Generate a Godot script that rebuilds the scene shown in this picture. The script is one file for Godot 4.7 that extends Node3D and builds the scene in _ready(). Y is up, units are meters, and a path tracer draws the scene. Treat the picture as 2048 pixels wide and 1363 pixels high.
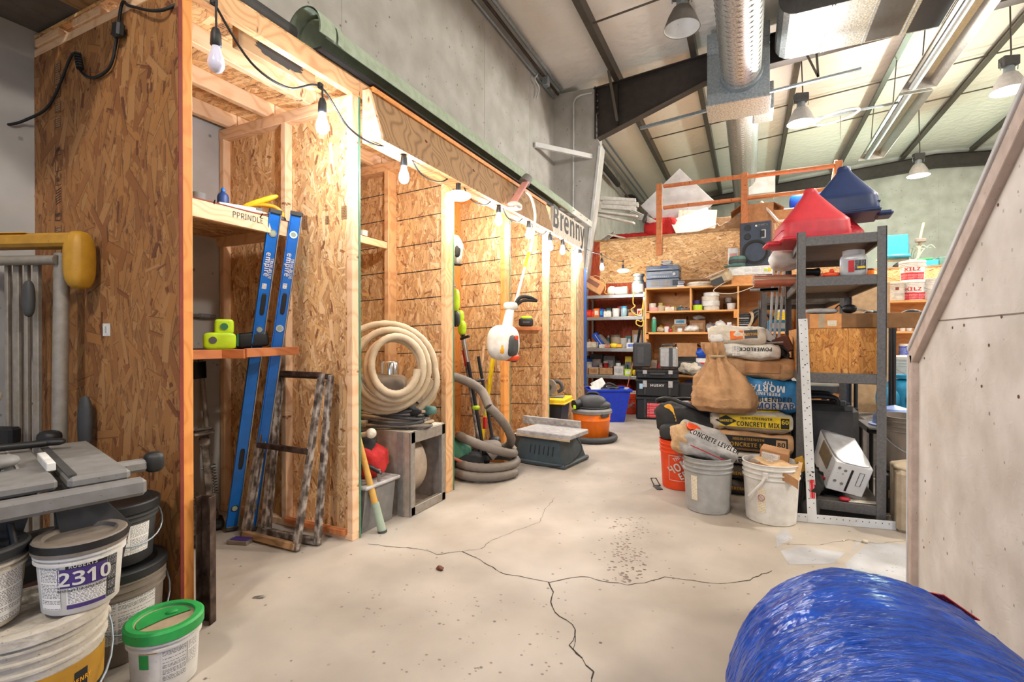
extends Node3D
# A workshop: plywood storage bays on the left, shelving and a loft at the back, metal roof above.
# Pixel helpers turn a photograph pixel (2048 x 1363) into a direction; the distance always comes from a plane the thing touches.

const FOCAL := 990.0
const EYE := Vector3(0, 1.1, 0)
const YAW := 0.4457
var M := {}
var rng := RandomNumberGenerator.new()
var taken := {}
var font_bold: SystemFont
var font_plain: SystemFont
var font_serif: SystemFont

func ray(px: float, py: float) -> Vector3:
	var f := Vector3(-sin(YAW), 0, -cos(YAW)); var r := Vector3(cos(YAW), 0, -sin(YAW))
	return f + r * ((px - 1024.0) / FOCAL) + Vector3.UP * ((676.0 - py) / FOCAL)
func G(px: float, py: float, y := 0.0) -> Vector3:
	var v := ray(px, py); return EYE + v * ((y - EYE.y) / v.y)
func PZ(px: float, py: float, z: float) -> Vector3:
	var v := ray(px, py); return EYE + v * (z / v.z)
func PX(px: float, py: float, x: float) -> Vector3:
	var v := ray(px, py); return EYE + v * (x / v.x)

class Mb:
	var v := PackedVector3Array()
	var n := PackedVector3Array()
	var u := PackedVector2Array()
	var t := Transform3D()
	var uo := Vector2.ZERO
	func at(p: Vector3, b := Basis()) -> Mb:
		t = Transform3D(b, p); return self
	func tri(a: Vector3, b: Vector3, c: Vector3, na: Vector3, nb: Vector3, nc: Vector3, ua := Vector2.ZERO, ub := Vector2.ZERO, uc := Vector2.ZERO) -> void:
		if (c - a).cross(b - a).dot(na + nb + nc) < 0:
			var s := b; b = c; c = s
			var sn := nb; nb = nc; nc = sn
			var su := ub; ub = uc; uc = su
		v.append(t * a); v.append(t * b); v.append(t * c)
		n.append((t.basis * na).normalized()); n.append((t.basis * nb).normalized()); n.append((t.basis * nc).normalized())
		u.append(ua + uo); u.append(ub + uo); u.append(uc + uo)
	func quad(a: Vector3, b: Vector3, c: Vector3, d: Vector3, nn: Vector3, ua := Vector2.ZERO, ub := Vector2.ZERO, uc := Vector2.ZERO, ud := Vector2.ZERO) -> void:
		tri(a, b, c, nn, nn, nn, ua, ub, uc); tri(a, c, d, nn, nn, nn, ua, uc, ud)
	# a box with chamfered edges; u runs along the longer side of every face, in metres
	func box(c: Vector3, s: Vector3, r := 0.0, b := Basis()) -> Mb:
		var old := t; t = t * Transform3D(b, c)
		var h := s * 0.5
		r = minf(r, minf(h.x, minf(h.y, h.z)) * 0.9)
		var ax := [Vector3.RIGHT, Vector3.UP, Vector3.BACK]
		var order := [0, 1, 2]; order.sort_custom(func(p, q): return s[p] > s[q])
		for i in 3:
			var j := (i + 1) % 3; var k := (i + 2) % 3
			if order.find(j) > order.find(k): var q := j; j = k; k = q
			for sg in [-1.0, 1.0]:
				var nn: Vector3 = ax[i] * sg
				var o: Vector3 = nn * h[i]; var dj: Vector3 = ax[j] * (h[j] - r); var dk: Vector3 = ax[k] * (h[k] - r)
				var a := h[j] - r; var e := h[k] - r
				quad(o - dj - dk, o + dj - dk, o + dj + dk, o - dj + dk, nn, Vector2(-a, -e), Vector2(a, -e), Vector2(a, e), Vector2(-a, e))
		if r > 0:
			for i in 3:
				var j := (i + 1) % 3; var k := (i + 2) % 3
				for sj in [-1.0, 1.0]:
					for sk in [-1.0, 1.0]:
						var al: Vector3 = ax[i] * (h[i] - r)
						var p: Vector3 = ax[j] * sj * h[j] + ax[k] * sk * (h[k] - r)
						var q: Vector3 = ax[j] * sj * (h[j] - r) + ax[k] * sk * h[k]
						quad(p - al, p + al, q + al, q - al, (ax[j] * sj + ax[k] * sk).normalized(), Vector2(-h[i], 0), Vector2(h[i], 0), Vector2(h[i], r), Vector2(-h[i], r))
			for sx in [-1.0, 1.0]:
				for sy in [-1.0, 1.0]:
					for sz in [-1.0, 1.0]:
						var g := Vector3(sx, sy, sz); var hr := h - Vector3(r, r, r)
						var nn := g.normalized()
						tri(Vector3(h.x, hr.y, hr.z) * g, Vector3(hr.x, h.y, hr.z) * g, Vector3(hr.x, hr.y, h.z) * g, nn, nn, nn)
		t = old
		return self
	# a bar of rectangular section from a to b; w across (towards side), h the other way
	func bar(a: Vector3, b: Vector3, w: float, h: float, side := Vector3.UP, r := 0.002) -> Mb:
		var z := (b - a).normalized()
		var x := side.cross(z)
		if x.length() < 0.01: x = Vector3.RIGHT.cross(z)
		x = x.normalized(); var y := z.cross(x)
		return box((a + b) * 0.5, Vector3(w, h, a.distance_to(b)), r, Basis(x, y, z))
	func frame_of(d: Vector3) -> Basis:
		var z := d.normalized(); var x := (Vector3.UP if absf(z.y) < 0.9 else Vector3.RIGHT).cross(z).normalized()
		return Basis(x, z.cross(x), z)
	func cyl(a: Vector3, b: Vector3, r0: float, r1 := -1.0, seg := 16, caps := true) -> Mb:
		if r1 < 0: r1 = r0
		var f := frame_of(b - a); var l := a.distance_to(b)
		var sl := (r0 - r1) / maxf(l, 1e-5)
		for i in seg:
			var p := TAU * i / seg; var q := TAU * (i + 1) / seg
			var dp := f.x * cos(p) + f.y * sin(p); var dq := f.x * cos(q) + f.y * sin(q)
			var np := (dp + f.z * sl).normalized(); var nq := (dq + f.z * sl).normalized()
			var up := r0 * p; var uq := r0 * q
			tri(a + dp * r0, a + dq * r0, b + dq * r1, np, nq, nq, Vector2(0, up), Vector2(0, uq), Vector2(l, uq))
			tri(a + dp * r0, b + dq * r1, b + dp * r1, np, nq, np, Vector2(0, up), Vector2(l, uq), Vector2(l, up))
			if caps:
				if r0 > 0: tri(a, a + dp * r0, a + dq * r0, -f.z, -f.z, -f.z)
				if r1 > 0: tri(b, b + dp * r1, b + dq * r1, f.z, f.z, f.z)
		return self
	# a tube along points; ribs > 0 swells it like a corrugated hose
	func tube(pts: Array, r: float, seg := 8, closed := false, ribs := 0.0, caps := true) -> Mb:
		var m := pts.size()
		var rings := []; var nors := []; var len := 0.0
		var fx := Vector3.ZERO
		for i in m:
			var d: Vector3
			if closed: d = pts[(i + 1) % m] - pts[(i - 1 + m) % m]
			else: d = pts[mini(i + 1, m - 1)] - pts[maxi(i - 1, 0)]
			d = d.normalized()
			if i == 0: fx = frame_of(d).x
			fx = (fx - d * fx.dot(d)).normalized()
			var fy := d.cross(fx)
			var rr := r * (1.0 + (ribs if i % 2 else 0.0))
			var ring := []; var nr := []
			for k in seg:
				var e := TAU * k / seg
				var q := fx * cos(e) + fy * sin(e)
				ring.append(pts[i] + q * rr); nr.append(q)
			rings.append(ring); nors.append(nr)
		for i in (m if closed else m - 1):
			var j := (i + 1) % m
			var l: float = pts[i].distance_to(pts[j])
			for k in seg:
				var k2 := (k + 1) % seg
				var ua := Vector2(len, r * TAU * k / seg); var ub := Vector2(len, r * TAU * (k + 1) / seg)
				tri(rings[i][k], rings[i][k2], rings[j][k2], nors[i][k], nors[i][k2], nors[j][k2], ua, ub, ub + Vector2(l, 0))
				tri(rings[i][k], rings[j][k2], rings[j][k], nors[i][k], nors[j][k2], nors[j][k], ua, ub + Vector2(l, 0), ua + Vector2(l, 0))
			len += l
		if caps and not closed:
			for e in [0, m - 1]:
				var d: Vector3 = (pts[0] - pts[1] if e == 0 else pts[m - 1] - pts[m - 2]).normalized()
				for k in seg: tri(pts[e], rings[e][k], rings[e][(k + 1) % seg], d, d, d)
		return self
	# turn a profile of (radius, height) round y; corners sharper than 40 degrees stay sharp; sx, sz stretch it
	func lathe(prof: Array, seg := 32, a0 := 0.0, a1 := TAU) -> Mb:
		var m := prof.size(); var sn := []
		for i in m - 1:
			var d: Vector2 = (prof[i + 1] - prof[i]).normalized(); sn.append(Vector2(d.y, -d.x))
		var vv := 0.0
		for i in m - 1:
			var p: Vector2 = prof[i]; var q: Vector2 = prof[i + 1]
			var n0: Vector2 = sn[i]; var n1: Vector2 = sn[i]
			if i > 0 and sn[i - 1].dot(sn[i]) > 0.75: n0 = (sn[i - 1] + sn[i]).normalized()
			if i < m - 2 and sn[i + 1].dot(sn[i]) > 0.75: n1 = (sn[i + 1] + sn[i]).normalized()
			var l := p.distance_to(q)
			for k in seg:
				var e := a0 + (a1 - a0) * k / seg; var g := a0 + (a1 - a0) * (k + 1) / seg
				var ce := Vector3(cos(e), 0, -sin(e)); var cg := Vector3(cos(g), 0, -sin(g))
				var up := Vector3.UP
				var A := ce * p.x + up * p.y; var B := cg * p.x + up * p.y; var C := cg * q.x + up * q.y; var D := ce * q.x + up * q.y
				var NA := ce * n0.x + up * n0.y; var NB := cg * n0.x + up * n0.y; var NC := cg * n1.x + up * n1.y; var ND := ce * n1.x + up * n1.y
				var ua := e * 0.15; var ub := g * 0.15
				if p.x > 1e-5: tri(A, B, C, NA, NB, NC, Vector2(ua, vv), Vector2(ub, vv), Vector2(ub, vv + l))
				if q.x > 1e-5: tri(A, C, D, NA, NC, ND, Vector2(ua, vv), Vector2(ub, vv + l), Vector2(ua, vv + l))
			vv += l
		return self
	# a flat polygon pushed from z = -d/2 to d/2
	func prism(poly: PackedVector2Array, d: float) -> Mb:
		var ix := Geometry2D.triangulate_polygon(poly); var h := Vector3(0, 0, d * 0.5)
		for i in range(0, ix.size(), 3):
			var a := Vector3(poly[ix[i]].x, poly[ix[i]].y, 0); var b := Vector3(poly[ix[i + 1]].x, poly[ix[i + 1]].y, 0); var c := Vector3(poly[ix[i + 2]].x, poly[ix[i + 2]].y, 0)
			for s in [-1.0, 1.0]:
				var nn := Vector3(0, 0, s)
				tri(a + h * s, b + h * s, c + h * s, nn, nn, nn, poly[ix[i]], poly[ix[i + 1]], poly[ix[i + 2]])
		var cw := Geometry2D.is_polygon_clockwise(poly)
		var m := poly.size(); var run := 0.0
		for i in m:
			var p := poly[i]; var q := poly[(i + 1) % m]; var e := (q - p).normalized()
			var nn := Vector3(e.y, -e.x, 0) * (-1.0 if cw else 1.0)
			var a := Vector3(p.x, p.y, 0); var b := Vector3(q.x, q.y, 0); var l := p.distance_to(q)
			quad(a - h, b - h, b + h, a + h, nn, Vector2(run, 0), Vector2(run + l, 0), Vector2(run + l, d), Vector2(run, d)); run += l
		return self
	# a smooth surface f(s, t) over [0, 1]^2; wrap joins the s ends
	func sheet(f: Callable, nu: int, nv: int, su := 1.0, sv := 1.0, outward := Vector3.INF) -> Mb:
		var p := []; var nr := []
		for j in nv + 1:
			var row := []
			for i in nu + 1: row.append(f.call(float(i) / nu, float(j) / nv))
			p.append(row)
		var wrap_u: bool = p[nv / 2][0].distance_to(p[nv / 2][nu]) < 1e-4
		for j in nv + 1:
			var row := []
			for i in nu + 1:
				var i0 := i - 1; var i1 := i + 1
				if i0 < 0: i0 = nu - 1 if wrap_u else 0
				if i1 > nu: i1 = 1 if wrap_u else nu
				var a: Vector3 = p[j][i1] - p[j][i0]
				var b: Vector3 = p[mini(j + 1, nv)][i] - p[maxi(j - 1, 0)][i]
				var c := a.cross(b)
				if c.length() < 1e-12:
					var jj := clampi(j, 1, nv - 1)
					c = (p[jj][i1] - p[jj][i0]).cross(p[mini(jj + 1, nv)][i] - p[maxi(jj - 1, 0)][i])
				row.append(c.normalized())
			nr.append(row)
		var sg := 1.0
		if outward != Vector3.INF:
			var tot := 0.0
			for j in range(0, nv + 1, 2):
				for i in range(0, nu + 1, 2): tot += nr[j][i].dot(p[j][i] - outward)
			if tot < 0: sg = -1.0
		for j in nv:
			for i in nu:
				var a := Vector2(su * i / nu, sv * j / nv); var b := Vector2(su * (i + 1) / nu, sv * j / nv); var c := Vector2(su * (i + 1) / nu, sv * (j + 1) / nv); var d := Vector2(su * i / nu, sv * (j + 1) / nv)
				tri(p[j][i], p[j][i + 1], p[j + 1][i + 1], nr[j][i] * sg, nr[j][i + 1] * sg, nr[j + 1][i + 1] * sg, a, b, c)
				tri(p[j][i], p[j + 1][i + 1], p[j + 1][i], nr[j][i] * sg, nr[j + 1][i + 1] * sg, nr[j + 1][i] * sg, a, c, d)
		return self
	# a soft box: pw near 2 is an ellipsoid, larger is squarer; nz adds lumps
	func soft(c: Vector3, half: Vector3, pw := 4.0, nz: FastNoiseLite = null, amp := 0.0, nu := 28, nv := 16, b := Basis(), py := -1.0) -> Mb:
		if py < 0: py = pw
		var old := t; t = t * Transform3D(b, c)
		var f := func(s: float, q: float) -> Vector3:
			var th := TAU * s; var ph := PI * (q - 0.5)
			var cx := cos(th); var sx := sin(th); var cp := cos(ph); var sp := sin(ph)
			var e := 2.0 / pw; var ey := 2.0 / py
			var x := signf(cx) * pow(absf(cx), e) * pow(absf(cp), ey)
			var z := signf(sx) * pow(absf(sx), e) * pow(absf(cp), ey)
			var y := signf(sp) * pow(absf(sp), ey)
			var p := Vector3(x, y, z) * half
			if nz: p += Vector3(x, y, z).normalized() * amp * nz.get_noise_3dv(p + c * 3.0)
			return p
		sheet(f, nu, nv, TAU * half.x, half.y * 2.0, Vector3.ZERO)
		t = old
		return self
	func mesh() -> ArrayMesh:
		var a := []; a.resize(Mesh.ARRAY_MAX)
		a[Mesh.ARRAY_VERTEX] = v; a[Mesh.ARRAY_NORMAL] = n; a[Mesh.ARRAY_TEX_UV] = u
		var m := ArrayMesh.new(); m.add_surface_from_arrays(Mesh.PRIMITIVE_TRIANGLES, a); return m

func mb() -> Mb:
	var b := Mb.new(); b.uo = Vector2(rng.randf() * 7.0, rng.randf() * 7.0); return b
func V(x: float, y: float, z: float) -> Vector3: return Vector3(x, y, z)
func W(x: float, y: float) -> Vector2: return Vector2(x, y)
func bx(c: Vector3, s: Vector3, r := 0.0, b := Basis()) -> Mb: return mb().box(c, s, r, b)
func cy(a: Vector3, b: Vector3, r0: float, r1 := -1.0, seg := 16) -> Mb: return mb().cyl(a, b, r0, r1, seg)
func so(c: Vector3, h: Vector3, pw := 4.0, nz: FastNoiseLite = null, amp := 0.0, nu := 28, nv := 16, b := Basis()) -> Mb: return mb().soft(c, h, pw, nz, amp, nu, nv, b)
func la(p: Array, seg := 32, a0 := 0.0, a1 := TAU) -> Mb: return mb().lathe(p, seg, a0, a1)
func tu(p: Array, r: float, seg := 8, closed := false, ribs := 0.0) -> Mb: return mb().tube(p, r, seg, closed, ribs)
func numbered(called: String) -> String:
	var k: int = taken.get(called, 0); taken[called] = k + 1
	return called if k == 0 else "%s_%03d" % [called, k]
func thing(called: String, label: String, category: String, at := Vector3.ZERO, turn := 0.0, group := "") -> Node3D:
	var o := Node3D.new(); o.name = numbered(called); add_child(o)
	o.position = at; o.rotation.y = turn
	o.set_meta("label", label); o.set_meta("category", category)
	if group: o.set_meta("group", group)
	return o
func part(parent: Node3D, called: String, b: Mb, m, label := "") -> MeshInstance3D:
	var o := MeshInstance3D.new(); o.name = called; o.mesh = b.mesh(); o.material_override = (M[m] if m is String else m)
	parent.add_child(o, true)
	if label: o.set_meta("label", label)
	return o
func structure(called: String, label: String, category: String, b: Mb, m) -> MeshInstance3D:
	var o := MeshInstance3D.new(); o.name = numbered(called); o.mesh = b.mesh(); o.material_override = (M[m] if m is String else m)
	add_child(o); o.set_meta("kind", "structure"); o.set_meta("label", label); o.set_meta("category", category)
	return o
func copy(src: Node3D, at: Vector3, turn: float, label := "", group := "") -> Node3D:
	var o: Node3D = src.duplicate(); var base := String(src.name).rstrip("0123456789").trim_suffix("_"); o.name = numbered(base); add_child(o)
	o.position = at; o.rotation.y = turn
	if label: o.set_meta("label", label)
	if group: o.set_meta("group", group)
	return o
# lettering: flat text centred on the transform's origin, reading along x, facing z; bend > 0 wraps it round a cylinder of that radius
func text(parent: Node3D, words: String, h: float, xf: Transform3D, m, bend := 0.0, f: Font = null, squeeze := 1.0) -> MeshInstance3D:
	var tm := TextMesh.new(); tm.text = words; tm.font = f if f else font_bold; tm.font_size = 32; tm.pixel_size = h / 23.0; tm.depth = 0.0; tm.curve_step = 2.0
	var a := tm.surface_get_arrays(0)
	var vv: PackedVector3Array = a[Mesh.ARRAY_VERTEX]
	var nn: PackedVector3Array = a[Mesh.ARRAY_NORMAL]
	var hi := -INF; var lo := INF
	for p in vv: hi = maxf(hi, p.y); lo = minf(lo, p.y)
	for i in vv.size():
		var p := vv[i]; p.x *= squeeze; p.y -= (hi + lo) * 0.5; p.z = 0.0008
		if bend > 0:
			var e := p.x / bend
			p = Vector3(sin(e) * (bend + p.z), p.y, cos(e) * (bend + p.z) - bend)
			nn[i] = Vector3(sin(e), 0, cos(e))
		else: nn[i] = Vector3(0, 0, 1)
		vv[i] = p
	a[Mesh.ARRAY_VERTEX] = vv; a[Mesh.ARRAY_NORMAL] = nn; a[Mesh.ARRAY_TANGENT] = null
	var am := ArrayMesh.new(); am.add_surface_from_arrays(Mesh.PRIMITIVE_TRIANGLES, a)
	var o := MeshInstance3D.new(); o.name = "lettering"; o.mesh = am; o.material_override = (M[m] if m is String else m); o.transform = xf
	parent.add_child(o, true)
	return o
# a curved label patch on a bucket: angle a0..a1 (0 faces +z), heights y0..y1, radii r0 at y0 and r1 at y1
func patch(r0: float, r1: float, y0: float, y1: float, a0: float, a1: float, off := 0.0008) -> Mb:
	var b := mb(); b.uo = Vector2.ZERO
	var k := maxi(2, int(absf(a1 - a0) / 0.12))
	for i in k:
		var p := a0 + (a1 - a0) * i / k; var q := a0 + (a1 - a0) * (i + 1) / k
		var dp := Vector3(sin(p), 0, cos(p)); var dq := Vector3(sin(q), 0, cos(q)); var up := Vector3.UP
		var A := dp * (r0 + off) + up * y0; var B := dq * (r0 + off) + up * y0; var C := dq * (r1 + off) + up * y1; var D := dp * (r1 + off) + up * y1
		var w := absf(a1 - a0) * r0
		var ua := Vector2(w * i / k, y1 - y0); var ub := Vector2(w * (i + 1) / k, y1 - y0)
		b.tri(A, B, C, dp, dq, dq, ua, ub, Vector2(ub.x, 0)); b.tri(A, C, D, dp, dq, dp, ua, Vector2(ub.x, 0), Vector2(ua.x, 0))
	return b
func spline(pts: Array, per := 8, closed := false) -> Array:
	var out := []; var m := pts.size()
	for i in (m if closed else m - 1):
		var p0: Vector3 = pts[(i - 1 + m) % m] if closed or i > 0 else pts[0]
		var p1: Vector3 = pts[i]; var p2: Vector3 = pts[(i + 1) % m]
		var p3: Vector3 = pts[(i + 2) % m] if closed or i < m - 2 else pts[m - 1]
		for k in per: out.append(p1.cubic_interpolate(p2, p0, p3, float(k) / per))
	if not closed: out.append(pts[m - 1])
	return out
func noise(freq: float, seed_ := 1, oct := 4) -> FastNoiseLite:
	var f := FastNoiseLite.new(); f.seed = seed_; f.frequency = freq; f.fractal_octaves = oct; f.noise_type = FastNoiseLite.TYPE_SIMPLEX_SMOOTH; return f

# ---------------------------------------------------------------- textures and materials
func tex_from(w: int, h: int, d: PackedByteArray, grey := false) -> ImageTexture:
	var im := Image.create_from_data(w, h, false, Image.FORMAT_L8 if grey else Image.FORMAT_RGB8, d)
	im.generate_mipmaps(); return ImageTexture.create_from_image(im)
func make_osb(seed_: int) -> Array:
	var r := RandomNumberGenerator.new(); r.seed = seed_
	var S := 768; var d := PackedByteArray(); d.resize(S * S * 3); var hd := PackedByteArray(); hd.resize(S * S)
	for i in S * S:
		d[i * 3] = 190; d[i * 3 + 1] = 150; d[i * 3 + 2] = 106; hd[i] = 100
	var tones := [Color(0.87, 0.72, 0.53), Color(0.83, 0.67, 0.47), Color(0.78, 0.61, 0.42), Color(0.90, 0.77, 0.60), Color(0.73, 0.55, 0.37), Color(0.82, 0.67, 0.49), Color(0.86, 0.69, 0.47)]
	var dark := [Color(0.62, 0.42, 0.26), Color(0.67, 0.47, 0.30), Color(0.55, 0.37, 0.24)]
	for k in 2700:
		var c: Color = tones[r.randi() % tones.size()]
		var big := r.randf() < 0.5
		var L := r.randf_range(45, 105) if big else r.randf_range(14, 60); var W := r.randf_range(9, 24) if big else r.randf_range(3, 11)
		var isdark := r.randf() < 0.10
		if isdark:
			c = dark[r.randi() % 3]; L = r.randf_range(14, 55); W = r.randf_range(3, 12)
		var ang := r.randfn(0.0, 0.38) if r.randf() < 0.8 else r.randf_range(-1.5, 1.5)
		var hgt := r.randi_range(50, 200)
		var cx := r.randf() * S; var cy := r.randf() * S; var ca := cos(ang); var sa := sin(ang)
		var sk := r.randf_range(-0.5, 0.5)
		var streak := r.randf() * 9.0
		var step := 0.85
		var w := -W * 0.5
		while w < W * 0.5:
			var shade := 1.0 + 0.05 * sin(w * 1.9 + streak) + 0.03 * sin(w * 4.3 + streak * 2.0)
			if w > W * 0.5 - 1.7: shade *= 0.74
			var rr := int(clampf(c.r * shade, 0, 1) * 255); var gg := int(clampf(c.g * shade, 0, 1) * 255); var bb := int(clampf(c.b * shade, 0, 1) * 255)
			var l0 := -L * 0.5 + w * sk + r.randf_range(0, 3.0); var l1 := L * 0.5 + w * sk - r.randf_range(0, 3.0)
			var x := cx + ca * l0 - sa * w; var y := cy + sa * l0 + ca * w
			var cnt := int((l1 - l0) / step)
			for q in cnt:
				var i := (posmod(int(y), S) * S + posmod(int(x), S))
				d[i * 3] = rr; d[i * 3 + 1] = gg; d[i * 3 + 2] = bb; hd[i] = hgt
				x += ca * step; y += sa * step
			w += step
	return [tex_from(S, S, d), tex_from(S, S, hd, true)]
func make_wood(seed_: int, light: Color, dark: Color) -> ImageTexture:
	var W := 512; var H := 160; var d := PackedByteArray(); d.resize(W * H * 3)
	var a := noise(0.004, seed_, 2); var b := noise(0.03, seed_ + 1, 3)
	var knots := []
	var r := RandomNumberGenerator.new(); r.seed = seed_
	for k in 3: knots.append(Vector3(r.randf() * W, r.randf() * H, r.randf_range(4, 8)))
	for y in H:
		for x in W:
			var s := y * 0.16 + a.get_noise_2d(x * 0.8, y * 3.0) * 6.0
			for k in knots:
				var q := Vector2(x - k.x, (y - k.y) * 1.6).length()
				s += 3.0 * exp(-q * q / (k.z * k.z * 9.0))
			var ring := pow(0.5 + 0.5 * sin(s * 2.4), 3.0)
			var f := clampf(ring * 0.55 + 0.30 * (0.5 + 0.5 * b.get_noise_2d(x * 0.25, y * 9.0)), 0, 1)
			var c := light.lerp(dark, f)
			for k in knots:
				var q := Vector2(x - k.x, (y - k.y) * 1.4).length()
				if q < k.z: c = c.lerp(Color(0.36, 0.19, 0.09), 0.75 * (1.0 - q / k.z) + 0.2)
			var i := (y * W + x) * 3
			d[i] = int(c.r * 255); d[i + 1] = int(c.g * 255); d[i + 2] = int(c.b * 255)
	return tex_from(W, H, d)
func make_noise(S: int, freq: float, lo: Color, hi: Color, seed_: int, speck := 0.0, contrast := 1.0, oct := 5) -> ImageTexture:
	var f := noise(freq, seed_, oct); var im := f.get_seamless_image(S, S, false, false, 0.15, true)
	var src := im.get_data(); var d := PackedByteArray(); d.resize(S * S * 3)
	var r := RandomNumberGenerator.new(); r.seed = seed_
	var lut := []
	for k in 256:
		var t := clampf((k / 255.0 - 0.5) * contrast + 0.5, 0, 1); var c := lo.lerp(hi, t); lut.append([int(c.r * 255), int(c.g * 255), int(c.b * 255)])
	for i in S * S:
		var l: Array = lut[src[i]]
		d[i * 3] = l[0]; d[i * 3 + 1] = l[1]; d[i * 3 + 2] = l[2]
	for k in int(speck * S * S * 0.001):
		var x := r.randi() % S; var y := r.randi() % S; var sz := 1 + r.randi() % 3; var kk := r.randf_range(0.55, 0.9)
		for yy in sz:
			for xx in sz:
				var i := (((y + yy) % S) * S + (x + xx) % S) * 3
				for q in 3: d[i + q] = int(d[i + q] * kk)
	return tex_from(S, S, d)
# rows of tiny print, too small to read
func make_print(bg: Color, ink: Color, seed_: int, rows := 26) -> ImageTexture:
	var S := 256; var im := Image.create(S, S, false, Image.FORMAT_RGB8); im.fill(bg)
	var r := RandomNumberGenerator.new(); r.seed = seed_
	var rh := S / rows
	for k in rows:
		if r.randf() < 0.12: continue
		var x := 6; var endx := S - 6 - (r.randi() % 90 if r.randf() < 0.3 else 0)
		while x < endx:
			var w := r.randi_range(6, 22)
			im.fill_rect(Rect2i(x, k * rh + rh / 4, mini(w, endx - x), maxi(2, rh / 2)), ink.lerp(bg, r.randf_range(0.1, 0.45)))
			x += w + r.randi_range(3, 6)
	im.generate_mipmaps(); return ImageTexture.create_from_image(im)
func mk(called: String, col: Color, rough := 0.75, metal := 0.0, tex: Texture2D = null, scale := 1.0, bump: Texture2D = null, bs := 0.0, tri := false) -> StandardMaterial3D:
	var m := StandardMaterial3D.new(); m.resource_name = called
	m.albedo_color = col; m.roughness = rough; m.metallic = metal
	if tex: m.albedo_texture = tex
	m.uv1_scale = Vector3(scale, scale, scale)
	m.uv1_triplanar = tri
	if bump:
		m.heightmap_enabled = true; m.heightmap_texture = bump; m.heightmap_scale = bs
	M[called] = m
	return m
func make_materials() -> void:
	var o1 := make_osb(11); var o2 := make_osb(29)
	var grime := make_noise(512, 0.012, Color(0.88, 0.87, 0.85), Color(1, 1, 1), 3, 0.8, 1.3)
	var fine := make_noise(256, 0.06, Color(0.86, 0.86, 0.86), Color(1, 1, 1), 5, 2.0, 1.4)
	var hgt := make_noise(512, 0.02, Color(0, 0, 0), Color(1, 1, 1), 8)
	mk("osb", Color(1.0, 0.98, 0.95), 0.72, 0, o1[0], 1.0, o1[1], 0.06)
	mk("osb_b", Color(0.98, 0.95, 0.90), 0.72, 0, o2[0], 1.0, o2[1], 0.06)
	mk("osb_brown", Color(0.70, 0.59, 0.46), 0.75, 0, o2[0], 0.66, o2[1], 0.06)
	mk("osb_red", Color(0.80, 0.42, 0.33), 0.75, 0, o1[0], 0.9, o1[1], 0.05)
	mk("osb_gold", Color(0.95, 0.80, 0.55), 0.7, 0, o1[0], 1.3, o1[1], 0.06)
	mk("osb_white", Color(0.90, 0.88, 0.86), 0.6, 0, grime, 0.6, o1[1], 0.09)
	mk("fir", Color(1, 1, 1), 0.65, 0, make_wood(4, Color(0.90, 0.76, 0.61), Color(0.80, 0.61, 0.44)), 1.6)
	mk("fir_b", Color(0.95, 0.93, 0.9), 0.65, 0, make_wood(14, Color(0.90, 0.74, 0.56), Color(0.78, 0.57, 0.38)), 1.6)
	mk("fir_orange", Color(0.96, 0.82, 0.62), 0.6, 0, make_wood(24, Color(0.90, 0.71, 0.47), Color(0.78, 0.55, 0.32)), 1.6)
	mk("cedar", Color(0.92, 0.78, 0.66), 0.65, 0, make_wood(34, Color(0.82, 0.60, 0.43), Color(0.68, 0.46, 0.30)), 1.6)
	mk("oldwood", Color(0.76, 0.68, 0.58), 0.8, 0, make_wood(44, Color(0.85, 0.75, 0.62), Color(0.55, 0.46, 0.36)), 1.6)
	mk("ply", Color(0.96, 0.88, 0.76), 0.6, 0, make_wood(54, Color(0.88, 0.71, 0.49), Color(0.79, 0.60, 0.39)), 0.8)
	var conc := make_noise(1024, 0.006, Color(0.665, 0.64, 0.605), Color(0.75, 0.725, 0.69), 21, 0.5, 1.4, 6)
	var fl := mk("concrete", Color(0.94, 0.915, 0.885), 0.5, 0, conc, 0.28)
	fl.roughness_texture = make_noise(512, 0.01, Color(0.62, 0.62, 0.62), Color(1, 1, 1), 31, 0.0, 1.5)
	fl.roughness = 0.72; fl.metallic_specular = 0.45
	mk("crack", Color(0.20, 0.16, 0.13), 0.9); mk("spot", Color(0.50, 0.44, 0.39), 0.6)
	mk("floor_pale", Color(0.70, 0.70, 0.71), 0.5, 0, grime, 0.8, null, 0, true)
	mk("wall_white", Color(0.72, 0.715, 0.70), 0.6, 0, grime, 0.35, null, 0, true)
	mk("roof_white", Color(0.88, 0.875, 0.86), 0.55, 0, null, 0.5, hgt, 1.2, true)
	mk("white_panel", Color(0.86, 0.87, 0.88), 0.55, 0, grime, 0.6, null, 0, true)
	mk("steel_dark", Color(0.25, 0.225, 0.215), 0.5, 0.3, grime, 0.9, null, 0, true)
	mk("steel_purlin", Color(0.36, 0.34, 0.315), 0.45, 0.4, grime, 0.9, null, 0, true)
	mk("galv", Color(0.80, 0.81, 0.81), 0.42, 0.85, make_noise(256, 0.05, Color(0.72, 0.73, 0.74), Color(1, 1, 1), 77, 0, 1.6), 2.5, null, 0, true)
	mk("galv_dull", Color(0.62, 0.66, 0.69), 0.5, 0.7, fine, 1.5, null, 0, true)
	mk("chrome", Color(0.85, 0.85, 0.85), 0.15, 1.0)
	mk("alu", Color(0.70, 0.69, 0.67), 0.42, 0.85, grime, 3.0, null, 0, true)
	mk("alu_dirty", Color(0.60, 0.57, 0.53), 0.6, 0.45, grime, 3.0, null, 0, true)
	mk("rust_steel", Color(0.33, 0.27, 0.23), 0.65, 0.4, make_noise(256, 0.03, Color(0.55, 0.42, 0.34), Color(1, 1, 1), 55, 3.0, 1.8), 1.5, null, 0, true)
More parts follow.
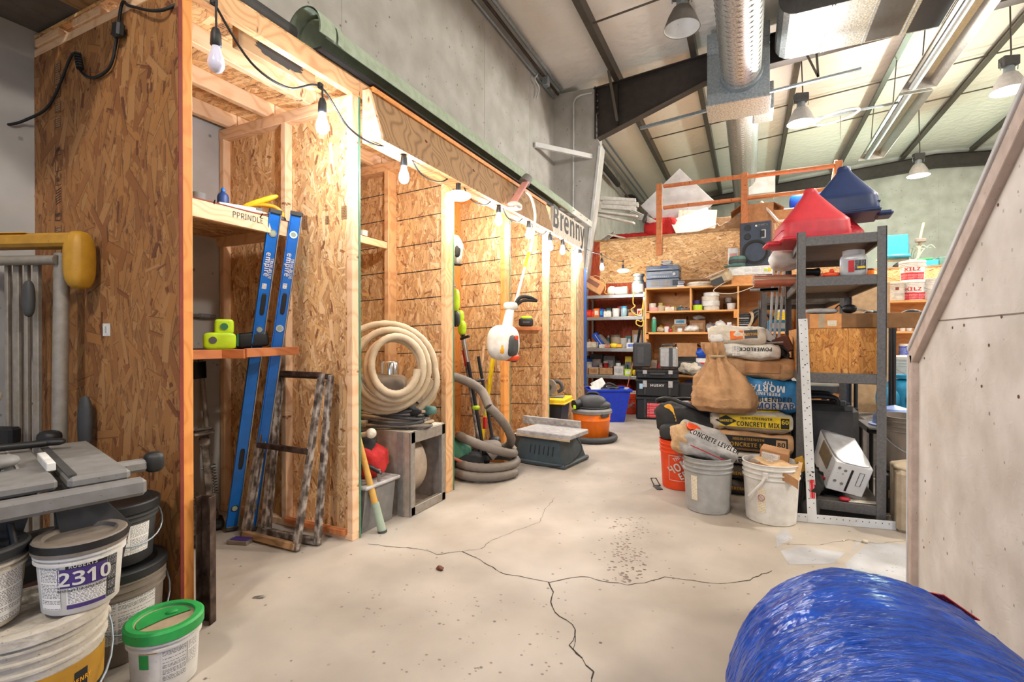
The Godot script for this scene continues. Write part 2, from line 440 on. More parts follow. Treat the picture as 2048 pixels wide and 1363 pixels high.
	mk("worn_steel", Color(0.66, 0.62, 0.58), 0.6, 0.25, make_noise(256, 0.03, Color(0.42, 0.38, 0.35), Color(1, 1, 1), 65, 2.0, 2.4), 1.6, null, 0, true)
	mk("rack_grey", Color(0.40, 0.385, 0.37), 0.45, 0.35, fine, 3.0, null, 0, true)
	mk("shelf_grey", Color(0.60, 0.60, 0.60), 0.4, 0.5, fine, 2.0, null, 0, true)
	mk("soot", Color(0.40, 0.38, 0.36), 0.7, 0.1, grime, 1.5, null, 0, true)
	var sw := func(called: String, c: Color, rough := 0.55, metal := 0.0) -> void: mk(called, c, rough, metal, grime, 2.0, null, 0, true)
	sw.call("black", Color(0.085, 0.085, 0.09), 0.5); sw.call("black_matte", Color(0.13, 0.125, 0.12), 0.8); sw.call("dark_grey", Color(0.24, 0.24, 0.24), 0.6); sw.call("grey", Color(0.48, 0.47, 0.46), 0.6)
	sw.call("light_grey", Color(0.68, 0.67, 0.66), 0.55); sw.call("white", Color(0.87, 0.86, 0.84), 0.5); sw.call("white_dirty", Color(0.80, 0.765, 0.71), 0.6); sw.call("off_white", Color(0.84, 0.80, 0.73), 0.6)
	sw.call("red", Color(0.72, 0.10, 0.10), 0.5); sw.call("red_edge", Color(0.50, 0.19, 0.13), 0.75); sw.call("red_plastic", Color(0.77, 0.16, 0.21), 0.45); sw.call("red_cloth", Color(0.75, 0.14, 0.13), 0.8)
	sw.call("blue", Color(0.07, 0.30, 0.72), 0.4); sw.call("blue_dark", Color(0.10, 0.24, 0.47), 0.5); sw.call("blue_level", Color(0.05, 0.42, 0.78), 0.35); sw.call("blue_tote", Color(0.05, 0.20, 0.70), 0.4); sw.call("sky_blue", Color(0.20, 0.62, 0.78), 0.4)
	sw.call("green_edge", Color(0.26, 0.50, 0.40), 0.7); sw.call("green_lid", Color(0.16, 0.64, 0.30), 0.45); sw.call("green", Color(0.18, 0.45, 0.30), 0.6); sw.call("lime", Color(0.72, 0.86, 0.10), 0.4); sw.call("teal", Color(0.30, 0.46, 0.42), 0.6); sw.call("sage", Color(0.63, 0.69, 0.61), 0.8)
	sw.call("yellow", Color(0.90, 0.76, 0.08), 0.45); sw.call("amber", Color(0.93, 0.66, 0.10), 0.45); sw.call("gold", Color(0.72, 0.53, 0.13), 0.5); sw.call("ochre", Color(0.72, 0.53, 0.16), 0.6)
	sw.call("orange", Color(0.93, 0.45, 0.07), 0.42); sw.call("orange_red", Color(0.90, 0.28, 0.06), 0.45); sw.call("brown", Color(0.42, 0.22, 0.12), 0.6); sw.call("beige", Color(0.72, 0.64, 0.52), 0.65); sw.call("taupe", Color(0.50, 0.455, 0.41), 0.65)
	sw.call("hose_tan", Color(0.76, 0.68, 0.56), 0.6); sw.call("hose_grey", Color(0.48, 0.44, 0.40), 0.65); sw.call("purple", Color(0.27, 0.18, 0.46), 0.5); sw.call("pink", Color(0.86, 0.60, 0.56), 0.6); sw.call("copper", Color(0.78, 0.46, 0.36), 0.5)
	sw.call("pink_trim", Color(0.80, 0.73, 0.69), 0.6); sw.call("beige_metal", Color(0.70, 0.63, 0.56), 0.5, 0.25); sw.call("amber_wood", Color(0.82, 0.63, 0.30), 0.5); sw.call("slate", Color(0.24, 0.29, 0.31), 0.5); sw.call("sky_glass", Color(0.55, 0.68, 0.72), 0.3); sw.call("cord_yellow", Color(0.90, 0.74, 0.32), 0.5); sw.call("stereo", Color(0.30, 0.33, 0.38), 0.35, 0.3); sw.call("cardboard_orange", Color(0.86, 0.60, 0.36), 0.75); sw.call("speaker_blue", Color(0.20, 0.24, 0.30), 0.6); sw.call("spray_green", Color(0.22, 0.55, 0.40), 0.35); sw.call("charcoal", Color(0.19, 0.19, 0.19), 0.65); sw.call("sky_blue_pale", Color(0.66, 0.80, 0.88), 0.5); sw.call("blue_hopper", Color(0.06, 0.17, 0.36), 0.45); sw.call("timber_tan", Color(0.52, 0.37, 0.22), 0.8); sw.call("foil", Color(0.72, 0.72, 0.73), 0.45, 0.7); sw.call("charcoal_paper", Color(0.26, 0.22, 0.18), 0.8); sw.call("grey_white", Color(0.66, 0.66, 0.65), 0.55); sw.call("kraft_pale", Color(0.80, 0.66, 0.49), 0.8); sw.call("white_pale", Color(0.78, 0.85, 0.87), 0.5); sw.call("blue_pale", Color(0.52, 0.62, 0.85), 0.4); sw.call("canvas", Color(0.66, 0.60, 0.51), 0.85); sw.call("kraft", Color(0.74, 0.57, 0.40), 0.8); sw.call("cardboard", Color(0.68, 0.50, 0.34), 0.85); sw.call("cardboard_pale", Color(0.77, 0.64, 0.49), 0.85); sw.call("paper", Color(0.86, 0.84, 0.80), 0.8); sw.call("bag_blue", Color(0.13, 0.46, 0.68), 0.5)
	sw.call("ink", Color(0.07, 0.07, 0.08), 0.6); sw.call("ink_grey", Color(0.30, 0.30, 0.31), 0.6); sw.call("rubber", Color(0.10, 0.10, 0.10), 0.75); sw.call("cable", Color(0.06, 0.06, 0.065), 0.6)
	for q in ["kraft", "kraft_pale", "paper", "light_grey", "red_cloth", "charcoal_paper", "white_dirty", "off_white"]:
		var pm: StandardMaterial3D = M[q]; pm.heightmap_enabled = true; pm.heightmap_texture = hgt; pm.heightmap_scale = 0.6
	mk("print", Color.WHITE, 0.6, 0, make_print(Color(0.88, 0.87, 0.85), Color(0.20, 0.20, 0.20), 3), 9.0)
	mk("print_dense", Color.WHITE, 0.6, 0, make_print(Color(0.80, 0.79, 0.77), Color(0.22, 0.22, 0.22), 7, 32), 8.0)
	mk("print_dark", Color.WHITE, 0.6, 0, make_print(Color(0.10, 0.10, 0.11), Color(0.75, 0.75, 0.75), 5, 22), 10.0)
	mk("print_osb", Color.WHITE, 0.75, 0, make_print(Color(0.60, 0.44, 0.28), Color(0.12, 0.09, 0.07), 9, 18), 6.0)
	mk("print_blue", Color.WHITE, 0.6, 0, make_print(Color(0.08, 0.20, 0.62), Color(0.85, 0.87, 0.92), 15, 14), 9.0)
	mk("print_red", Color.WHITE, 0.6, 0, make_print(Color(0.74, 0.10, 0.14), Color(0.92, 0.80, 0.80), 25, 14), 9.0)
	mk("print_gold", Color.WHITE, 0.6, 0, make_print(Color(0.88, 0.86, 0.82), Color(0.75, 0.62, 0.25), 35, 12), 9.0)
	var tarp := mk("tarp", Color(0.05, 0.34, 0.80), 0.30, 0, make_noise(512, 0.02, Color(0.72, 0.75, 0.80), Color(1, 1, 1), 91, 0, 1.6), 1.2)
	tarp.metallic_specular = 0.6; tarp.uv1_scale = Vector3(0.7, 5.0, 1); tarp.heightmap_enabled = true; tarp.heightmap_texture = make_noise(512, 0.03, Color(0, 0, 0), Color(1, 1, 1), 93, 0, 1.3, 5); tarp.heightmap_scale = 0.9
	var g := mk("glass_clear", Color(0.92, 0.96, 0.98, 0.22), 0.05); g.transparency = BaseMaterial3D.TRANSPARENCY_ALPHA
	var pv := mk("plastic_clear", Color(0.86, 0.87, 0.88, 0.45), 0.2); pv.transparency = BaseMaterial3D.TRANSPARENCY_ALPHA
	mk("bulb_off", Color(0.80, 0.80, 0.88), 0.25)
	var e := mk("bulb_on", Color(1, 1, 1), 0.4); e.emission_enabled = true; e.emission = Color(0.93, 0.96, 1.0); e.emission_energy_multiplier = 5.0
	var w := mk("disc_on", Color(1, 1, 1), 0.4); w.emission_enabled = true; w.emission = Color(1.0, 0.90, 0.72); w.emission_energy_multiplier = 4.0
	var hb := mk("lens_on", Color(1, 1, 1), 0.4); hb.emission_enabled = true; hb.emission = Color(1.0, 0.98, 0.95); hb.emission_energy_multiplier = 4.0

# ---------------------------------------------------------------- room
func roof_y(x: float) -> float:
	return 5.24 + 0.08 * (minf(x, 8.6 - x) + 2.33)
func _ready() -> void:
	rng.seed = 7
	var cam := Camera3D.new(); cam.name = "camera"; cam.position = EYE; cam.rotation = V(-0.0056, YAW, 0); cam.fov = 69.09; cam.near = 0.05; cam.far = 200; add_child(cam); cam.current = true
	var env := Environment.new()
	env.background_mode = Environment.BG_SKY
	var sky := Sky.new(); var sm := ProceduralSkyMaterial.new()
	sm.sky_top_color = Color(0.35, 0.55, 0.85); sm.sky_horizon_color = Color(0.75, 0.83, 0.92); sm.ground_bottom_color = Color(0.35, 0.33, 0.30); sm.ground_horizon_color = Color(0.65, 0.66, 0.66)
	sky.sky_material = sm; env.sky = sky; env.background_energy_multiplier = 3.0
	env.tonemap_mode = Environment.TONE_MAPPER_LINEAR; env.tonemap_exposure = 1.52
	env.sdfgi_enabled = true; env.ssao_enabled = true; env.ssil_enabled = true
	var we := WorldEnvironment.new(); we.environment = env; add_child(we)
	font_bold = SystemFont.new(); font_bold.font_names = PackedStringArray(["Droid Sans"]); font_bold.font_weight = 700
	font_plain = SystemFont.new(); font_plain.font_names = PackedStringArray(["Droid Sans"])
	font_serif = SystemFont.new(); font_serif.font_names = PackedStringArray(["Droid Serif"]); font_serif.font_weight = 700
	make_materials()
	build_shell()
	build_steel()
	build_ceiling_gear()
	build_bays()
	build_string_lights()
	build_loft()
	build_right_wall()
	build_left_corner()
	build_bay_one()
	build_bay_two()
	build_bay_three()
	build_far_bays()
	build_back_shelves()
	build_rack()
	build_bags()
	build_right_far()
	build_foreground()

func build_shell() -> void:
	var XL := -3.04; var XR := 11.64; var ZF := 6.0; var ZB := -16.2
	var b := mb(); b.uo = Vector2.ZERO
	b.box(V((XL + XR) / 2, -0.1, (ZF + ZB) / 2), V(XR - XL + 0.6, 0.2, ZF - ZB + 0.6))
	var fl := structure("floor", "bare grey concrete slab with hairline cracks", "floor", b, "concrete")
	# cracks, traced as pixels on the floor
	var cracks := [
		[W(735, 1088), W(790, 1094), W(845, 1099), W(872, 1109), W(925, 1103), W(962, 1120), W(1000, 1146), W(1050, 1156), W(1098, 1165)],
		[W(1098, 1165), W(1130, 1158), W(1165, 1153), W(1205, 1162), W(1255, 1170), W(1290, 1166), W(1330, 1155), W(1400, 1163), W(1440, 1168), W(1500, 1160), W(1545, 1142)],
		[W(1098, 1165), W(1106, 1185), W(1103, 1205), W(1110, 1225), W(1146, 1250), W(1152, 1272), W(1138, 1292), W(1165, 1318), W(1186, 1345), W(1182, 1375)],
		[W(925, 1103), W(962, 1098), W(985, 1080), W(1030, 1062), W(1080, 1045), W(1090, 1020), W(1110, 995)],
		[W(1152, 1272), W(1146, 1300), W(1165, 1318)],
		[W(1560, 1088), W(1640, 1090), W(1700, 1080), W(1760, 1088), W(1825, 1080)]]
	var cr := RandomNumberGenerator.new(); cr.seed = 5
	for ci in cracks.size():
		var pts := []
		var c: Array = cracks[ci]
		for i in c.size() - 1:
			var p: Vector3 = G(c[i].x, c[i].y); var q: Vector3 = G(c[i + 1].x, c[i + 1].y)
			var k := maxi(2, int(p.distance_to(q) / 0.03)); var side := (q - p).cross(Vector3.UP).normalized()
			for j in k: pts.append(p.lerp(q, float(j) / k) + side * cr.randf_range(-0.006, 0.006))
		var e: Vector2 = c[c.size() - 1]; pts.append(G(e.x, e.y))
		var w := mb(); var up := V(0, 0.0006, 0)
		for i in pts.size() - 1:
			var s: Vector3 = (pts[i + 1] - pts[i]).cross(Vector3.UP).normalized() * (0.0035 if ci in [0, 1, 2] else 0.0018) * cr.randf_range(0.35, 1.0)
			w.quad(pts[i] - s + up, pts[i + 1] - s + up, pts[i + 1] + s + up, pts[i] + s + up, Vector3.UP)
		part(fl, "crack", w, "crack")
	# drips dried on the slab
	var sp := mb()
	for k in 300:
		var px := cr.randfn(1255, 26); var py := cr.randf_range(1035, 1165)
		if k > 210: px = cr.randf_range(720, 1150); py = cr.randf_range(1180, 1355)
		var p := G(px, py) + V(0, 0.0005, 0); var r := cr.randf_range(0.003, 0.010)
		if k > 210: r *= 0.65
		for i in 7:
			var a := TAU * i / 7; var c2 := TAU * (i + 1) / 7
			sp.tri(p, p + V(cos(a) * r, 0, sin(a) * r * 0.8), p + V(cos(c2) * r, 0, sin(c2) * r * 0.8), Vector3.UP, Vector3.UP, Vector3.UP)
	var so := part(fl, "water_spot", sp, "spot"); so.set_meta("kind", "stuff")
	# flat pale grey patches laid on the slab by the stair wall
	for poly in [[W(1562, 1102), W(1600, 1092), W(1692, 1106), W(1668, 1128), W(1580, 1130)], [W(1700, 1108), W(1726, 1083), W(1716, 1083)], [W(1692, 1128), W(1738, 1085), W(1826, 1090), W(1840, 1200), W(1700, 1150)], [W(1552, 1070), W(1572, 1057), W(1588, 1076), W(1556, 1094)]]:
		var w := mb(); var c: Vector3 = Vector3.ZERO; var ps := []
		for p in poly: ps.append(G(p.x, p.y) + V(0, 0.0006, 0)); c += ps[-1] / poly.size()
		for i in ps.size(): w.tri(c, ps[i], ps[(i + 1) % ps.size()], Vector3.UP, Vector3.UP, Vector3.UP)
		part(fl, "pale_floor_patch", w, "floor_pale")
	# walls
	var H := 5.6
	var wl := structure("wall_left", "tall off-white liner wall with dirt streaks behind the storage bays", "wall", bx(V(XL - 0.1, H / 2, (ZF + ZB) / 2), V(0.2, H, ZF - ZB + 0.4)), "wall_white")
	for z in [-3.1, -5.55, -7.0, -9.6, -11.0, -12.4, -13.8, -15.2]:
		part(wl, "joint_strip", bx(V(XL + 0.001, 2.7, z), V(0.004, 5.4, 0.006)), "wall_white")
	structure("wall_right", "far off-white side wall of the workshop", "wall", bx(V(XR + 0.1, H / 2, (ZF + ZB) / 2), V(0.2, H, ZF - ZB + 0.4)), "wall_white")
	var wb := structure("wall_back", "pale end wall behind the loft with horizontal liner joints", "wall", bx(V((XL + XR) / 2, 3.1, ZB - 0.1), V(XR - XL, 6.2, 0.2)), "wall_white")
	for x in [-0.4, 2.0, 4.4, 6.8]: part(wb, "joint_strip", bx(V(x, 2.8, ZB + 0.002), V(0.012, 5.6, 0.005)), "wall_white")
	for y in [3.2, 4.3]: part(wb, "joint_strip", bx(V(4.0, y, ZB + 0.002), V(14, 0.012, 0.005)), "wall_white")
	# front wall behind the camera, with an open vehicle door
	var f := mb()
	f.box(V(XL + 1.2, 3.1, ZF + 0.1), V(2.4, 6.2, 0.2)); f.box(V(8.3, 3.1, ZF + 0.1), V(6.7, 6.2, 0.2)); f.box(V(2.2, 5.1, ZF + 0.1), V(5.6, 2.2, 0.2))
	structure("wall_front", "off-white wall with the open vehicle door", "wall", f, "wall_white")
	# roof: insulation facing between the purlins
	var c := mb()
	for s in [[XL - 0.3, 4.3], [4.3, XR + 0.3]]:
		var x0: float = s[0]; var x1: float = s[1]
		var a := V(x0, roof_y(x0) + 0.17, 0); var e := V(x1, roof_y(x1) + 0.17, 0)
		var d := (e - a); var l := d.length(); d = d.normalized(); var up := V(-d.y, d.x, 0)
		c.box((a + e) / 2 + up * 0.1 + V(0, 0, (ZF + ZB) / 2), V(l + 0.02, 0.2, ZF - ZB + 0.6), 0.0, Basis(d, up, Vector3.BACK))
	var ce := structure("ceiling", "white vinyl-faced roof insulation between dark steel purlins", "ceiling", c, "roof_white")
	for x in [-1.9, -0.72, 0.74, 2.18, 3.62, 5.0, 6.4, 7.85, 9.3, 10.7]:
		var y: float = roof_y(x)
		var p := mb()
		p.box(V(x, y + 0.1, (ZF + ZB) / 2), V(0.008, 0.2, ZF - ZB)); p.box(V(x - 0.04, y + 0.004, (ZF + ZB) / 2), V(0.085, 0.008, ZF - ZB)); p.box(V(x - 0.08, y + 0.015, (ZF + ZB) / 2), V(0.006, 0.03, ZF - ZB))
		p.box(V(x + 0.04, y + 0.196, (ZF + ZB) / 2), V(0.085, 0.008, ZF - ZB))
		part(ce, "purlin", p, "steel_purlin")
	# thin rods that tie the purlins together
	for z in [-6.5, -10.8, -12.3]:
		part(ce, "tie_rod", mb().bar(V(-1.9, roof_y(-1.9) + 0.06, z), V(4.2, roof_y(4.2) + 0.06, z), 0.02, 0.02), "steel_purlin")
	part(ce, "facing_seam", mb().bar(V(-3.0, roof_y(-3.0) + 0.165, -8.9), V(4.2, roof_y(4.2) + 0.165, -8.9), 0.008, 0.006), "steel_purlin")

func build_steel() -> void:
	var zc := -8.08
	var fr := thing("steel_rafter", "dark tapered steel rafter spanning the roof above the ducts", "beam", Vector3.ZERO); fr.set_meta("kind", "structure")
	for z in [zc, -16.05]:
		if z < -10:
			fr = thing("steel_rafter", "dark steel rafter along the far end wall", "beam", Vector3.ZERO); fr.set_meta("kind", "structure")
		var top := [W(-2.33, 5.24), W(4.3, 5.77), W(10.9, 5.24)]
		var bot := [W(10.85, 4.41), W(9.2, 4.97), W(4.3, 5.28), W(-0.62, 4.97), W(-2.27, 4.41)]
		if z < -10: bot = [W(10.85, 5.0), W(4.3, 5.45), W(-2.27, 5.0)]
		var poly := PackedVector2Array(top + bot)
		part(fr, "web", mb().at(V(0, 0, z)).prism(poly, 0.012), "steel_dark")
		for i in 2: part(fr, "flange", mb().bar(V(top[i].x, top[i].y, z), V(top[i + 1].x, top[i + 1].y, z), 0.012, 0.17, Vector3.BACK), "steel_dark")
		for i in bot.size() - 1: part(fr, "flange", mb().bar(V(bot[i].x, bot[i].y, z), V(bot[i + 1].x, bot[i + 1].y, z), 0.014, 0.17, Vector3.BACK), "steel_dark")
		part(fr, "end_plate", bx(V(-2.30, 4.83, z), V(0.02, 0.86, 0.18), 0.003), "steel_dark")
		if z > -10:
			for k in 7: part(fr, "bolt", cy(V(-2.275, 4.5 + k * 0.105, z + 0.06), V(-2.25, 4.5 + k * 0.105, z + 0.06), 0.018, 0.018, 6), "steel_purlin")
			part(fr, "stiffener", bx(V(-1.93, 4.9, z + 0.045), V(0.012, 0.66, 0.08)), "steel_dark")
			part(fr, "brace", mb().bar(V(-1.98, 5.28, z + 0.45), V(-1.93, 4.62, z + 0.08), 0.045, 0.006, Vector3.BACK), "steel_purlin")
			part(fr, "brace", mb().bar(V(0.74, 5.45, z - 0.5), V(0.74, 5.1, z - 0.05), 0.045, 0.006, Vector3.RIGHT), "steel_purlin")
	# boxed column on the left wall
	var col := mb().at(V(0, 0, zc - 0.1)).prism(PackedVector2Array([W(-3.1, 0), W(-2.72, 0), W(-2.22, 4.3), W(-2.27, 4.41), W(-2.31, 5.26), W(-3.1, 5.3)]), 0.3)
	var co := structure("wall_column", "white boxed wall column under the rafter end", "column", col, "wall_white")
	part(co, "edge_trim", mb().bar(V(-2.71, 0.02, zc + 0.06), V(-2.225, 4.28, zc + 0.06), 0.045, 0.02, Vector3.BACK), "white_panel")
	var gz := PX(1069, 290, -3.02)
	var ge := PZ(1183, 314, zc + 0.06)
	part(co, "girt", mb().bar(gz, ge, 0.05, 0.075), "white_panel")
	var pp := spline([PZ(1185, 187, zc + 0.08), PZ(1160, 192, zc + 0.08), PZ(1148, 205, zc + 0.08), PZ(1147, 240, zc + 0.08), PZ(1146, 480, zc + 0.08)], 6)
	part(co, "conduit", tu(pp, 0.014, 8), "white_panel")
	# conduits along the eave
	var ev := thing("eave_conduit", "pair of metal conduits running along the wall top", "pipe", Vector3.ZERO)
	for k in 3:
		part(ev, "pipe", cy(V(-3.0 + k * 0.07, 5.19 + k * 0.05, 5.5), V(-3.0 + k * 0.07, 5.19 + k * 0.05, -7.95), 0.022 if k < 2 else 0.03, -1, 8), "galv_dull" if k != 1 else "steel_dark")
	var hang := spline([PX(1075, 150, -2.98), PX(1070, 160, -2.97), PX(1078, 178, -2.98), PX(1072, 200, -3.0)], 6)
	part(ev, "flex_conduit", tu(hang, 0.012, 6), "white_panel")
	part(ev, "junction_box", bx(PX(1092, 165, -2.9), V(0.1, 0.14, 0.1), 0.01), "galv_dull")
	# door spring and tracks on the wall beyond the column
	var ds := thing("door_spring", "black overhead door spring and drum on the wall beyond the column", "spring", Vector3.ZERO)
	var s0 := PX(1217, 345, -2.85); var s1 := PX(1238, 370, -2.85)
	part(ds, "shaft", cy(V(-2.85, s0.y, -8.9), V(-2.85, s0.y - 0.05, -15.0), 0.02, -1, 8), "steel_purlin")
	part(ds, "spring_coil", cy(V(-2.85, s0.y, -9.6), V(-2.85, s0.y - 0.03, -11.9), 0.06, -1, 12), "black_matte")
	part(ds, "drum", cy(V(-2.85, s0.y, -9.2), V(-2.85, s0.y, -9.05), 0.12, -1, 14), "steel_purlin")
	part(ds, "drum", cy(V(-2.85, s0.y - 0.05, -13.6), V(-2.85, s0.y - 0.05, -13.4), 0.16, -1, 14), "black_matte")
	part(ds, "mount_plate", bx(V(-2.94, s0.y - 0.05, -13.5), V(0.2, 0.4, 0.1)), "steel_purlin")
	for k in 3: part(ds, "track", mb().bar(V(-2.9 + k * 0.1, s0.y + 0.3 + k * 0.06, -8.4), V(-2.9 + k * 0.1, s0.y + 0.3 + k * 0.06, -15.8), 0.035, 0.035), "galv_dull")
	var br := [V(-2.9, s0.y - 0.2, -13.4), V(-1.2, s0.y + 0.05, -13.4)]
	part(ds, "bracket_arm", mb().bar(br[0], br[1], 0.05, 0.05), "steel_purlin")

func high_bay(at: Vector3, lit: bool, label: String, tint: Color, energy: float) -> void:
	var t := thing("high_bay_lamp", label, "lamp", at, 0.3, "high bay lamps under the roof")
	part(t, "ballast", bx(V(0, 0.50, 0), V(0.24, 0.16, 0.15), 0.01), "dark_grey")
	part(t, "neck", la([W(0.0, 0.42), W(0.06, 0.42), W(0.075, 0.40), W(0.075, 0.33), W(0.10, 0.29)], 20), "galv_dull")
	part(t, "reflector", la([W(0.08, 0.31), W(0.12, 0.28), W(0.185, 0.16), W(0.235, 0.03), W(0.245, 0.0), W(0.235, 0.005), W(0.235, 0.004)], 32), "light_grey" if lit else "soot")
	part(t, "reflector_lining", la([W(0.236, 0.004), W(0.18, 0.15), W(0.11, 0.27), W(0.0, 0.285)], 32), "white_panel")
	part(t, "lens", la([W(0.0, 0.008), W(0.12, 0.012), W(0.228, 0.02)], 32) if lit else la([W(0.0, 0.2), W(0.05, 0.2), W(0.06, 0.26)], 16), "lens_on" if lit else "white")
	t.scale = V(0.78, 0.78, 0.78)
	var top := (roof_y(at.x) - at.y + (-0.004 if absf(at.x - 0.7) < 0.1 or absf(at.x + 0.69) < 0.1 else 0.165)) / 0.78
	part(t, "hook", tu([V(0, 0.56, 0), V(0.03, 0.62, 0), V(0, top, 0)], 0.012, 6), "steel_purlin")
	part(t, "yoke", tu([V(-0.13, 0.36, 0), V(-0.14, 0.48, 0), V(0.14, 0.48, 0), V(0.13, 0.36, 0)], 0.008, 6), "galv_dull")
	if lit:
		var l := SpotLight3D.new(); l.name = "lamp_light"; l.light_color = tint; l.light_energy = energy; l.spot_range = 30; l.spot_attenuation = 2.0; l.spot_angle = 82.0; l.spot_angle_attenuation = 0.5; l.light_size = 0.18; l.shadow_enabled = true
		l.position = V(0, -0.03, 0); l.rotation.x = -PI / 2; t.add_child(l)
		var u := OmniLight3D.new(); u.name = "lens_light"; u.light_color = tint; u.light_energy = energy * 0.54; u.omni_range = 30; u.omni_attenuation = 2.0; u.light_size = 0.18; u.shadow_enabled = true
		u.position = V(0, -0.22, 0); t.add_child(u)

func build_ceiling_gear() -> void:
	var warm := Color(1.0, 0.965, 0.92); var green := Color(0.88, 1.0, 0.90)
	high_bay(V(-0.66, 4.45, -5.65), false, "unlit soot-stained bell lamp beside the spiral duct", warm, 0)
	high_bay(V(0.72, 4.4, -8.8), true, "lit bell lamp just beyond the square plenum", warm, 9.0)
	high_bay(V(3.13, 4.4, -8.84), true, "lit bell lamp to the right of the radiant heater", warm, 9.0)
	high_bay(V(3.11, 4.4, -12.66), true, "lit bell lamp in front of the pale end wall", green, 9.0)
	high_bay(V(3.2, 4.45, -4.4), true, "lit bell lamp above the stair wall", warm, 9.0)
	high_bay(V(3.2, 4.45, -0.6), true, "lit bell lamp nearest the open vehicle door", warm, 7.0)
	high_bay(V(-0.7, 4.45, 1.7), true, "lit bell lamp on the bay side near the vehicle door", warm, 5.0)
	high_bay(V(7.2, 4.45, -6.0), true, "lit bell lamp beyond the ridge", warm, 9.0)
	# spiral duct
	var d := thing("spiral_duct", "long galvanised spiral duct hung under the roof", "duct", V(-0.1, 4.8, 0))
	for seg in [[3.0, -7.62], [-8.2, -14.2]]:
		part(d, "pipe", cy(V(0, 0, seg[0]), V(0, 0, seg[1]), 0.25, -1, 40), "galv")
		var z: float = seg[0]; var ring := mb()
		var pts := []
		var k := 0.0
		while z - k * 0.1 / 12.0 > seg[1]:
			var a := TAU * k / 12.0; pts.append(V(cos(a) * 0.252, sin(a) * 0.252, z - k * 0.1 / 12.0)); k += 1.0
		part(d, "spiral_seam", ring.tube(pts, 0.006, 4), "grey")
	part(d, "collar", cy(V(0, 0, -7.5), V(0, 0, -7.62), 0.275, -1, 40), "galv_dull")
	part(d, "elbow", tu(spline([V(0, 0, -14.1), V(0, -0.1, -14.6), V(0, -0.6, -14.8), V(0, -1.6, -14.8)], 5), 0.25, 24), "galv")
	part(d, "outlet_boot", bx(V(0.30, 0.0, -8.75), V(0.28, 0.42, 0.5), 0.01), "galv")
	part(d, "outlet_boot", bx(V(0.36, -0.15, -13.0), V(0.55, 0.5, 0.7), 0.01), "white_panel")
	# square plenum
	var p := thing("duct_plenum", "square galvanised plenum box that the spiral duct enters", "duct", V(-0.145, 4.42, -7.9))
	part(p, "casing", bx(V(0, 0.51, 0), V(0.80, 1.02, 0.56), 0.006), "galv_dull")
	for y in [0.72, 0.82]: part(p, "seam_rib", bx(V(0, y, 0.285), V(0.80, 0.02, 0.012)), "galv_dull")
	part(p, "bottom_flange", bx(V(0, -0.005, 0), V(0.83, 0.025, 0.60), 0.004), "galv")
	# flat-oval plenum with filters
	var q := thing("filter_plenum", "round-sided galvanised plenum with dark filter panels under the rafter", "duct", V(0, 5.0, -7.4))
	var outline := PackedVector2Array([W(2.15, 0.40), W(2.15, 0.0)])
	for k in 9: outline.append(W(0.52 - 0.2 * sin(PI * k / 8), 0.2 - 0.2 * cos(PI * k / 8)))
	part(q, "casing", mb().prism(outline, 1.06), "galv")
	part(q, "end_cap", mb().at(V(0, 0, 0.535)).prism(outline, 0.01), "dark_grey")
	for x in [0.88, 0.91, 1.34, 1.76]: part(q, "standing_seam", bx(V(x, -0.004, 0), V(0.012, 0.012, 1.05)), "galv_dull")
	part(q, "filter_panel", bx(V(1.55, -0.004, 0.0), V(0.36, 0.012, 0.98)), "dark_grey")
	part(q, "filter_panel", bx(V(1.97, -0.004, 0.0), V(0.33, 0.012, 0.98)), "black_matte")
	# tube heaters
	var lab := ["radiant tube heater with open reflector nearer the door", "radiant tube heater reaching towards the blue hopper"]
	for k in 2:
		var z0: float = [-2.0, -9.12][k]; var z1: float = [-9.0, -12.1][k]; var x: float = 2.2
		var t := thing("tube_heater", lab[k], "heater", V(x, 4.72, 0), 0.0, "radiant tube heaters")
		part(t, "burner_tube", cy(V(-0.06, 0.02, z0), V(-0.06, 0.02, z1), 0.05, -1, 16), "galv_dull")
		for s in [[W(-0.21, -0.03), W(-0.13, 0.10)], [W(-0.13, 0.10), W(0.0, 0.14)], [W(0.0, 0.14), W(0.13, 0.10)], [W(0.13, 0.10), W(0.21, -0.03)]]:
			var a: Vector2 = s[0]; var e: Vector2 = s[1]; var m := (a + e) / 2; var dd := (e - a)
			part(t, "reflector_panel", bx(V(m.x, m.y, (z0 + z1) / 2), V(dd.length() + 0.004, 0.004, z0 - z1), 0.0, Basis(Vector3.BACK, dd.angle())), "alu")
		for zz in [z0, z1]: part(t, "end_cap", mb().at(V(0, 0, zz)).prism(PackedVector2Array([W(-0.21, -0.03), W(0.21, -0.03), W(0.13, 0.10), W(0, 0.14), W(-0.13, 0.10)]), 0.006), "alu")
		for zz in [z0 - 0.8, z1 + 0.6]: part(t, "chain", tu([V(-0.1, 0.12, zz), V(-0.05, roof_y(x) - 4.73, zz)], 0.008, 4), "steel_purlin")
	# struts and hangers
	var su := thing("strut_channel", "galvanised strut channel holding the spiral duct", "strut", Vector3.ZERO)
	part(su, "channel", mb().bar(V(-1.62, 4.56, -8.3), V(-0.5, 4.66, -8.3), 0.045, 0.045), "galv_dull")
	part(su, "channel", mb().bar(V(0.2, 4.62, -8.0), V(1.35, 4.70, -8.0), 0.045, 0.03), "galv_dull")
	for k in 4: part(su, "slot", bx(V(0.95 + k * 0.11, 4.675 + k * 0.008, -7.983), V(0.04, 0.014, 0.004)), "black")
	for x in [-0.05, 0.16]: part(su, "perforated_strap", mb().bar(V(0.70 + x * 0.8, 5.2, -8.0), V(0.86, 4.7, -8.0), 0.03, 0.004, Vector3.BACK), "steel_purlin")
	var rg := thing("broken_lamp_ring", "bent metal lamp ring hanging from a strut", "hanger", Vector3.ZERO)
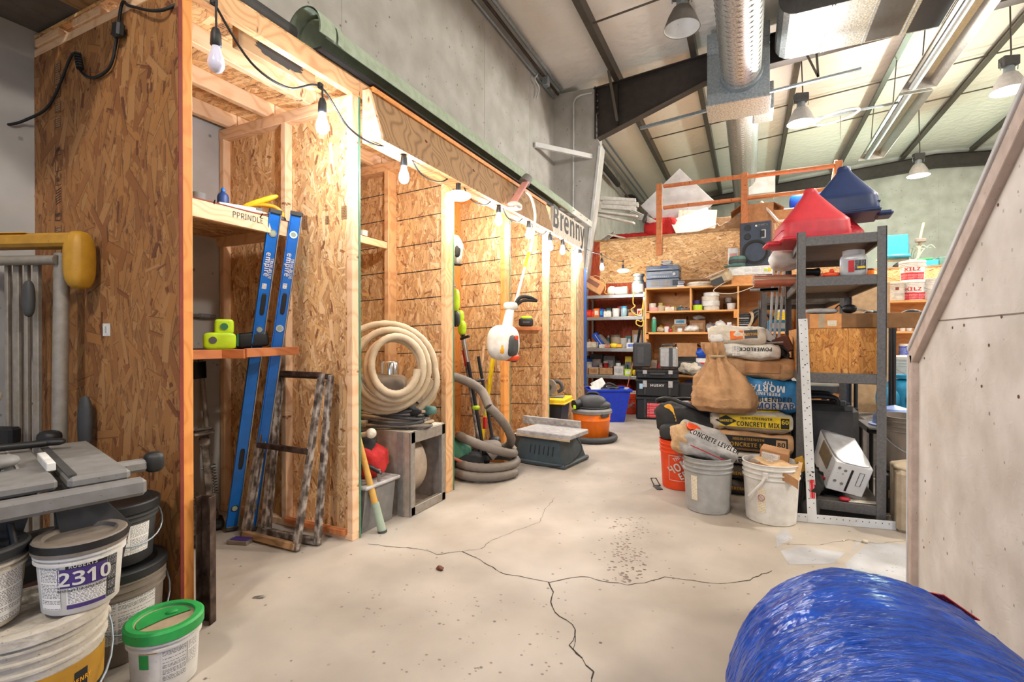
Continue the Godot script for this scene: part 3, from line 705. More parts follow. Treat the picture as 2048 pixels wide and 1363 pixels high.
	part(rg, "channel", mb().bar(V(0.85, 4.55, -9.1), V(2.1, 4.78, -9.6), 0.03, 0.03), "galv_dull")
	var ring := []
	for k in 20: ring.append(V(1.25 + 0.3 * cos(TAU * k / 20), 4.60 + 0.05 * cos(TAU * k / 20), -9.3 + 0.2 * sin(TAU * k / 20)))
	part(rg, "ring", tu(ring, 0.02, 6, true), "light_grey")
	part(rg, "pull_wire", tu([V(1.3, 4.6, -9.3), V(1.3, 4.25, -9.3)], 0.006, 4), "steel_purlin")

# ---------------------------------------------------------------- storage bays on the left
const FX := -1.93
func stud(parent: Node3D, called: String, a: Vector3, s: Vector3, m := "fir") -> void:
	part(parent, called, bx(a, s, 0.003), m)
func partition(label: String, zn: float, th: float, osb: String, lines: bool, edge: String, wood := "fir") -> Node3D:
	var t := thing("partition_wall", label, "partition", Vector3.ZERO, 0.0, "partitions between the storage bays"); t.set_meta("kind", "structure")
	var zc := zn - th / 2
	var H := 2.42
	for x in [FX - 0.02, -2.46, -3.015]: stud(t, "wall_stud", V(x, H / 2, zc), V(0.04, H - 0.08, th), wood)
	stud(t, "top_plate", V(-2.485, 2.388, zc), V(1.11, 0.064, th + 0.002), wood)
	stud(t, "bottom_plate", V(-2.485, 0.02, zc), V(1.108, 0.04, th), wood)
	var zo := zn - th - 0.006
	part(t, "osb_panel", bx(V(-2.225, H / 2, zo), V(0.59, H, 0.012)), osb)
	part(t, "osb_panel", bx(V(-2.7855, H / 2, zo), V(0.529, H, 0.012)), osb)
	part(t, "painted_edge", bx(V(FX + 0.001, H / 2, zo), V(0.003, H, 0.012)), edge)
	if lines:
		var y := 2.2
		while y > 0.25:
			for s in [[-2.435, -1.975], [-2.99, -2.485]]: part(t, "chalk_line", mb().bar(V(s[0], y, zo + 0.0066), V(s[1], y + 0.02, zo + 0.0066), 0.006, 0.0008, Vector3.BACK, 0.0), "ink")
			y -= 0.203
	return t

func build_bays() -> void:
	# end partition: brown board outside, post with a red board edge
	var a := thing("partition_wall", "weathered brown strand board end wall with red edge and fir post", "partition", Vector3.ZERO, 0.0, "partitions between the storage bays"); a.set_meta("kind", "structure")
	part(a, "osb_panel", bx(V(-2.485, 1.21, -1.146), V(1.11, 2.42, 0.012)), "osb_brown")
	part(a, "painted_edge", bx(V(FX + 0.001, 1.21, -1.146), V(0.003, 2.42, 0.013)), "red_edge")
	part(a, "osb_panel", bx(V(-2.485, 1.21, -1.192), V(1.09, 2.42, 0.004)), "osb_b")
	stud(a, "end_post", V(FX - 0.045, 1.21, -1.172), V(0.09, 2.42, 0.04), "fir_orange")
	for x in [-2.5, -3.0]: stud(a, "wall_stud", V(x, 1.21, -1.172), V(0.04, 2.42, 0.036))
	stud(a, "top_plate", V(-2.485, 2.44, -1.17), V(1.11, 0.035, 0.06))
	for x in [-2.9, -2.56]: stud(a, "sunlit_block", V(x, 2.475, -1.155), V(0.22, 0.035, 0.05), "fir")  # blocks added to stand for the sunlit stretches of the plate
	# grade stamps printed down the board
	var stamp_words := {430.0: "SHIFT", 335.0: "JW", 300.0: "JAN", 360.0: "EU", 622.0: "1P", 250.0: "24/16", 480.0: "RATED", 700.0: "EXPOSURE 1"}
	var y := 150.0
	var k := 0
	for yy in [135, 160, 185, 215, 245, 300, 332, 360, 395, 430, 462, 500, 535, 570, 622, 650, 680, 708, 740, 790, 830]:
		var c := PZ(118, yy, -1.1395)
		if yy == 395:
			for q in 6: part(a, "stamp_hatch", mb().bar(c + V(-0.022, -0.03 + q * 0.012, 0), c + V(0.022, -0.02 + q * 0.012, 0), 0.004, 0.0006, Vector3.BACK, 0.0), "ink")
			continue
		var hh := 0.048
		for q in [[V(-0.025, -hh / 2, 0), V(0.025, -hh / 2, 0)], [V(0.025, -hh / 2, 0), V(0.025, hh / 2, 0)], [V(-0.025, -hh / 2, 0), V(-0.025, hh / 2, 0)]]:
			part(a, "stamp_rule", mb().bar(c + q[0], c + q[1], 0.0025, 0.0006, Vector3.BACK, 0.0), "ink")
		if stamp_words.has(float(yy)): text(a, stamp_words[float(yy)], 0.016 if stamp_words[float(yy)].length() < 6 else 0.007, Transform3D(Basis(), c), "ink")
		elif yy > 440 or yy < 260: part(a, "stamp_print", bx(c, V(0.044, hh * 0.8, 0.0006)), "print_osb")
	var st := PZ(213, 659, -1.1385)
	var sk := part(a, "price_sticker", bx(st, V(0.055, 0.052, 0.001)), "white", "white barcode sticker")
	part(sk, "barcode", bx(st + V(-0.003, 0, 0.0008), V(0.018, 0.03, 0.0006)), "print_dense")
	# other partitions
	var b := partition("first inner partition behind the leaning blue levels", -2.04, 0.05, "osb", false, "green_edge")
	part(b, "bottom_ledge", bx(V(-2.2, 0.045, -2.03), V(0.46, 0.03, 0.03), 0.003), "cedar")
	for s in [[610, 445, 0.08, 0.10], [690, 425, 0.10, 0.09], [655, 440, 0.05, 0.06]]:
		var p := PZ(s[0], s[1], -2.089)
		part(b, "grade_stamp", bx(p, V(s[2] * 0.5, s[3] * 0.8, 0.0008)), "print_osb")
	var c := partition("second inner partition with ruled lines beside the coiled tan hose", -2.955, 0.095, "osb_b", true, "green_edge", "fir_b")
	var d := partition("third inner partition carrying the hanging white trimmer", -3.885, 0.105, "osb", true, "green_edge", "fir_orange")
	var e := partition("fourth inner partition with a small shelf for a battery", -4.86, 0.10, "osb_b", true, "green_edge", "fir_b")
	var f := partition("last partition of the bays beside the blue tote", -5.79, 0.10, "osb", true, "green_edge", "fir_b")
	part(f, "end_board", bx(V(-1.935, 1.2, -6.03), V(0.05, 2.4, 0.25), 0.003), "oldwood")
	part(f, "blue_strip", bx(V(-1.905, 1.25, -6.16), V(0.05, 1.5, 0.03), 0.003), "blue_dark")
	# roof over the bays
	var r := thing("bay_roof", "strand board roof deck on fir joists over the storage bays", "roof", Vector3.ZERO); r.set_meta("kind", "structure")
	var zs := [-1.14, -2.09, -3.05, -3.99, -4.96, -5.9]
	for i in 5:
		var z0: float = zs[i]; var z1: float = zs[i + 1]
		part(r, "deck_panel", bx(V(-2.49, 2.518, (z0 + z1) / 2), V(1.1, 0.014, z0 - z1 - 0.003)), "osb")
		for x in [-2.26, -2.605, -2.95]: stud(r, "joist", V(x, 2.466, (z0 + z1) / 2), V(0.04, 0.089, z0 - z1 - 0.004))
	stud(r, "front_rim", V(FX - 0.02, 2.466, -3.52), V(0.04, 0.092, 4.75), "fir_b")
	for z in [-1.62]:
		var bl := bx(V(FX - 0.06, 2.40, z), V(0.04, 0.10, 0.42), 0.003)
		part(r, "name_block", bl, "oldwood")
		var nz := noise(14.0, 3)
		var pts := PackedVector2Array()
		for q in 40:
			var an := TAU * q / 40; pts.append(W(cos(an) * 0.13, sin(an) * 0.032) * (1.0 + 0.25 * nz.get_noise_1d(q * 0.6)))
		part(r, "sprayed_patch", mb().at(V(FX - 0.0392, 2.405, z), Basis(Vector3.UP, PI / 2)).prism(pts, 0.0008), "ink", "black sprayed-over name")
	for s in [[450, 62], [500, 100], [540, 130], [590, 170], [640, 195]]:
		var p := G(s[0], s[1], 2.5105)
		part(r, "grade_stamp", bx(p, V(0.10, 0.0008, 0.07)), "print_osb")
	# sloping timber valance and the sprayed name board
	var v := thing("valance_beam", "long tapered timber valance along the bay fronts", "beam", Vector3.ZERO); v.set_meta("kind", "structure")
	var sec := PackedVector2Array([W(-1.93, 2.47), W(-1.885, 2.47), W(-1.80, 2.205), W(-1.80, 2.18), W(-1.93, 2.18)])
	part(v, "beam_body", mb().at(V(0, 0, -3.44)).prism(sec, 2.6), "oldwood")
	part(v, "top_strip", bx(V(-1.90, 2.475, -3.44), V(0.06, 0.03, 2.6), 0.002), "fir_orange")
	part(v, "end_board", mb().at(V(0, 0, -2.13)).prism(sec, 0.02), "fir")
	for z in [-2.6, -3.2, -3.9]:
		part(v, "knot", cy(V(-1.846, 2.345, z), V(-1.842, 2.347, z), 0.011, 0.011, 10), "brown")
	var nb := thing("name_board", "pale board sprayed with a name in black letters", "sign", Vector3.ZERO)
	part(nb, "board", bx(V(-1.835, 2.32, -5.32), V(0.03, 0.29, 1.06), 0.003), "white_dirty")
	text(nb, "Brenny", 0.235, Transform3D(Basis(Vector3.UP, PI / 2), V(-1.819, 2.33, -5.32)), "ink", 0.0, font_bold, 0.98)
	# things lying on the roof
	var hp := thing("half_pipe", "sage green half-round gutter pipe lying along the bay roof", "pipe", Vector3.ZERO)
	var arc := func(r0: float, z0: float, z1: float) -> Mb:
		var q := mb(); var f2 := func(s: float, t2: float) -> Vector3:
			var an := PI * (-0.08 + 1.16 * s); return V(-1.955 + cos(an) * r0, 2.59 + sin(an) * r0 * 1.05, lerpf(z0, z1, t2))
		q.sheet(f2, 16, 2); var f3 := func(s: float, t2: float) -> Vector3:
			var an := PI * (-0.08 + 1.16 * s); return V(-1.955 + cos(an) * (r0 - 0.008), 2.59 + sin(an) * (r0 - 0.008) * 1.05, lerpf(z0, z1, t2))
		q.sheet(f3, 16, 2); return q
	part(hp, "pipe_shell", arc.call(0.095, -1.80, -5.55), "sage")
	part(hp, "flared_rim", arc.call(0.115, -1.74, -1.84), "sage")
	part(hp, "rim_bead", arc.call(0.108, -1.86, -1.90), "sage")
	part(hp, "base_strip", bx(V(-1.95, 2.532, -3.65), V(0.10, 0.012, 3.7)), "black_matte")
	var gp := thing("drain_pipe", "dark grey pipe lying on the bay roof behind the green gutter", "pipe", Vector3.ZERO)
	part(gp, "pipe", cy(V(-2.02, 2.575, -1.16), V(-2.02, 2.575, -1.72), 0.05, -1, 18), "dark_grey")
	part(gp, "end_cap", cy(V(-2.02, 2.575, -1.15), V(-2.02, 2.575, -1.18), 0.054, -1, 18), "black_matte")
	var ps := thing("plywood_sheet", "plywood sheet lying on the bay roof, jutting past the brown end wall", "board", Vector3.ZERO)
	part(ps, "sheet", bx(V(-2.40, 2.535, -1.0), V(0.46, 0.018, 1.3), 0.002), "oldwood")
	part(ps, "sheet_under", bx(V(-2.84, 2.55, -1.05), V(0.38, 0.02, 1.2), 0.002), "soot")
	# ladder on the roof
	var ld := thing("aluminium_ladder", "aluminium ladder lying on the roof end past the name board", "ladder", Vector3.ZERO)
	for x in [-1.98, -2.36]:
		part(ld, "rail", bx(V(x, 2.68, -5.55), V(0.03, 0.085, 2.3), 0.003), "alu")
		for k2 in 8: part(ld, "rivet", cy(V(x + 0.015, 2.69, -4.5 - k2 * 0.28), V(x + 0.019, 2.69, -4.5 - k2 * 0.28), 0.009, -1, 8), "dark_grey")
	for k2 in 8: part(ld, "rung", cy(V(-2.36, 2.68, -4.5 - k2 * 0.28), V(-1.98, 2.68, -4.5 - k2 * 0.28), 0.016, -1, 10), "alu")
	var bd := thing("scrap_board", "short dark board end poking up behind the gutter pipe", "board", Vector3.ZERO)
	part(bd, "board", bx(V(-2.16, 2.56, -3.7), V(0.04, 0.09, 1.6), 0.002), "brown")

func bulb_thing(hang: Vector3, drop: float, lit: bool, label: String, energy: float) -> void:
	var t := thing("string_bulb", label, "bulb", hang, 0.0, "bulbs of the light string along the bays")
	part(t, "lead", tu([Vector3.ZERO, V(0.002, -drop, 0)], 0.0045, 6), "cable")
	part(t, "socket", la([W(0, -drop + 0.012), W(0.012, -drop + 0.01), W(0.019, -drop - 0.01), W(0.021, -drop - 0.055), W(0.017, -drop - 0.06), W(0, -drop - 0.06)], 16), "black")
	var y := -drop - 0.055
	part(t, "glass_bulb", la([W(0.0, y - 0.108), W(0.012, y - 0.106), W(0.023, y - 0.098), W(0.030, y - 0.083), W(0.031, y - 0.068), W(0.027, y - 0.048), W(0.018, y - 0.022), W(0.014, y)], 20), "bulb_on" if lit else "bulb_off")
	if lit:
		var l := OmniLight3D.new(); l.name = "bulb_light"; l.light_color = Color(0.93, 0.96, 1.0); l.light_energy = energy; l.omni_range = 20; l.omni_attenuation = 2.0; l.light_size = 0.03; l.shadow_enabled = true
		l.position = V(0, y - 0.07, 0); t.add_child(l)
func disc_thing(hang: Vector3, drop: float, label: String, energy: float) -> void:
	var t := thing("disc_lamp", label, "lamp", hang, 0.0, "flat disc lamps of the light string")
	part(t, "lead", tu([Vector3.ZERO, V(0.0, -drop, 0)], 0.0045, 6), "cable")
	part(t, "socket", cy(V(0, -drop + 0.01, 0), V(0, -drop - 0.05, 0), 0.018, -1, 12), "black")
	part(t, "lamp_disc", la([W(0.0, -drop - 0.10), W(0.07, -drop - 0.098), W(0.088, -drop - 0.085), W(0.088, -drop - 0.07), W(0.06, -drop - 0.055), W(0.018, -drop - 0.05)], 28), "disc_on")
	var l := OmniLight3D.new(); l.name = "disc_light"; l.light_color = Color(1.0, 0.89, 0.70); l.light_energy = energy; l.omni_range = 20; l.omni_attenuation = 2.0; l.light_size = 0.08; l.shadow_enabled = true
	l.position = V(0, -drop - 0.13, 0); t.add_child(l)
func build_string_lights() -> void:
	var X := -1.845
	var hooks := [PX(430, 8, -1.905), PX(642, 175, -1.885), PX(805, 293, X), PX(914, 353, X), PX(995, 398, X), PX(1055, 432, X), PX(1098, 460, X), PX(1123, 474, X), PX(1158, 487, -1.86)]
	var last := hooks[8] as Vector3
	var h9 := PZ(1202, 509, -6.75); var h10 := PZ(1246, 523, -7.45)
	hooks.append(h9); hooks.append(h10)
	var pts := [hooks[0]]
	for i in hooks.size() - 1:
		var a: Vector3 = hooks[i]; var b: Vector3 = hooks[i + 1]; var sag := 0.22 * a.distance_to(b)
		if i >= 8: sag = 0.03
		if i == 0: sag = 0.16
		pts.append(a.lerp(b, 0.3) + V(0, -sag * 0.8, 0)); pts.append(a.lerp(b, 0.65) + V(0, -sag * 0.75, 0)); pts.append(b)
	var t := thing("light_string_cable", "black cable of the string lights looping along the valance", "cable", Vector3.ZERO)
	part(t, "cable", tu(spline(pts, 7), 0.005, 6), "cable")
	for h in hooks: part(t, "hanger_tab", bx(h + V(0, 0.004, 0), V(0.018, 0.03, 0.028), 0.004), "cable")
	var zf := -1.128
	var lead := [hooks[0], PX(425, -25, -1.90), PZ(330, 22, -1.12), PZ(265, 15, zf), PZ(247, 10, zf), PZ(236, 80, zf), PZ(222, 135, zf), PZ(190, 157, zf), PZ(165, 145, zf), PZ(152, 110, zf), PZ(140, 125, zf), PZ(118, 180, zf), PZ(95, 218, zf), PZ(60, 238, -1.10), PZ(20, 250, -1.05), PZ(-60, 252, -1.0)]
	part(t, "supply_cord", tu(spline(lead, 7), 0.006, 6), "cable")
	var pl := thing("plug_adapter", "black plug adapter hanging on the brown end wall", "plug", PZ(239, 62, -1.115))
	part(pl, "body", bx(V(0, 0, 0), V(0.05, 0.06, 0.03), 0.008, Basis(Vector3.BACK, -0.15)), "black")
	part(pl, "prong_tab", bx(V(-0.035, -0.004, 0), V(0.03, 0.006, 0.006)), "black")
	var cc := thing("cord_connector", "ribbed black cord connector on the brown end wall", "plug", PZ(160, 122, -1.118))
	for k in 6: part(cc, "rib", cy(V(k * 0.004 - 0.01, 0.03 - k * 0.012, 0), V(k * 0.004 - 0.008, 0.022 - k * 0.012, 0), 0.014, -1, 10), "black")
	var lab := ["unlit white bulb hanging by the red-edged post", "lit bulb hanging in front of the first inner partition", "lit bulb under the near end of the valance", "", "lit bulb between the disc lamp and the trimmer shaft", "lit bulb beside the bent trimmer shaft", "lit bulb at the near end of the name board", "lit bulb below the middle of the name board", "lit bulb at the last partition", "lit bulb in front of the red board behind the shelves"]
	for i in 10:
		if i == 3: continue
		var py: float = [60, 210, 323, 0, 417, 447, 478, 486, 500, 520][i]
		var h: Vector3 = hooks[i]
		var drop: float = [0.115, 0.07, 0.06, 0, 0.055, 0.05, 0.05, 0.03, 0.06, 0.06][i]
		bulb_thing(h + V(0.012, 0, 0), drop, i != 0, lab[i], 0.42)
	disc_thing(hooks[3] + V(0.012, 0, 0), 0.06, "glowing flat disc lamp under the valance", 0.6)
	disc_thing(hooks[10] + V(0.0, 0, 0), 0.06, "glowing flat disc lamp above the metal shelving", 0.35)

# ---------------------------------------------------------------- kit of shapes
# straight-sided pail: body with three ridges near the rim, optional lid and bail
func pail(t: Node3D, r0: float, r1: float, h: float, body, lid = null, bail := true, open_fill = null, a0 := 0.4) -> void:
	var w := 0.003
	var prof := [W(0.0, 0.004), W(r0 - 0.006, 0.0), W(r0, 0.006)]
	var rm := func(y: float) -> float: return lerpf(r0, r1, y / h)
	for y in [h * 0.74, h * 0.82, h * 0.90]:
		prof.append(W(rm.call(y), y)); prof.append(W(rm.call(y) + 0.007, y + 0.003)); prof.append(W(rm.call(y) + 0.007, y + 0.009)); prof.append(W(rm.call(y), y + 0.012))
	prof.append(W(r1, h - 0.006)); prof.append(W(r1 + 0.005, h - 0.004)); prof.append(W(r1 + 0.005, h)); prof.append(W(r1 - w, h))
	prof.append(W(r1 - w, h - 0.01)); prof.append(W(r0 - w, h * 0.25)); prof.append(W(0, h * 0.25))
	part(t, "body", la(prof, 36), body)
	if lid != null:
		part(t, "lid", la([W(0, h + 0.002), W(r1 * 0.80, h + 0.002), W(r1 * 0.86, h + 0.011), W(r1 + 0.004, h + 0.012), W(r1 + 0.009, h + 0.008), W(r1 + 0.009, h - 0.018), W(r1 + 0.006, h - 0.018)], 36), lid)
	if open_fill != null:
		part(t, "contents", la([W(0, h * 0.72), W(rm.call(h * 0.7) - 0.004, h * 0.70)], 30), open_fill)
	if bail:
		var pts := []
		for k in 17:
			var a := PI * k / 16.0
			pts.append(V(cos(a) * (r1 + 0.012), h * 0.80 - sin(a) * h * 0.42, sin(a) * (r1 * 0.55) + r1 * 0.62 * sin(a)))
		var bm := mb().at(Vector3.ZERO, Basis(Vector3.UP, a0)); part(t, "bail", bm.tube(pts, 0.003, 6), "galv_dull")
		for s in [-1, 1]: part(t, "bail_ear", mb().at(Vector3.ZERO, Basis(Vector3.UP, a0)).cyl(V(s * (r1 - 0.01), h * 0.80, 0), V(s * (r1 + 0.016), h * 0.80, 0), 0.018, 0.014, 12), body)
# the turn that makes a thing's +z face the camera from p
func face(p: Vector3) -> float:
	return atan2(EYE.x - p.x, EYE.z - p.z)
func carton(t: Node3D, c: Vector3, s: Vector3, m := "cardboard", b := Basis(), open := false) -> void:
	if not open:
		part(t, "box", bx(c, s, 0.004, b), m)
		part(t, "tape", bx(c + b * V(0, s.y / 2 + 0.0006, 0), V(s.x * 1.0, 0.001, minf(0.05, s.z * 0.2)), 0.0, b), "cardboard_pale")
		return
	var th := 0.005
	part(t, "base", bx(c + b * V(0, -s.y / 2 + th / 2, 0), V(s.x, th, s.z), 0.0, b), m)
	for q in [-1, 1]:
		part(t, "side", bx(c + b * V(q * (s.x / 2 - th / 2), 0, 0), V(th, s.y, s.z), 0.0, b), m)
		part(t, "side", bx(c + b * V(0, 0, q * (s.z / 2 - th / 2)), V(s.x, s.y, th), 0.0, b), m)
	for q in [-1, 1]:
		var fb := b * Basis(Vector3.BACK, q * -0.6)
		part(t, "flap", bx(c + b * V(q * s.x / 2, s.y / 2, 0) + fb * V(q * s.x * 0.18, 0, 0), V(s.x * 0.36, th, s.z * 0.98), 0.0, fb), m)
# one simple shelf item as a thing of its own
func item(kind: String, label: String, at: Vector3, s: Vector3, m, turn := 0.0, group := "", accent = null, called := "", cat := "") -> Node3D:
	var nm := {"box": "small_box", "can": "paint_can", "jar": "jar", "bottle": "bottle", "tub": "plastic_tub", "roll": "tape_roll", "book": "case", "tool": "hand_tool", "bag": "plastic_bag", "tray": "parts_tray", "spray": "spray_can", "bin": "open_bin"}
	var ct := {"box": "box", "can": "can", "jar": "jar", "bottle": "bottle", "tub": "tub", "roll": "roll", "book": "case", "tool": "tool", "bag": "bag", "tray": "tray", "spray": "can", "bin": "bin"}
	var t := thing(called if called else nm[kind], label, cat if cat else ct[kind], at, turn, group)
	var ac = accent if accent != null else "white"
	match kind:
		"box":
			part(t, "carton", bx(V(0, s.y / 2, 0), s, 0.003), m)
			part(t, "label_panel", bx(V(0, s.y * 0.5, s.z / 2 + 0.0006), V(s.x * 0.7, s.y * 0.5, 0.001)), ac)
		"can":
			part(t, "can_body", la([W(0, 0), W(s.x / 2 - 0.002, 0), W(s.x / 2, 0.003), W(s.x / 2 - 0.002, 0.007), W(s.x / 2 - 0.002, s.y - 0.007), W(s.x / 2, s.y - 0.003), W(s.x / 2 - 0.004, s.y), W(0, s.y - 0.004)], 24), m)
			part(t, "paper_label", patch(s.x / 2 - 0.002, s.x / 2 - 0.002, s.y * 0.15, s.y * 0.82, -1.4, 1.4), ac)
		"jar":
			part(t, "jar_body", la([W(0, 0), W(s.x * 0.46, 0), W(s.x * 0.5, s.y * 0.06), W(s.x * 0.5, s.y * 0.72), W(s.x * 0.42, s.y * 0.82), W(s.x * 0.42, s.y * 0.86)], 24), m)
			part(t, "jar_lid", la([W(s.x * 0.45, s.y * 0.84), W(s.x * 0.46, s.y * 0.97), W(s.x * 0.43, s.y), W(0, s.y)], 24), ac)
		"bottle":
			part(t, "bottle_body", la([W(0, 0), W(s.x * 0.46, 0), W(s.x * 0.5, s.y * 0.04), W(s.x * 0.5, s.y * 0.62), W(s.x * 0.42, s.y * 0.72), W(s.x * 0.18, s.y * 0.82), W(s.x * 0.18, s.y * 0.86)], 20), m)
			part(t, "cap", la([W(s.x * 0.2, s.y * 0.84), W(s.x * 0.2, s.y * 0.93), W(s.x * 0.08, s.y), W(0, s.y)], 16), ac)
		"spray":
			part(t, "can_body", la([W(0, 0), W(s.x * 0.48, 0), W(s.x * 0.5, s.y * 0.02), W(s.x * 0.5, s.y * 0.78), W(s.x * 0.44, s.y * 0.83), W(s.x * 0.3, s.y * 0.86)], 20), m)
			part(t, "cap", la([W(s.x * 0.44, s.y * 0.84), W(s.x * 0.42, s.y * 0.9), W(s.x * 0.15, s.y), W(0, s.y)], 16), ac)
		"tub":
			part(t, "tub_body", la([W(0, 0), W(s.x * 0.40, 0), W(s.x * 0.42, s.y * 0.04), W(s.x * 0.48, s.y * 0.88)], 24), m)
			part(t, "tub_lid", la([W(s.x * 0.5, s.y * 0.86), W(s.x * 0.5, s.y * 0.98), W(s.x * 0.45, s.y), W(0, s.y * 0.97)], 24), ac)
		"roll":
			part(t, "roll_body", la([W(s.x * 0.3, 0), W(s.x * 0.5, 0), W(s.x * 0.5, s.y), W(s.x * 0.3, s.y), W(s.x * 0.3, 0)], 24), m)
			part(t, "core", la([W(s.x * 0.27, 0), W(s.x * 0.3, 0), W(s.x * 0.3, s.y * 1.01), W(s.x * 0.27, s.y * 1.01), W(s.x * 0.27, 0)], 24), ac)
		"book":
			part(t, "case_body", bx(V(0, s.y / 2, 0), s, 0.004), m)
			part(t, "spine_label", bx(V(0, s.y * 0.5, s.z / 2 + 0.0006), V(s.x * 0.85, s.y * 0.4, 0.001)), ac)
		"tool":
			part(t, "handle", so(V(-s.x * 0.2, s.y * 0.5, 0), V(s.x * 0.32, s.y * 0.5, s.z * 0.5), 3.0, null, 0, 16, 8), m)
			part(t, "head", bx(V(s.x * 0.28, s.y * 0.45, 0), V(s.x * 0.42, s.y * 0.6, s.z * 0.7), 0.006), ac)
		"bag":
			var nz := noise(14.0 / maxf(s.x, 0.05) * 0.12, int(at.x * 1000) % 97 + 3, 3)
			part(t, "bag_body", so(V(0, s.y * 0.46, 0), V(s.x / 2, s.y * 0.46, s.z / 2), 2.4, nz, s.x * 0.16, 22, 14), m)
			part(t, "bag_neck", la([W(s.x * 0.06, s.y * 0.82), W(s.x * 0.05, s.y * 0.9), W(s.x * 0.14, s.y)], 10), m)
		"tray", "bin":
			var hh := s.y
			part(t, "base", bx(V(0, 0.003, 0), V(s.x, 0.006, s.z)), m)
			for q in [-1, 1]:
				part(t, "side", bx(V(q * (s.x / 2 - 0.003), hh / 2, 0), V(0.006, hh, s.z)), m)
				part(t, "side", bx(V(0, hh / 2, q * (s.z / 2 - 0.003)), V(s.x, hh, 0.006)), m)
			var r2 := RandomNumberGenerator.new(); r2.seed = int(absf(at.x * 977 + at.y * 131))
			var f := mb()
			for k in 10: f.box(V(r2.randf_range(-0.38, 0.38) * s.x, hh * r2.randf_range(0.6, 1.0), r2.randf_range(-0.36, 0.36) * s.z), V(s.x * 0.22, 0.018, s.z * 0.12), 0.003, Basis.from_euler(V(r2.randf() * 0.6, r2.randf() * 3, r2.randf() * 0.6)))
			var fo := part(t, "loose_hardware", f, ac); fo.set_meta("kind", "stuff")
	return t
# a filled paper sack lying flat, its long side along x
func sack(t: Node3D, s: Vector3, m, seed_: int, amp := 0.02) -> MeshInstance3D:
	var nz := noise(6.0, seed_, 3)
	var f := func(a: float, b: float) -> Vector3:
		var th := TAU * a; var ph := PI * (b - 0.5)
		var cx := cos(ph); var x := signf(sin(ph)) * pow(absf(sin(ph)), 0.42) * s.x / 2
		var pinch := pow(maxf(cx, 0.0), 0.28)
		var y := signf(sin(th)) * pow(absf(sin(th)), 0.62) * s.y / 2 * pinch
		var z := signf(cos(th)) * pow(absf(cos(th)), 0.5) * s.z / 2 * pow(maxf(cx, 0.0), 0.16)
		var p := V(x, y, z)
		p += V(0, 1, 0.4).normalized() * amp * nz.get_noise_3dv(p) * pinch
		p.y -= 0.012 * sin(p.x / s.x * PI * 1.0 + 0.6)
		return p + V(0, s.y / 2, 0)
	return part(t, "sack_body", mb().sheet(f, 32, 28, s.z * 2, s.x, V(0, s.y / 2, 0)), m)
func lines_of(a: Vector3, b: Vector3, k: int) -> Array:
	var out := []
	for i in k: out.append(a.lerp(b, float(i) / (k - 1)))
	return out
func lab(t: Node3D, called: String, r0: float, r1: float, h: float, y0: float, y1: float, a0: float, a1: float, m, off := 0.0012) -> void:
	part(t, called, patch(lerpf(r0, r1, y0 / h), lerpf(r0, r1, y1 / h), y0, y1, a0, a1, off), m)
func wrap_text(t: Node3D, words: String, size: float, r0: float, r1: float, h: float, y: float, a: float, m, squeeze := 1.0) -> void:
	var r := lerpf(r0, r1, y / h) + 0.0024
	text(t, words, size, Transform3D(Basis(Vector3.UP, a), V(sin(a) * r, y, cos(a) * r)), m, r, null, squeeze)

# ---------------------------------------------------------------- stair wall on the right, loft
func build_right_wall() -> void:
	var sl := (1.66 - 1.03) / (2.63 - 1.72)
	var pts := PackedVector2Array([W(-2.63, 0), W(-2.63, 1.03), W(0.6, 1.03 + sl * 3.23), W(0.6, 0)])
	# the prism's x is the world's z
	var B := Basis(V(0, 0, 1), V(0, 1, 0), V(-1, 0, 0))
	var w := structure("wall_stair", "white-painted strand board side wall of a stair with a sloping cap", "wall", mb().at(V(0.69, 0, 0), B).prism(pts, 0.1), "osb_white")
	part(w, "post_trim", bx(V(0.645, 0.515, -2.612), V(0.06, 1.03, 0.05), 0.003), "pink_trim")
	part(w, "corner_bead", bx(V(0.618, 0.515, -2.634), V(0.014, 1.03, 0.012), 0.002), "white_panel")
	var a := V(0.645, 1.03 - 0.012, -2.61); var d := V(0, sl, 1).normalized()
	part(w, "sloping_cap", mb().bar(a - d * 0.012 + V(0, 0.012, 0), a + d * 4.0 + V(0, 0.012, 0), 0.06, 0.075, Vector3.UP), "pink_trim")
	part(w, "corner_bead", mb().bar(a + V(-0.03, 0.045, 0) - d * 0.02, a + d * 4.0 + V(-0.03, 0.045, 0), 0.014, 0.018, Vector3.UP), "white_panel")
	part(w, "board_joint", bx(V(0.6395, 1.165, -0.95), V(0.002, 0.004, 2.9)), "taupe")
	for s in [[1905, 655], [1878, 620], [2003, 633], [1928, 650], [1978, 690], [1964, 772], [2038, 793], [1849, 716], [1995, 410], [1852, 962], [1850, 1095]]:
		var p := PX(s[0], s[1], 0.6395)
		part(w, "screw_head", cy(p, p + V(-0.001, 0, 0), 0.005, -1, 8), "brown")

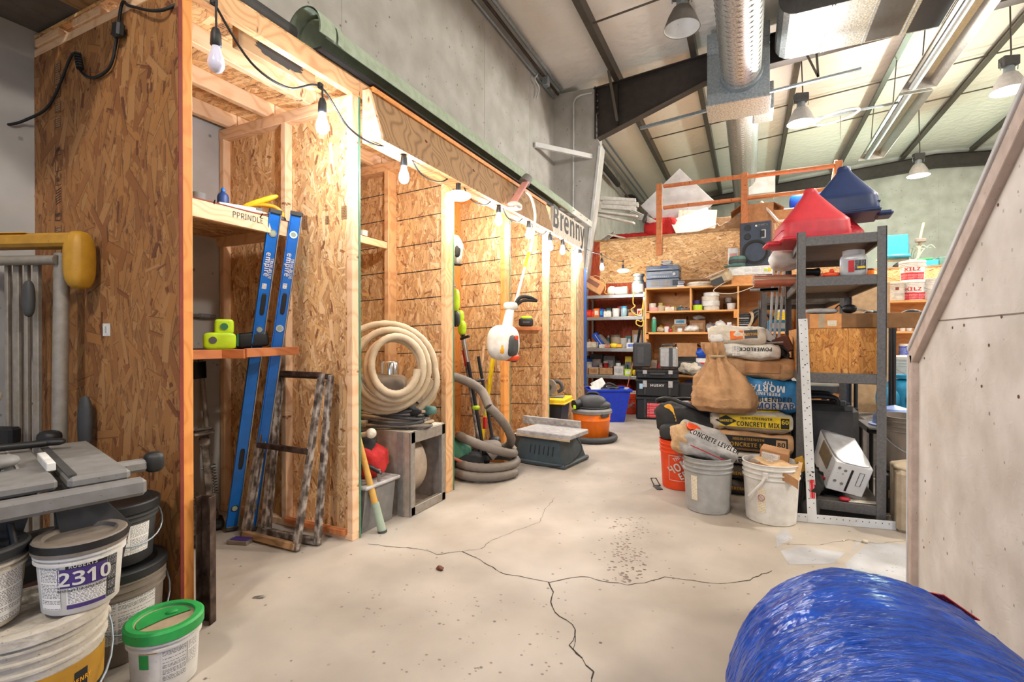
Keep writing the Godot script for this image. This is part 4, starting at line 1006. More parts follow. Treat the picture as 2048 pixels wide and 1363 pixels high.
func build_loft() -> void:
	var z := -8.3; var D := 2.77
	var lw := structure("wall_loft", "strand board front wall of the storage loft", "wall", bx(V(-0.55, (D + 2.03) / 2, z - 0.006), V(3.5, D - 2.03, 0.012)), "osb")
	part(lw, "osb_panel", bx(V(-2.40, (D + 2.03) / 2, z - 0.006), V(0.2, D - 2.03, 0.012)), "osb_red", "red-painted strand board strip")
	part(lw, "osb_panel", bx(V(-1.85, 1.012, z - 0.006), V(1.3, 2.024, 0.012)), "osb_red", "red-stained strand board behind the metal shelves")
	part(lw, "osb_panel", bx(V(0.0, 1.012, z - 0.006), V(2.4, 2.024, 0.012)), "osb_brown")
	part(lw, "edge_board", bx(V(-0.65, D - 0.008, z + 0.006), V(3.7, 0.03, 0.02)), "oldwood")
	var fl := structure("floor_loft", "strand board loft deck behind the rail", "floor", bx(V(-0.65, D - 0.03, z - 1.7), V(3.7, 0.03, 3.38)), "osb_b")
	for k in 6: part(fl, "joist", bx(V(-2.3 + k * 0.65, D - 0.14, z - 1.7), V(0.04, 0.19, 3.36)), "fir_b")
	structure("wall_loft_side", "strand board side of the storage loft", "wall", bx(V(1.194, 1.37, z - 1.7), V(0.012, 2.74, 3.38)), "osb_b")
	# guard rail
	var r := thing("loft_guard_rail", "fir two-by-four guard rail along the loft edge", "railing", Vector3.ZERO)
	var zp := z + 0.03
	for s in [[1318, 368, 510], [1488, 346, 470], [1676, 322, 440]]:
		var p := PZ(s[0], s[1], zp); var q := PZ(s[0], s[2], zp)
		part(r, "post", bx(V(p.x, (p.y + q.y) / 2, zp), V(0.09, p.y - q.y, 0.04), 0.003), "cedar")
	for s in [[1326, 372, 1482, 354], [1494, 353, 1670, 332], [1326, 416, 1482, 398], [1494, 397, 1670, 376]]:
		var p := PZ(s[0], s[1], zp - 0.03); var q := PZ(s[2], s[3], zp - 0.03)
		part(r, "rail", mb().bar(V(p.x, (p.y + q.y) / 2, zp - 0.04), V(q.x, (p.y + q.y) / 2, zp - 0.04), 0.04, 0.09, Vector3.BACK, 0.003), "cedar")
	part(r, "diagonal_brace", mb().bar(V(1.05, D, z - 0.6), V(1.12, 3.62, z - 0.05), 0.04, 0.08, Vector3.BACK), "fir")
	# white gutters and boards heaped on the left
	var names := [["white vinyl gutter length on top of the loft heap", 1235, 403, 0.02], ["white vinyl gutter length second in the loft heap", 1240, 411, -0.02], ["white vinyl gutter length third in the loft heap", 1236, 419, 0.03], ["wide white trim board sagging across the loft heap", 1230, 428, -0.06], ["long white trim board under the sagging one on the loft", 1225, 437, -0.1]]
	for k in names.size():
		var nm: Array = names[k]
		var p := PZ(nm[1], nm[2], z - 0.35 + k * 0.05)
		var t := thing("vinyl_gutter" if k < 3 else "trim_board", nm[0], "gutter" if k < 3 else "board", p, 0.0, "white lengths heaped on the loft")
		var b := Basis.from_euler(V(0, 0.15 - k * 0.06, -0.10 - absf(nm[3]) * 2.2))
		if k < 3:
			part(t, "channel", bx(Vector3.ZERO, V(0.62, 0.012, 0.1), 0.003, b), "white"); part(t, "lip", bx(b * V(0, 0.03, 0.048), V(0.62, 0.06, 0.008), 0.003, b), "white"); part(t, "lip", bx(b * V(0, 0.03, -0.048), V(0.62, 0.06, 0.008), 0.003, b), "white")
		else:
			part(t, "board", bx(Vector3.ZERO, V(0.8, 0.03, 0.16), 0.004, b), "white"); part(t, "end_strip", bx(b * V(0.3, 0.016, 0), V(0.1, 0.003, 0.16), 0.0, b), "light_grey")
	var gb := thing("foam_board", "grey foam board leaning at the loft's left corner", "board", V(PZ(1225, 466, z - 0.3).x - 0.12, D, z - 0.3))
	part(gb, "board", bx(V(0, 0.09, 0), V(0.34, 0.03, 0.4), 0.004, Basis.from_euler(V(0.3, 0.2, 0.55))), "light_grey"); part(gb, "edge", bx(V(0.22, 0.10, 0.05), V(0.3, 0.025, 0.4), 0.004, Basis.from_euler(V(0.2, 0.1, -0.3))), "white_dirty")
	var sr := thing("strapped_trim", "bundle of white trim tied with a dark strap on the loft", "bundle", PZ(1290, 440, z - 0.3))
	for k in 5: part(sr, "trim_length", bx(V(0, 0.02 * k - 0.02, 0.02 * k), V(0.55, 0.014, 0.03), 0.002, Basis.from_euler(V(0, 0, -0.42 - 0.03 * k))), "white")
	part(sr, "strap", bx(V(0.02, 0.02, 0.05), V(0.05, 0.16, 0.16), 0.004, Basis(Vector3.BACK, -0.4)), "dark_grey")
	var rc := thing("red_cloth_heap", "red fabric heap bulging by the first rail post", "cloth", V(PZ(1325, 470, z - 0.45).x, D, z - 0.45))
	part(rc, "folds", so(V(0.0, 0.18, 0), V(0.30, 0.20, 0.22), 2.6, noise(5.0, 4), 0.06), "red_cloth"); part(rc, "fold_edge", so(V(-0.55, 0.07, 0.1), V(0.35, 0.07, 0.12), 2.6, noise(7.0, 5), 0.04), "red_cloth")
	# white sheets behind the rail
	var ws := thing("white_sheet", "large white square sheet standing on its corner behind the rail", "panel", V(PZ(1355, 400, z - 0.5).x - 0.02, D, z - 0.55))
	part(ws, "sheet", bx(V(0, 0.62, 0), V(0.86, 0.86, 0.012), 0.002, Basis.from_euler(V(-0.05, 0, 0.72))), "white_panel"); part(ws, "folded_edge", bx(V(0.0, 0.62, -0.02), V(0.84, 0.84, 0.008), 0.002, Basis.from_euler(V(-0.05, 0, 0.76))), "white")
	var wf := thing("white_sheet", "white sheet leaning flat towards the rail below the upright one", "panel", V(PZ(1385, 430, z - 0.3).x, D, z - 0.3))
	part(wf, "sheet", bx(V(0.0, 0.22, 0), V(0.62, 0.40, 0.012), 0.002, Basis.from_euler(V(-0.45, 0.1, 0.35))), "white_panel"); part(wf, "back_layer", bx(V(0.05, 0.30, -0.12), V(0.6, 0.36, 0.012), 0.002, Basis.from_euler(V(-0.4, 0.1, -0.1))), "off_white")
	var stv := thing("stove_pipe", "sooty black stove pipe standing on the loft", "pipe", V(PZ(1410, 440, z - 0.8).x, D, z - 0.8))
	part(stv, "pipe", la([W(0.095, 0), W(0.095, 0.62), W(0.09, 0.62), W(0.09, 0.4), W(0, 0.4)], 24), "black_matte"); part(stv, "seam", bx(V(0, 0.31, 0.096), V(0.008, 0.62, 0.004)), "dark_grey")
	var cb := thing("wide_carton", "long tan carton lying behind the middle of the rail", "carton", V(PZ(1445, 440, z - 0.35).x - 0.06, D, z - 0.75), 0.05)
	carton(cb, V(0, 0.16, 0), V(0.62, 0.32, 0.4), "cardboard_pale")
	part(cb, "chalk_scrawl", tu(spline([V(-0.15, 0.2, 0.203), V(-0.05, 0.22, 0.203), V(0, 0.18, 0.203), V(0.1, 0.23, 0.203), V(0.2, 0.2, 0.203)], 5), 0.004, 4), "white")
	var cb2 := thing("tall_carton", "open tan carton beside the middle rail post", "carton", V(PZ(1510, 440, z - 0.35).x + 0.02, D, z - 0.35), 0.0)
	carton(cb2, V(0, 0.19, 0), V(0.46, 0.38, 0.45), "cardboard", Basis(), true)
	var cb3 := thing("low_carton", "low tan carton in front of the blue container on the loft", "carton", V(0.6, D, z - 0.3), 0.0)
	carton(cb3, V(0, 0.13, 0), V(0.55, 0.26, 0.3), "cardboard")
	var fs := thing("foam_strip", "white angled edging strip propped at the loft carton", "strip", V(0.27, D + 0.2, z - 0.1))
	part(fs, "strip", mb().bar(V(-0.1, 0.22, -0.1), V(0.12, -0.14, 0.08), 0.03, 0.03), "white"); part(fs, "strip_end", mb().bar(V(0.12, -0.14, 0.08), V(0.5, -0.14, 0.08), 0.03, 0.03), "white")
	var bt := thing("blue_container", "blue lidded plastic container far back on the loft", "container", V(0.75, D, z - 0.9))
	part(bt, "tub", so(V(0, 0.2, 0), V(0.42, 0.2, 0.3), 6.0), "blue_dark"); part(bt, "lid", so(V(0.1, 0.52, 0), V(0.26, 0.14, 0.2), 3.0), "blue"); part(bt, "grille", bx(V(0.3, 0.40, 0.31), V(0.3, 0.1, 0.01)), "black")
	var ps := thing("plywood_prop", "strand board offcut standing behind the loudspeaker", "board", V(0.42, 2.08, -8.24))
	part(ps, "offcut", bx(V(0.0, 0.36, 0), V(0.34, 0.7, 0.012), 0.001), "osb"); part(ps, "frame_edge", bx(V(-0.17, 0.36, 0.012), V(0.025, 0.7, 0.03), 0.001), "white")

# ---------------------------------------------------------------- left corner in front of the end wall
func build_left_corner() -> void:
	# folded aluminium work stand with an ochre cap
	var s := thing("folded_work_stand", "folded aluminium work stand with an ochre cap leaning in the corner", "stand", V(-2.70, 0, -0.97), 0.35)
	for x in [-0.20, 0.155]: part(s, "leg_tube", cy(V(x, 0.02, 0), V(x * 0.96, 1.45, -0.03), 0.026, -1, 16), "alu_dirty")
	for k in 4: part(s, "inner_rail", bx(V(-0.10 + k * 0.045, 0.74, -0.03), V(0.026 if k % 2 else 0.016, 1.40, 0.02), 0.003), "alu_dirty")
	part(s, "cap", bx(V(0.0, 1.50, -0.02), V(0.50, 0.055, 0.09), 0.012), "ochre"); part(s, "cap_end", so(V(0.24, 1.42, -0.02), V(0.045, 0.12, 0.05), 3.0, null, 0, 14, 10), "gold")
	part(s, "cap_mark", bx(V(-0.05, 1.529, 0.0), V(0.18, 0.002, 0.05)), "amber"); part(s, "cross_bar", cy(V(-0.2, 1.42, 0.0), V(0.16, 1.42, 0.0), 0.02, -1, 12), "alu_dirty")
	for x in [-0.13, 0.06]: part(s, "latch", so(V(x, 1.26, 0.025), V(0.022, 0.075, 0.018), 2.6, null, 0, 12, 8), "dark_grey")
	for y in [0.60, 0.70]: part(s, "clamp_knob", so(V(0.15, y, 0.025), V(0.04, 0.028, 0.035), 2.6, null, 0, 14, 8), "black")
	part(s, "clamp_block", bx(V(-0.08, 0.70, 0.01), V(0.13, 0.07, 0.05), 0.01), "black"); part(s, "foot_plate", so(V(0.22, 0.74, -0.06), V(0.03, 0.12, 0.02), 2.5, null, 0, 14, 8), "dark_grey")
	var sc := thing("white_scrap", "crumpled white cloth stuck on the work stand", "cloth", V(-2.62, 0.86, -0.82))
	part(sc, "cloth", so(V(0, 0, 0), V(0.11, 0.035, 0.05), 2.2, noise(9.0, 3), 0.03, 20, 12, Basis(Vector3.BACK, 0.45)), "white_dirty")
	# portable table saw
	var T := thing("table_saw", "grey portable table saw with ribbed top and extension rails", "saw", V(-2.10, 0, -0.509), 1.307)
	var ty := 0.72
	part(T, "table_top", bx(V(-0.09, ty - 0.015, 0.05), V(0.72, 0.03, 0.62), 0.008), "grey")
	for k in 22: part(T, "top_rib", bx(V(-0.42 + k * 0.03, ty + 0.001, -0.05), V(0.006, 0.003, 0.36)), "light_grey")
	part(T, "extension_wing", bx(V(0.36, ty - 0.02, 0.05), V(0.14, 0.035, 0.62), 0.01), "grey")
	part(T, "fence_rail", bx(V(0.0, ty - 0.055, 0.38), V(0.92, 0.05, 0.045), 0.01), "grey"); part(T, "rear_rail", bx(V(0.06, ty - 0.055, 0.09), V(0.94, 0.04, 0.05), 0.01), "grey")
	part(T, "rail_knob", so(V(0.55, ty - 0.05, 0.09), V(0.03, 0.035, 0.03), 3.0, null, 0, 14, 8), "black")
	part(T, "white_fence", bx(V(0.27, ty + 0.012, 0.14), V(0.02, 0.024, 0.2), 0.002), "white"); part(T, "slot_strip", bx(V(0.30, ty + 0.002, 0.05), V(0.02, 0.004, 0.6)), "dark_grey")
	part(T, "housing", mb().at(V(-0.05, 0.54, 0.05)).prism(PackedVector2Array([W(-0.36, 0.15), W(0.30, 0.15), W(0.24, -0.06), W(-0.10, -0.14), W(-0.36, -0.14)]), 0.36), "dark_grey")
	part(T, "badge_panel", bx(V(-0.06, 0.62, 0.234), V(0.36, 0.08, 0.008), 0.003), "ink_grey")
	text(T, "RIDGID", 0.045, Transform3D(Basis(), V(-0.06, 0.62, 0.239)), "dark_grey", 0.0, null, 1.4)
	part(T, "stand_bracket", mb().at(V(0.32, 0.56, 0.28)).prism(PackedVector2Array([W(-0.06, 0.12), W(0.02, 0.12), W(0.12, -0.02), W(0.10, -0.12), W(-0.02, -0.12)]), 0.06), "dark_grey")
	part(T, "bracket_bolt", cy(V(0.39, 0.50, 0.31), V(0.39, 0.50, 0.322), 0.014, -1, 12), "chrome")
	part(T, "lower_brace", mb().bar(V(-0.40, 0.36, 0.25), V(0.36, 0.47, 0.25), 0.03, 0.05), "dark_grey")
	for x in [-0.36, 0.34]:
		for zz in [-0.2, 0.2]: part(T, "leg", cy(V(x * 1.05, 0.0, zz * 1.2), V(x, 0.5, zz), 0.016, -1, 10), "dark_grey")
	part(T, "power_cord", tu(spline([V(0.18, 0.62, 0.34), V(0.18, 0.53, 0.37), V(0.10, 0.45, 0.38), V(-0.1, 0.40, 0.38), V(-0.35, 0.37, 0.36), V(-0.5, 0.36, 0.34)], 6), 0.008, 8), "cable")
	var jg := thing("miter_gauge", "round miter gauge with an orange dial on the saw table", "gauge", V(-2.02, ty + 0.004, -0.52), 1.2)
	part(jg, "plate", la([W(0, 0), W(0.11, 0), W(0.11, 0.012), W(0, 0.012)], 28), "taupe"); part(jg, "arch", tu(spline([V(-0.12, 0.01, -0.02), V(-0.09, 0.07, -0.02), V(0, 0.085, -0.02), V(0.06, 0.06, -0.02), V(0.09, 0.01, -0.02)], 6), 0.014, 8), "beige")
	part(jg, "dial", la([W(0, 0.05), W(0.03, 0.05), W(0.036, 0.02), W(0.036, 0.012)], 20), "orange"); part(jg, "bar", bx(V(-0.1, 0.02, 0.05), V(0.3, 0.016, 0.03), 0.003), "grey"); part(jg, "wing", so(V(0.11, 0.02, 0.02), V(0.08, 0.02, 0.05), 2.6, null, 0, 16, 8), "grey")
	var ps := thing("push_stick", "black push stick lying across the saw table", "tool", V(-2.22, ty + 0.014, -0.72), 0.9)
	part(ps, "handle", tu(spline([V(-0.16, 0, 0), V(-0.05, 0.008, 0.02), V(0.08, 0.01, 0.0), V(0.14, 0.01, -0.03)], 5), 0.012, 8), "black"); part(ps, "hook", so(V(0.15, 0.01, -0.03), V(0.03, 0.012, 0.02), 2.5, null, 0, 12, 6), "black")
	# pails
	var P := V(-1.735, 0, -0.64)
	var big := thing("adhesive_pail", "large white pail with gold and brown label and wire bail", "pail", P, face(P))
	pail(big, 0.142, 0.155, 0.365, "white_dirty", "white_dirty", true, null, 0.25)
	lab(big, "gold_label", 0.142, 0.155, 0.365, 0.02, 0.25, -0.15, 1.5, "gold", 0.0012); lab(big, "brown_band", 0.142, 0.155, 0.365, 0.05, 0.135, -0.15, 1.5, "brown", 0.0016); lab(big, "black_band", 0.142, 0.155, 0.365, 0.135, 0.155, -0.15, 1.5, "ink", 0.0016)
	lab(big, "gold_label", 0.142, 0.155, 0.365, 0.02, 0.25, -1.5, -0.42, "gold", 0.0012)
	wrap_text(big, "FIBERGLASS REINFORCED", 0.012, 0.142, 0.155, 0.365, 0.09, 1.0, "white")
	lab(big, "black_badge", 0.142, 0.155, 0.365, 0.175, 0.225, 0.55, 0.78, "ink", 0.002); wrap_text(big, "HENRY", 0.012, 0.142, 0.155, 0.365, 0.2, 0.665, "amber")
	P = V(-1.655, 0.378, -0.715)
	var ro := thing("glue_pail", "white pail labelled 2310 in a purple band with a dusty grey lid", "pail", P, face(P))
	pail(ro, 0.082, 0.094, 0.178, "white", "taupe", false)
	part(ro, "rim_band", la([W(0.094, 0.168), W(0.1035, 0.168), W(0.1035, 0.187), W(0.094, 0.187)], 36), "black")
	lab(ro, "purple_band", 0.082, 0.094, 0.178, 0.075, 0.125, -0.55, 0.62, "purple", 0.0012); lab(ro, "black_band", 0.082, 0.094, 0.178, 0.125, 0.138, -0.35, 0.62, "ink", 0.0012); lab(ro, "bottom_band", 0.082, 0.094, 0.178, 0.018, 0.028, -0.35, 0.62, "purple", 0.0012)
	lab(ro, "white_label", 0.082, 0.094, 0.178, 0.03, 0.074, -0.35, 0.62, "print", 0.0008); lab(ro, "small_print", 0.082, 0.094, 0.178, 0.02, 0.135, 0.65, 0.95, "print_dark", 0.0012); lab(ro, "small_print", 0.082, 0.094, 0.178, 0.02, 0.135, -1.1, -0.5, "print", 0.0012)
	var am := 0.10
	wrap_text(ro, "2310", 0.036, 0.082, 0.094, 0.178, 0.099, am, "white", 1.05)
	wrap_text(ro, "ROBERTS", 0.010, 0.082, 0.094, 0.178, 0.132, am - 0.06, "white")
	wrap_text(ro, "Resilient Flooring Adhesive", 0.0065, 0.082, 0.094, 0.178, 0.068, am, "ink")
	P = V(-1.765, 0.378, -0.535)
	var lf := thing("glue_pail", "white pail with dense grey print and a paint-smeared black lid", "pail", P, face(P))
	pail(lf, 0.088, 0.10, 0.185, "white_dirty", "dark_grey", false)
	lab(lf, "small_print", 0.088, 0.1, 0.185, 0.02, 0.13, -1.3, 0.32, "print_dense", 0.0012); lab(lf, "small_print", 0.088, 0.1, 0.185, 0.015, 0.14, 0.36, 1.2, "print", 0.0012); lab(lf, "glue_drip", 0.088, 0.1, 0.185, 0.09, 0.145, 1.22, 1.4, "beige", 0.0012)
	part(lf, "rim_band", la([W(0.10, 0.172), W(0.1095, 0.172), W(0.1095, 0.192), W(0.10, 0.192)], 36), "black")
	P = V(-1.70, 0, -0.955)
	var gl := thing("glue_pail", "white pail with a glue-caked green lid on the floor", "pail", P, face(P))
	pail(gl, 0.088, 0.098, 0.19, "white", "beige", false)
	part(gl, "green_rim", la([W(0.080, 0.194), W(0.084, 0.203), W(0.102, 0.204), W(0.109, 0.198), W(0.109, 0.170), W(0.104, 0.170)], 36), "green_lid")
	part(gl, "green_patch", la([W(0, 0.1955), W(0.075, 0.1955)], 24, 0.2, 3.6), "green_lid"); part(gl, "glue_lump", so(V(0.02, 0.197, -0.03), V(0.018, 0.006, 0.012), 2.2, null, 0, 12, 6), "green_lid")
	lab(gl, "green_badge", 0.088, 0.098, 0.19, 0.09, 0.135, -0.75, -0.45, "green_lid", 0.0012); lab(gl, "gold_strip", 0.088, 0.098, 0.19, 0.137, 0.145, -0.75, -0.2, "gold", 0.0012); lab(gl, "print_box", 0.088, 0.098, 0.19, 0.045, 0.15, -0.1, 0.62, "print_dense", 0.0012); lab(gl, "small_print", 0.088, 0.098, 0.19, 0.07, 0.155, 0.68, 1.05, "print", 0.0012)
	lab(gl, "glue_drip", 0.088, 0.098, 0.19, 0.155, 0.172, -0.35, 0.1, "cardboard", 0.002)
	P = V(-2.02, 0, -0.97)
	var d1 := thing("dark_pail", "dusty dark-lidded pail under the table saw", "pail", P, face(P)); pail(d1, 0.13, 0.145, 0.30, "taupe", "black", true)
	lab(d1, "print_label", 0.13, 0.145, 0.3, 0.08, 0.22, -0.9, 0.9, "print_dense", 0.0012)
	P = V(-2.02, 0.315, -0.98)
	var d2 := thing("dark_pail", "black-lidded pail stacked under the saw table", "pail", P, face(P)); pail(d2, 0.10, 0.115, 0.2, "dark_grey", "black", true)
	lab(d2, "print_label", 0.1, 0.115, 0.2, 0.04, 0.14, -0.8, 0.9, "print", 0.0012)
	var stk := V(-1.96, 0, -0.0)
	P = V(-2.36, 0, -0.93)
	var d3 := thing("dark_pail", "dark red pail at the back under the table saw", "pail", P, face(P)); pail(d3, 0.13, 0.145, 0.34, "brown", "black", true)
	# steel channel and bag
	var ch := thing("steel_channel", "short rusty brown steel channel standing against the fir post", "channel", V(-1.895, 0, -1.225), 0.35)
	part(ch, "web", bx(V(0, 0.245, 0), V(0.055, 0.49, 0.006), 0.001), "rust_steel")
	for x in [-0.027, 0.027]: part(ch, "flange", bx(V(x, 0.245, 0.014), V(0.006, 0.49, 0.034), 0.001), "rust_steel")
	var bg := thing("mortar_bag", "slumped black and white paper bag at the foot of the large pail", "bag", V(-1.56, 0, -0.42), 0.9)
	sack(bg, V(0.34, 0.16, 0.24), "white_dirty", 8, 0.03)
	part(bg, "black_print", so(V(0.03, 0.085, 0.01), V(0.14, 0.085, 0.118), 3.0, noise(6.0, 8, 3), 0.02, 24, 14), "ink_grey")
	text(bg, "MC", 0.05, Transform3D(Basis.from_euler(V(-0.5, 0.0, -0.3)), V(0.03, 0.12, 0.12)), "white")

# ---------------------------------------------------------------- things in the first bay
func level_tool(at: Vector3, top: Vector3, turn: float, label: String, m: String, strip: String) -> void:
	var t := thing("spirit_level", label, "level", at, 0.0, "long levels leaning in the first bay")
	var L := 1.82
	var up := (top - at).normalized(); var f := V(sin(turn), 0, cos(turn)); var x := up.cross(f).normalized(); f = x.cross(up)
	var B := Basis(x, up, f)
	var q := func() -> Mb: return mb().at(Vector3.ZERO, B)
	part(t, "web", q.call().box(V(0, L / 2, 0), V(0.050, L, 0.012), 0.001), m)
	for s in [-1, 1]: part(t, "flange", q.call().box(V(s * 0.028, L / 2, 0), V(0.006, L, 0.026), 0.001), strip if s > 0 else m)
	for y in [0.012, L - 0.012]: part(t, "end_cap", q.call().box(V(0, y, 0), V(0.064, 0.024, 0.03), 0.003), "dark_grey")
	for y in [0.13, L - 0.13, L * 0.5 + 0.25]:
		var v: MeshInstance3D = part(t, "vial_ring", q.call().cyl(V(0, y, 0.004), V(0, y, 0.009), 0.020, -1, 18), "chrome")
		part(v, "vial", q.call().cyl(V(0, y, 0.008), V(0, y, 0.0105), 0.014, -1, 16), "sage")
	for y in [0.42, L - 0.52]: part(t, "hand_slot", q.call().soft(V(0, y, 0.006), V(0.013, 0.062, 0.003), 4.0, null, 0, 16, 8), "black")
	text(t, "empire", 0.028, Transform3D(B * Basis(Vector3.BACK, -PI / 2), B * V(-0.008, L - 0.30, 0.0072)), "white")
	text(t, "TRUE BLUE", 0.016, Transform3D(B * Basis(Vector3.BACK, -PI / 2), B * V(0.014, L - 0.32, 0.0072)), "white")
	part(t, "sticker", q.call().box(V(-0.006, L - 0.42, 0.0066), V(0.022, 0.03, 0.001)), "print")
func stilt(foot: Vector3, top: Vector3, label: String, seed_: int) -> void:
	var t := thing("drywall_stilt", label, "stilt", foot, 0.0, "worn drywall stilts in the first bay")
	var up := (top - foot).normalized(); var L := foot.distance_to(top); var f := V(0.85, 0, 0.5).normalized(); var x := up.cross(f).normalized(); f = x.cross(up)
	var B := Basis(x, up, f); var q := func() -> Mb: return mb().at(Vector3.ZERO, B)
	part(t, "sole", q.call().soft(V(0.0, 0.02, 0.02), V(0.06, 0.02, 0.13), 4.0, null, 0, 20, 8), "rubber")
	part(t, "ankle", q.call().box(V(0, 0.06, 0), V(0.07, 0.06, 0.06), 0.006), "worn_steel")
	part(t, "strut_tube", q.call().box(V(0.0, 0.06 + L * 0.26, 0.03), V(0.038, L * 0.5, 0.028), 0.004), "worn_steel")
	part(t, "strut_tube", q.call().box(V(0.0, 0.06 + L * 0.26, -0.035), V(0.034, L * 0.5, 0.024), 0.004), "worn_steel")
	var sp := []
	for k in 60: sp.append(V(0.034 + 0.011 * cos(k * 1.1), 0.18 + k * 0.003, 0.011 * sin(k * 1.1)))
	part(t, "spring", q.call().tube(sp, 0.0025, 4), "steel_purlin")
	part(t, "foot_platform", q.call().box(V(0, L * 0.56, 0.03), V(0.10, 0.018, 0.26), 0.004), "worn_steel")
	part(t, "wing_bolt", q.call().cyl(V(-0.03, L * 0.35, 0.03), V(0.045, L * 0.35, 0.03), 0.008, -1, 8), "galv_dull"); part(t, "clamp", q.call().box(V(0, L * 0.5, 0.0), V(0.055, 0.05, 0.09), 0.006), "worn_steel")
	part(t, "leg_pole", q.call().cyl(V(0.02, L * 0.52, -0.06), V(0.02, L, -0.06), 0.014, -1, 12), "alu_dirty")
	part(t, "cuff", q.call().lathe([W(0.045, L - 0.12), W(0.05, L - 0.02), W(0.046, L - 0.02), W(0.042, L - 0.12)], 18, 0.4, 4.6), "black"); part(t, "strap", q.call().box(V(0.0, L * 0.58, 0.06), V(0.085, 0.012, 0.03), 0.004), "taupe")
func u_frame(at: Vector3, w: float, h: float, lean: float, turn: float, label: String, bars: Array, m: String) -> void:
	var t := thing("folding_leg_frame", label, "frame", at, turn, "worn metal leg frames leaning on the partition")
	var B := Basis(Vector3.RIGHT, -lean); var q := func() -> Mb: return mb().at(Vector3.ZERO, B)
	for s in [-1, 1]:
		var leg: MeshInstance3D = part(t, "side_rail", q.call().box(V(s * w / 2, h / 2, 0), V(0.036, h, 0.03), 0.005), m)
		part(leg, "rail_lip", q.call().box(V(s * (w / 2 - 0.024), h / 2, -0.016), V(0.014, h, 0.01), 0.002), m)
	for b in bars: part(t, "cross_bar", q.call().box(V(0, b[0], 0.004), V(w, b[1], 0.032), 0.004), b[2])
func build_bay_one() -> void:
	var sh := thing("bay_shelf", "upper fir shelf with red top edge in the first bay", "shelf", Vector3.ZERO, 0.0, "plank shelves in the storage bays")
	part(sh, "board", bx(V(-2.69, 1.735, -1.61), V(0.68, 0.014, 0.82)), "osb_b"); part(sh, "fascia", bx(V(-2.345, 1.71, -1.61), V(0.03, 0.085, 0.82), 0.002), "fir"); part(sh, "red_edge", bx(V(-2.345, 1.7545, -1.61), V(0.032, 0.006, 0.82)), "red_edge"); part(sh, "back_cleat", bx(V(-2.7, 1.70, -2.01), V(0.6, 0.06, 0.03), 0.002), "fir")
	text(sh, "PPRINDLE", 0.028, Transform3D(Basis(Vector3.UP, PI / 2), PX(497, 435, -2.3292)), "ink_grey", 0.0, font_plain)
	part(sh, "nail", cy(PX(428, 410, -2.335), PX(431, 400, -2.32), 0.003, -1, 6), "ink"); part(sh, "nail", cy(PX(520, 437, -2.335), PX(526, 427, -2.31), 0.003, -1, 6), "ink")
	var s2 := thing("bay_shelf", "lower fir shelf with a retaining strip in front of the levels", "shelf", Vector3.ZERO, 0.0, "plank shelves in the storage bays")
	part(s2, "board", bx(V(-2.72, 1.03, -1.61), V(0.62, 0.018, 0.82)), "brown"); part(s2, "fascia", bx(V(-2.405, 1.02, -1.48), V(0.03, 0.045, 0.56), 0.002), "cedar"); part(s2, "retaining_strip", mb().bar(V(-2.30, 1.025, -1.68), V(-2.335, 1.03, -2.035), 0.045, 0.022, Vector3.RIGHT), "cedar"); part(s2, "strip_spacer", mb().bar(V(-2.41, 1.02, -1.62), V(-2.30, 1.02, -1.68), 0.045, 0.025, Vector3.RIGHT), "cedar")
	var G1 := "odds and ends on the first bay shelves"
	item("roll", "small grey metal spool on the upper bay shelf", PX(397, 396, -2.42) * V(1, 0, 1) + V(0, 1.744, 0), V(0.07, 0.06, 0.07), "grey", 0, G1, "white", "wire_spool", "spool")
	var cb := item("bottle", "blue chalk bottle with pointed cap on the upper bay shelf", V(-2.44, 1.744, -1.66), V(0.055, 0.13, 0.055), "blue_dark", 0, G1, "blue_level", "chalk_bottle")
	var ct := thing("caulk_tube", "white caulk tube lying on the upper bay shelf", "tube", V(-2.39, 1.77, -1.72), 1.2, G1)
	part(ct, "tube", cy(V(-0.1, 0, 0), V(0.07, 0, 0), 0.022, -1, 16), "white"); part(ct, "nozzle", cy(V(0.07, 0, 0), V(0.14, 0, 0), 0.012, 0.004, 12), "off_white")
	var ys := thing("jab_saw", "yellow handled jab saw on the upper bay shelf", "saw", V(-2.42, 1.76, -1.86), 0.9, G1)
	part(ys, "handle", so(V(0, 0.09, 0), V(0.10, 0.016, 0.014), 3.0, null, 0, 16, 8, Basis(Vector3.BACK, 0.45)), "yellow"); part(ys, "frame", tu(spline([V(-0.12, 0, 0), V(-0.06, 0.06, 0), V(0.06, 0.07, 0), V(0.11, 0.03, 0), V(0.08, 0.0, 0), V(-0.1, 0.0, 0)], 5), 0.012, 8), "amber"); part(ys, "blade", bx(V(-0.05, 0.035, 0), V(0.12, 0.04, 0.002)), "chrome"); part(ys, "grip", so(V(0.1, 0.0, 0.0), V(0.03, 0.02, 0.02), 2.5, null, 0, 12, 8), "black")
	var Yt := 1.04
	var tb := item("tub", "amber plastic tub with a dark oval label on the lower bay shelf", V(-2.47, Yt, -1.42), V(0.15, 0.085, 0.15), "amber", face(V(-2.47, 0, -1.42)), G1, "amber")
	part(tb, "oval_label", patch(0.064, 0.071, 0.012, 0.062, -0.55, 0.55, 0.0016), "ink_grey"); part(tb, "barcode", patch(0.066, 0.067, 0.012, 0.022, -0.2, 0.2, 0.0026), "print")
	var rl := thing("twine_roll", "brown roll lying on the amber tub", "roll", V(-2.47, Yt + 0.13, -1.41), face(V(-2.47, 0, -1.41)) + 0.5, G1)
	part(rl, "roll_body", cy(V(0, 0, -0.03), V(0, 0, 0.04), 0.042, -1, 24), "brown"); part(rl, "label_disc", cy(V(0, 0, 0.04), V(0, 0, 0.0415), 0.036, -1, 24), "green_edge")
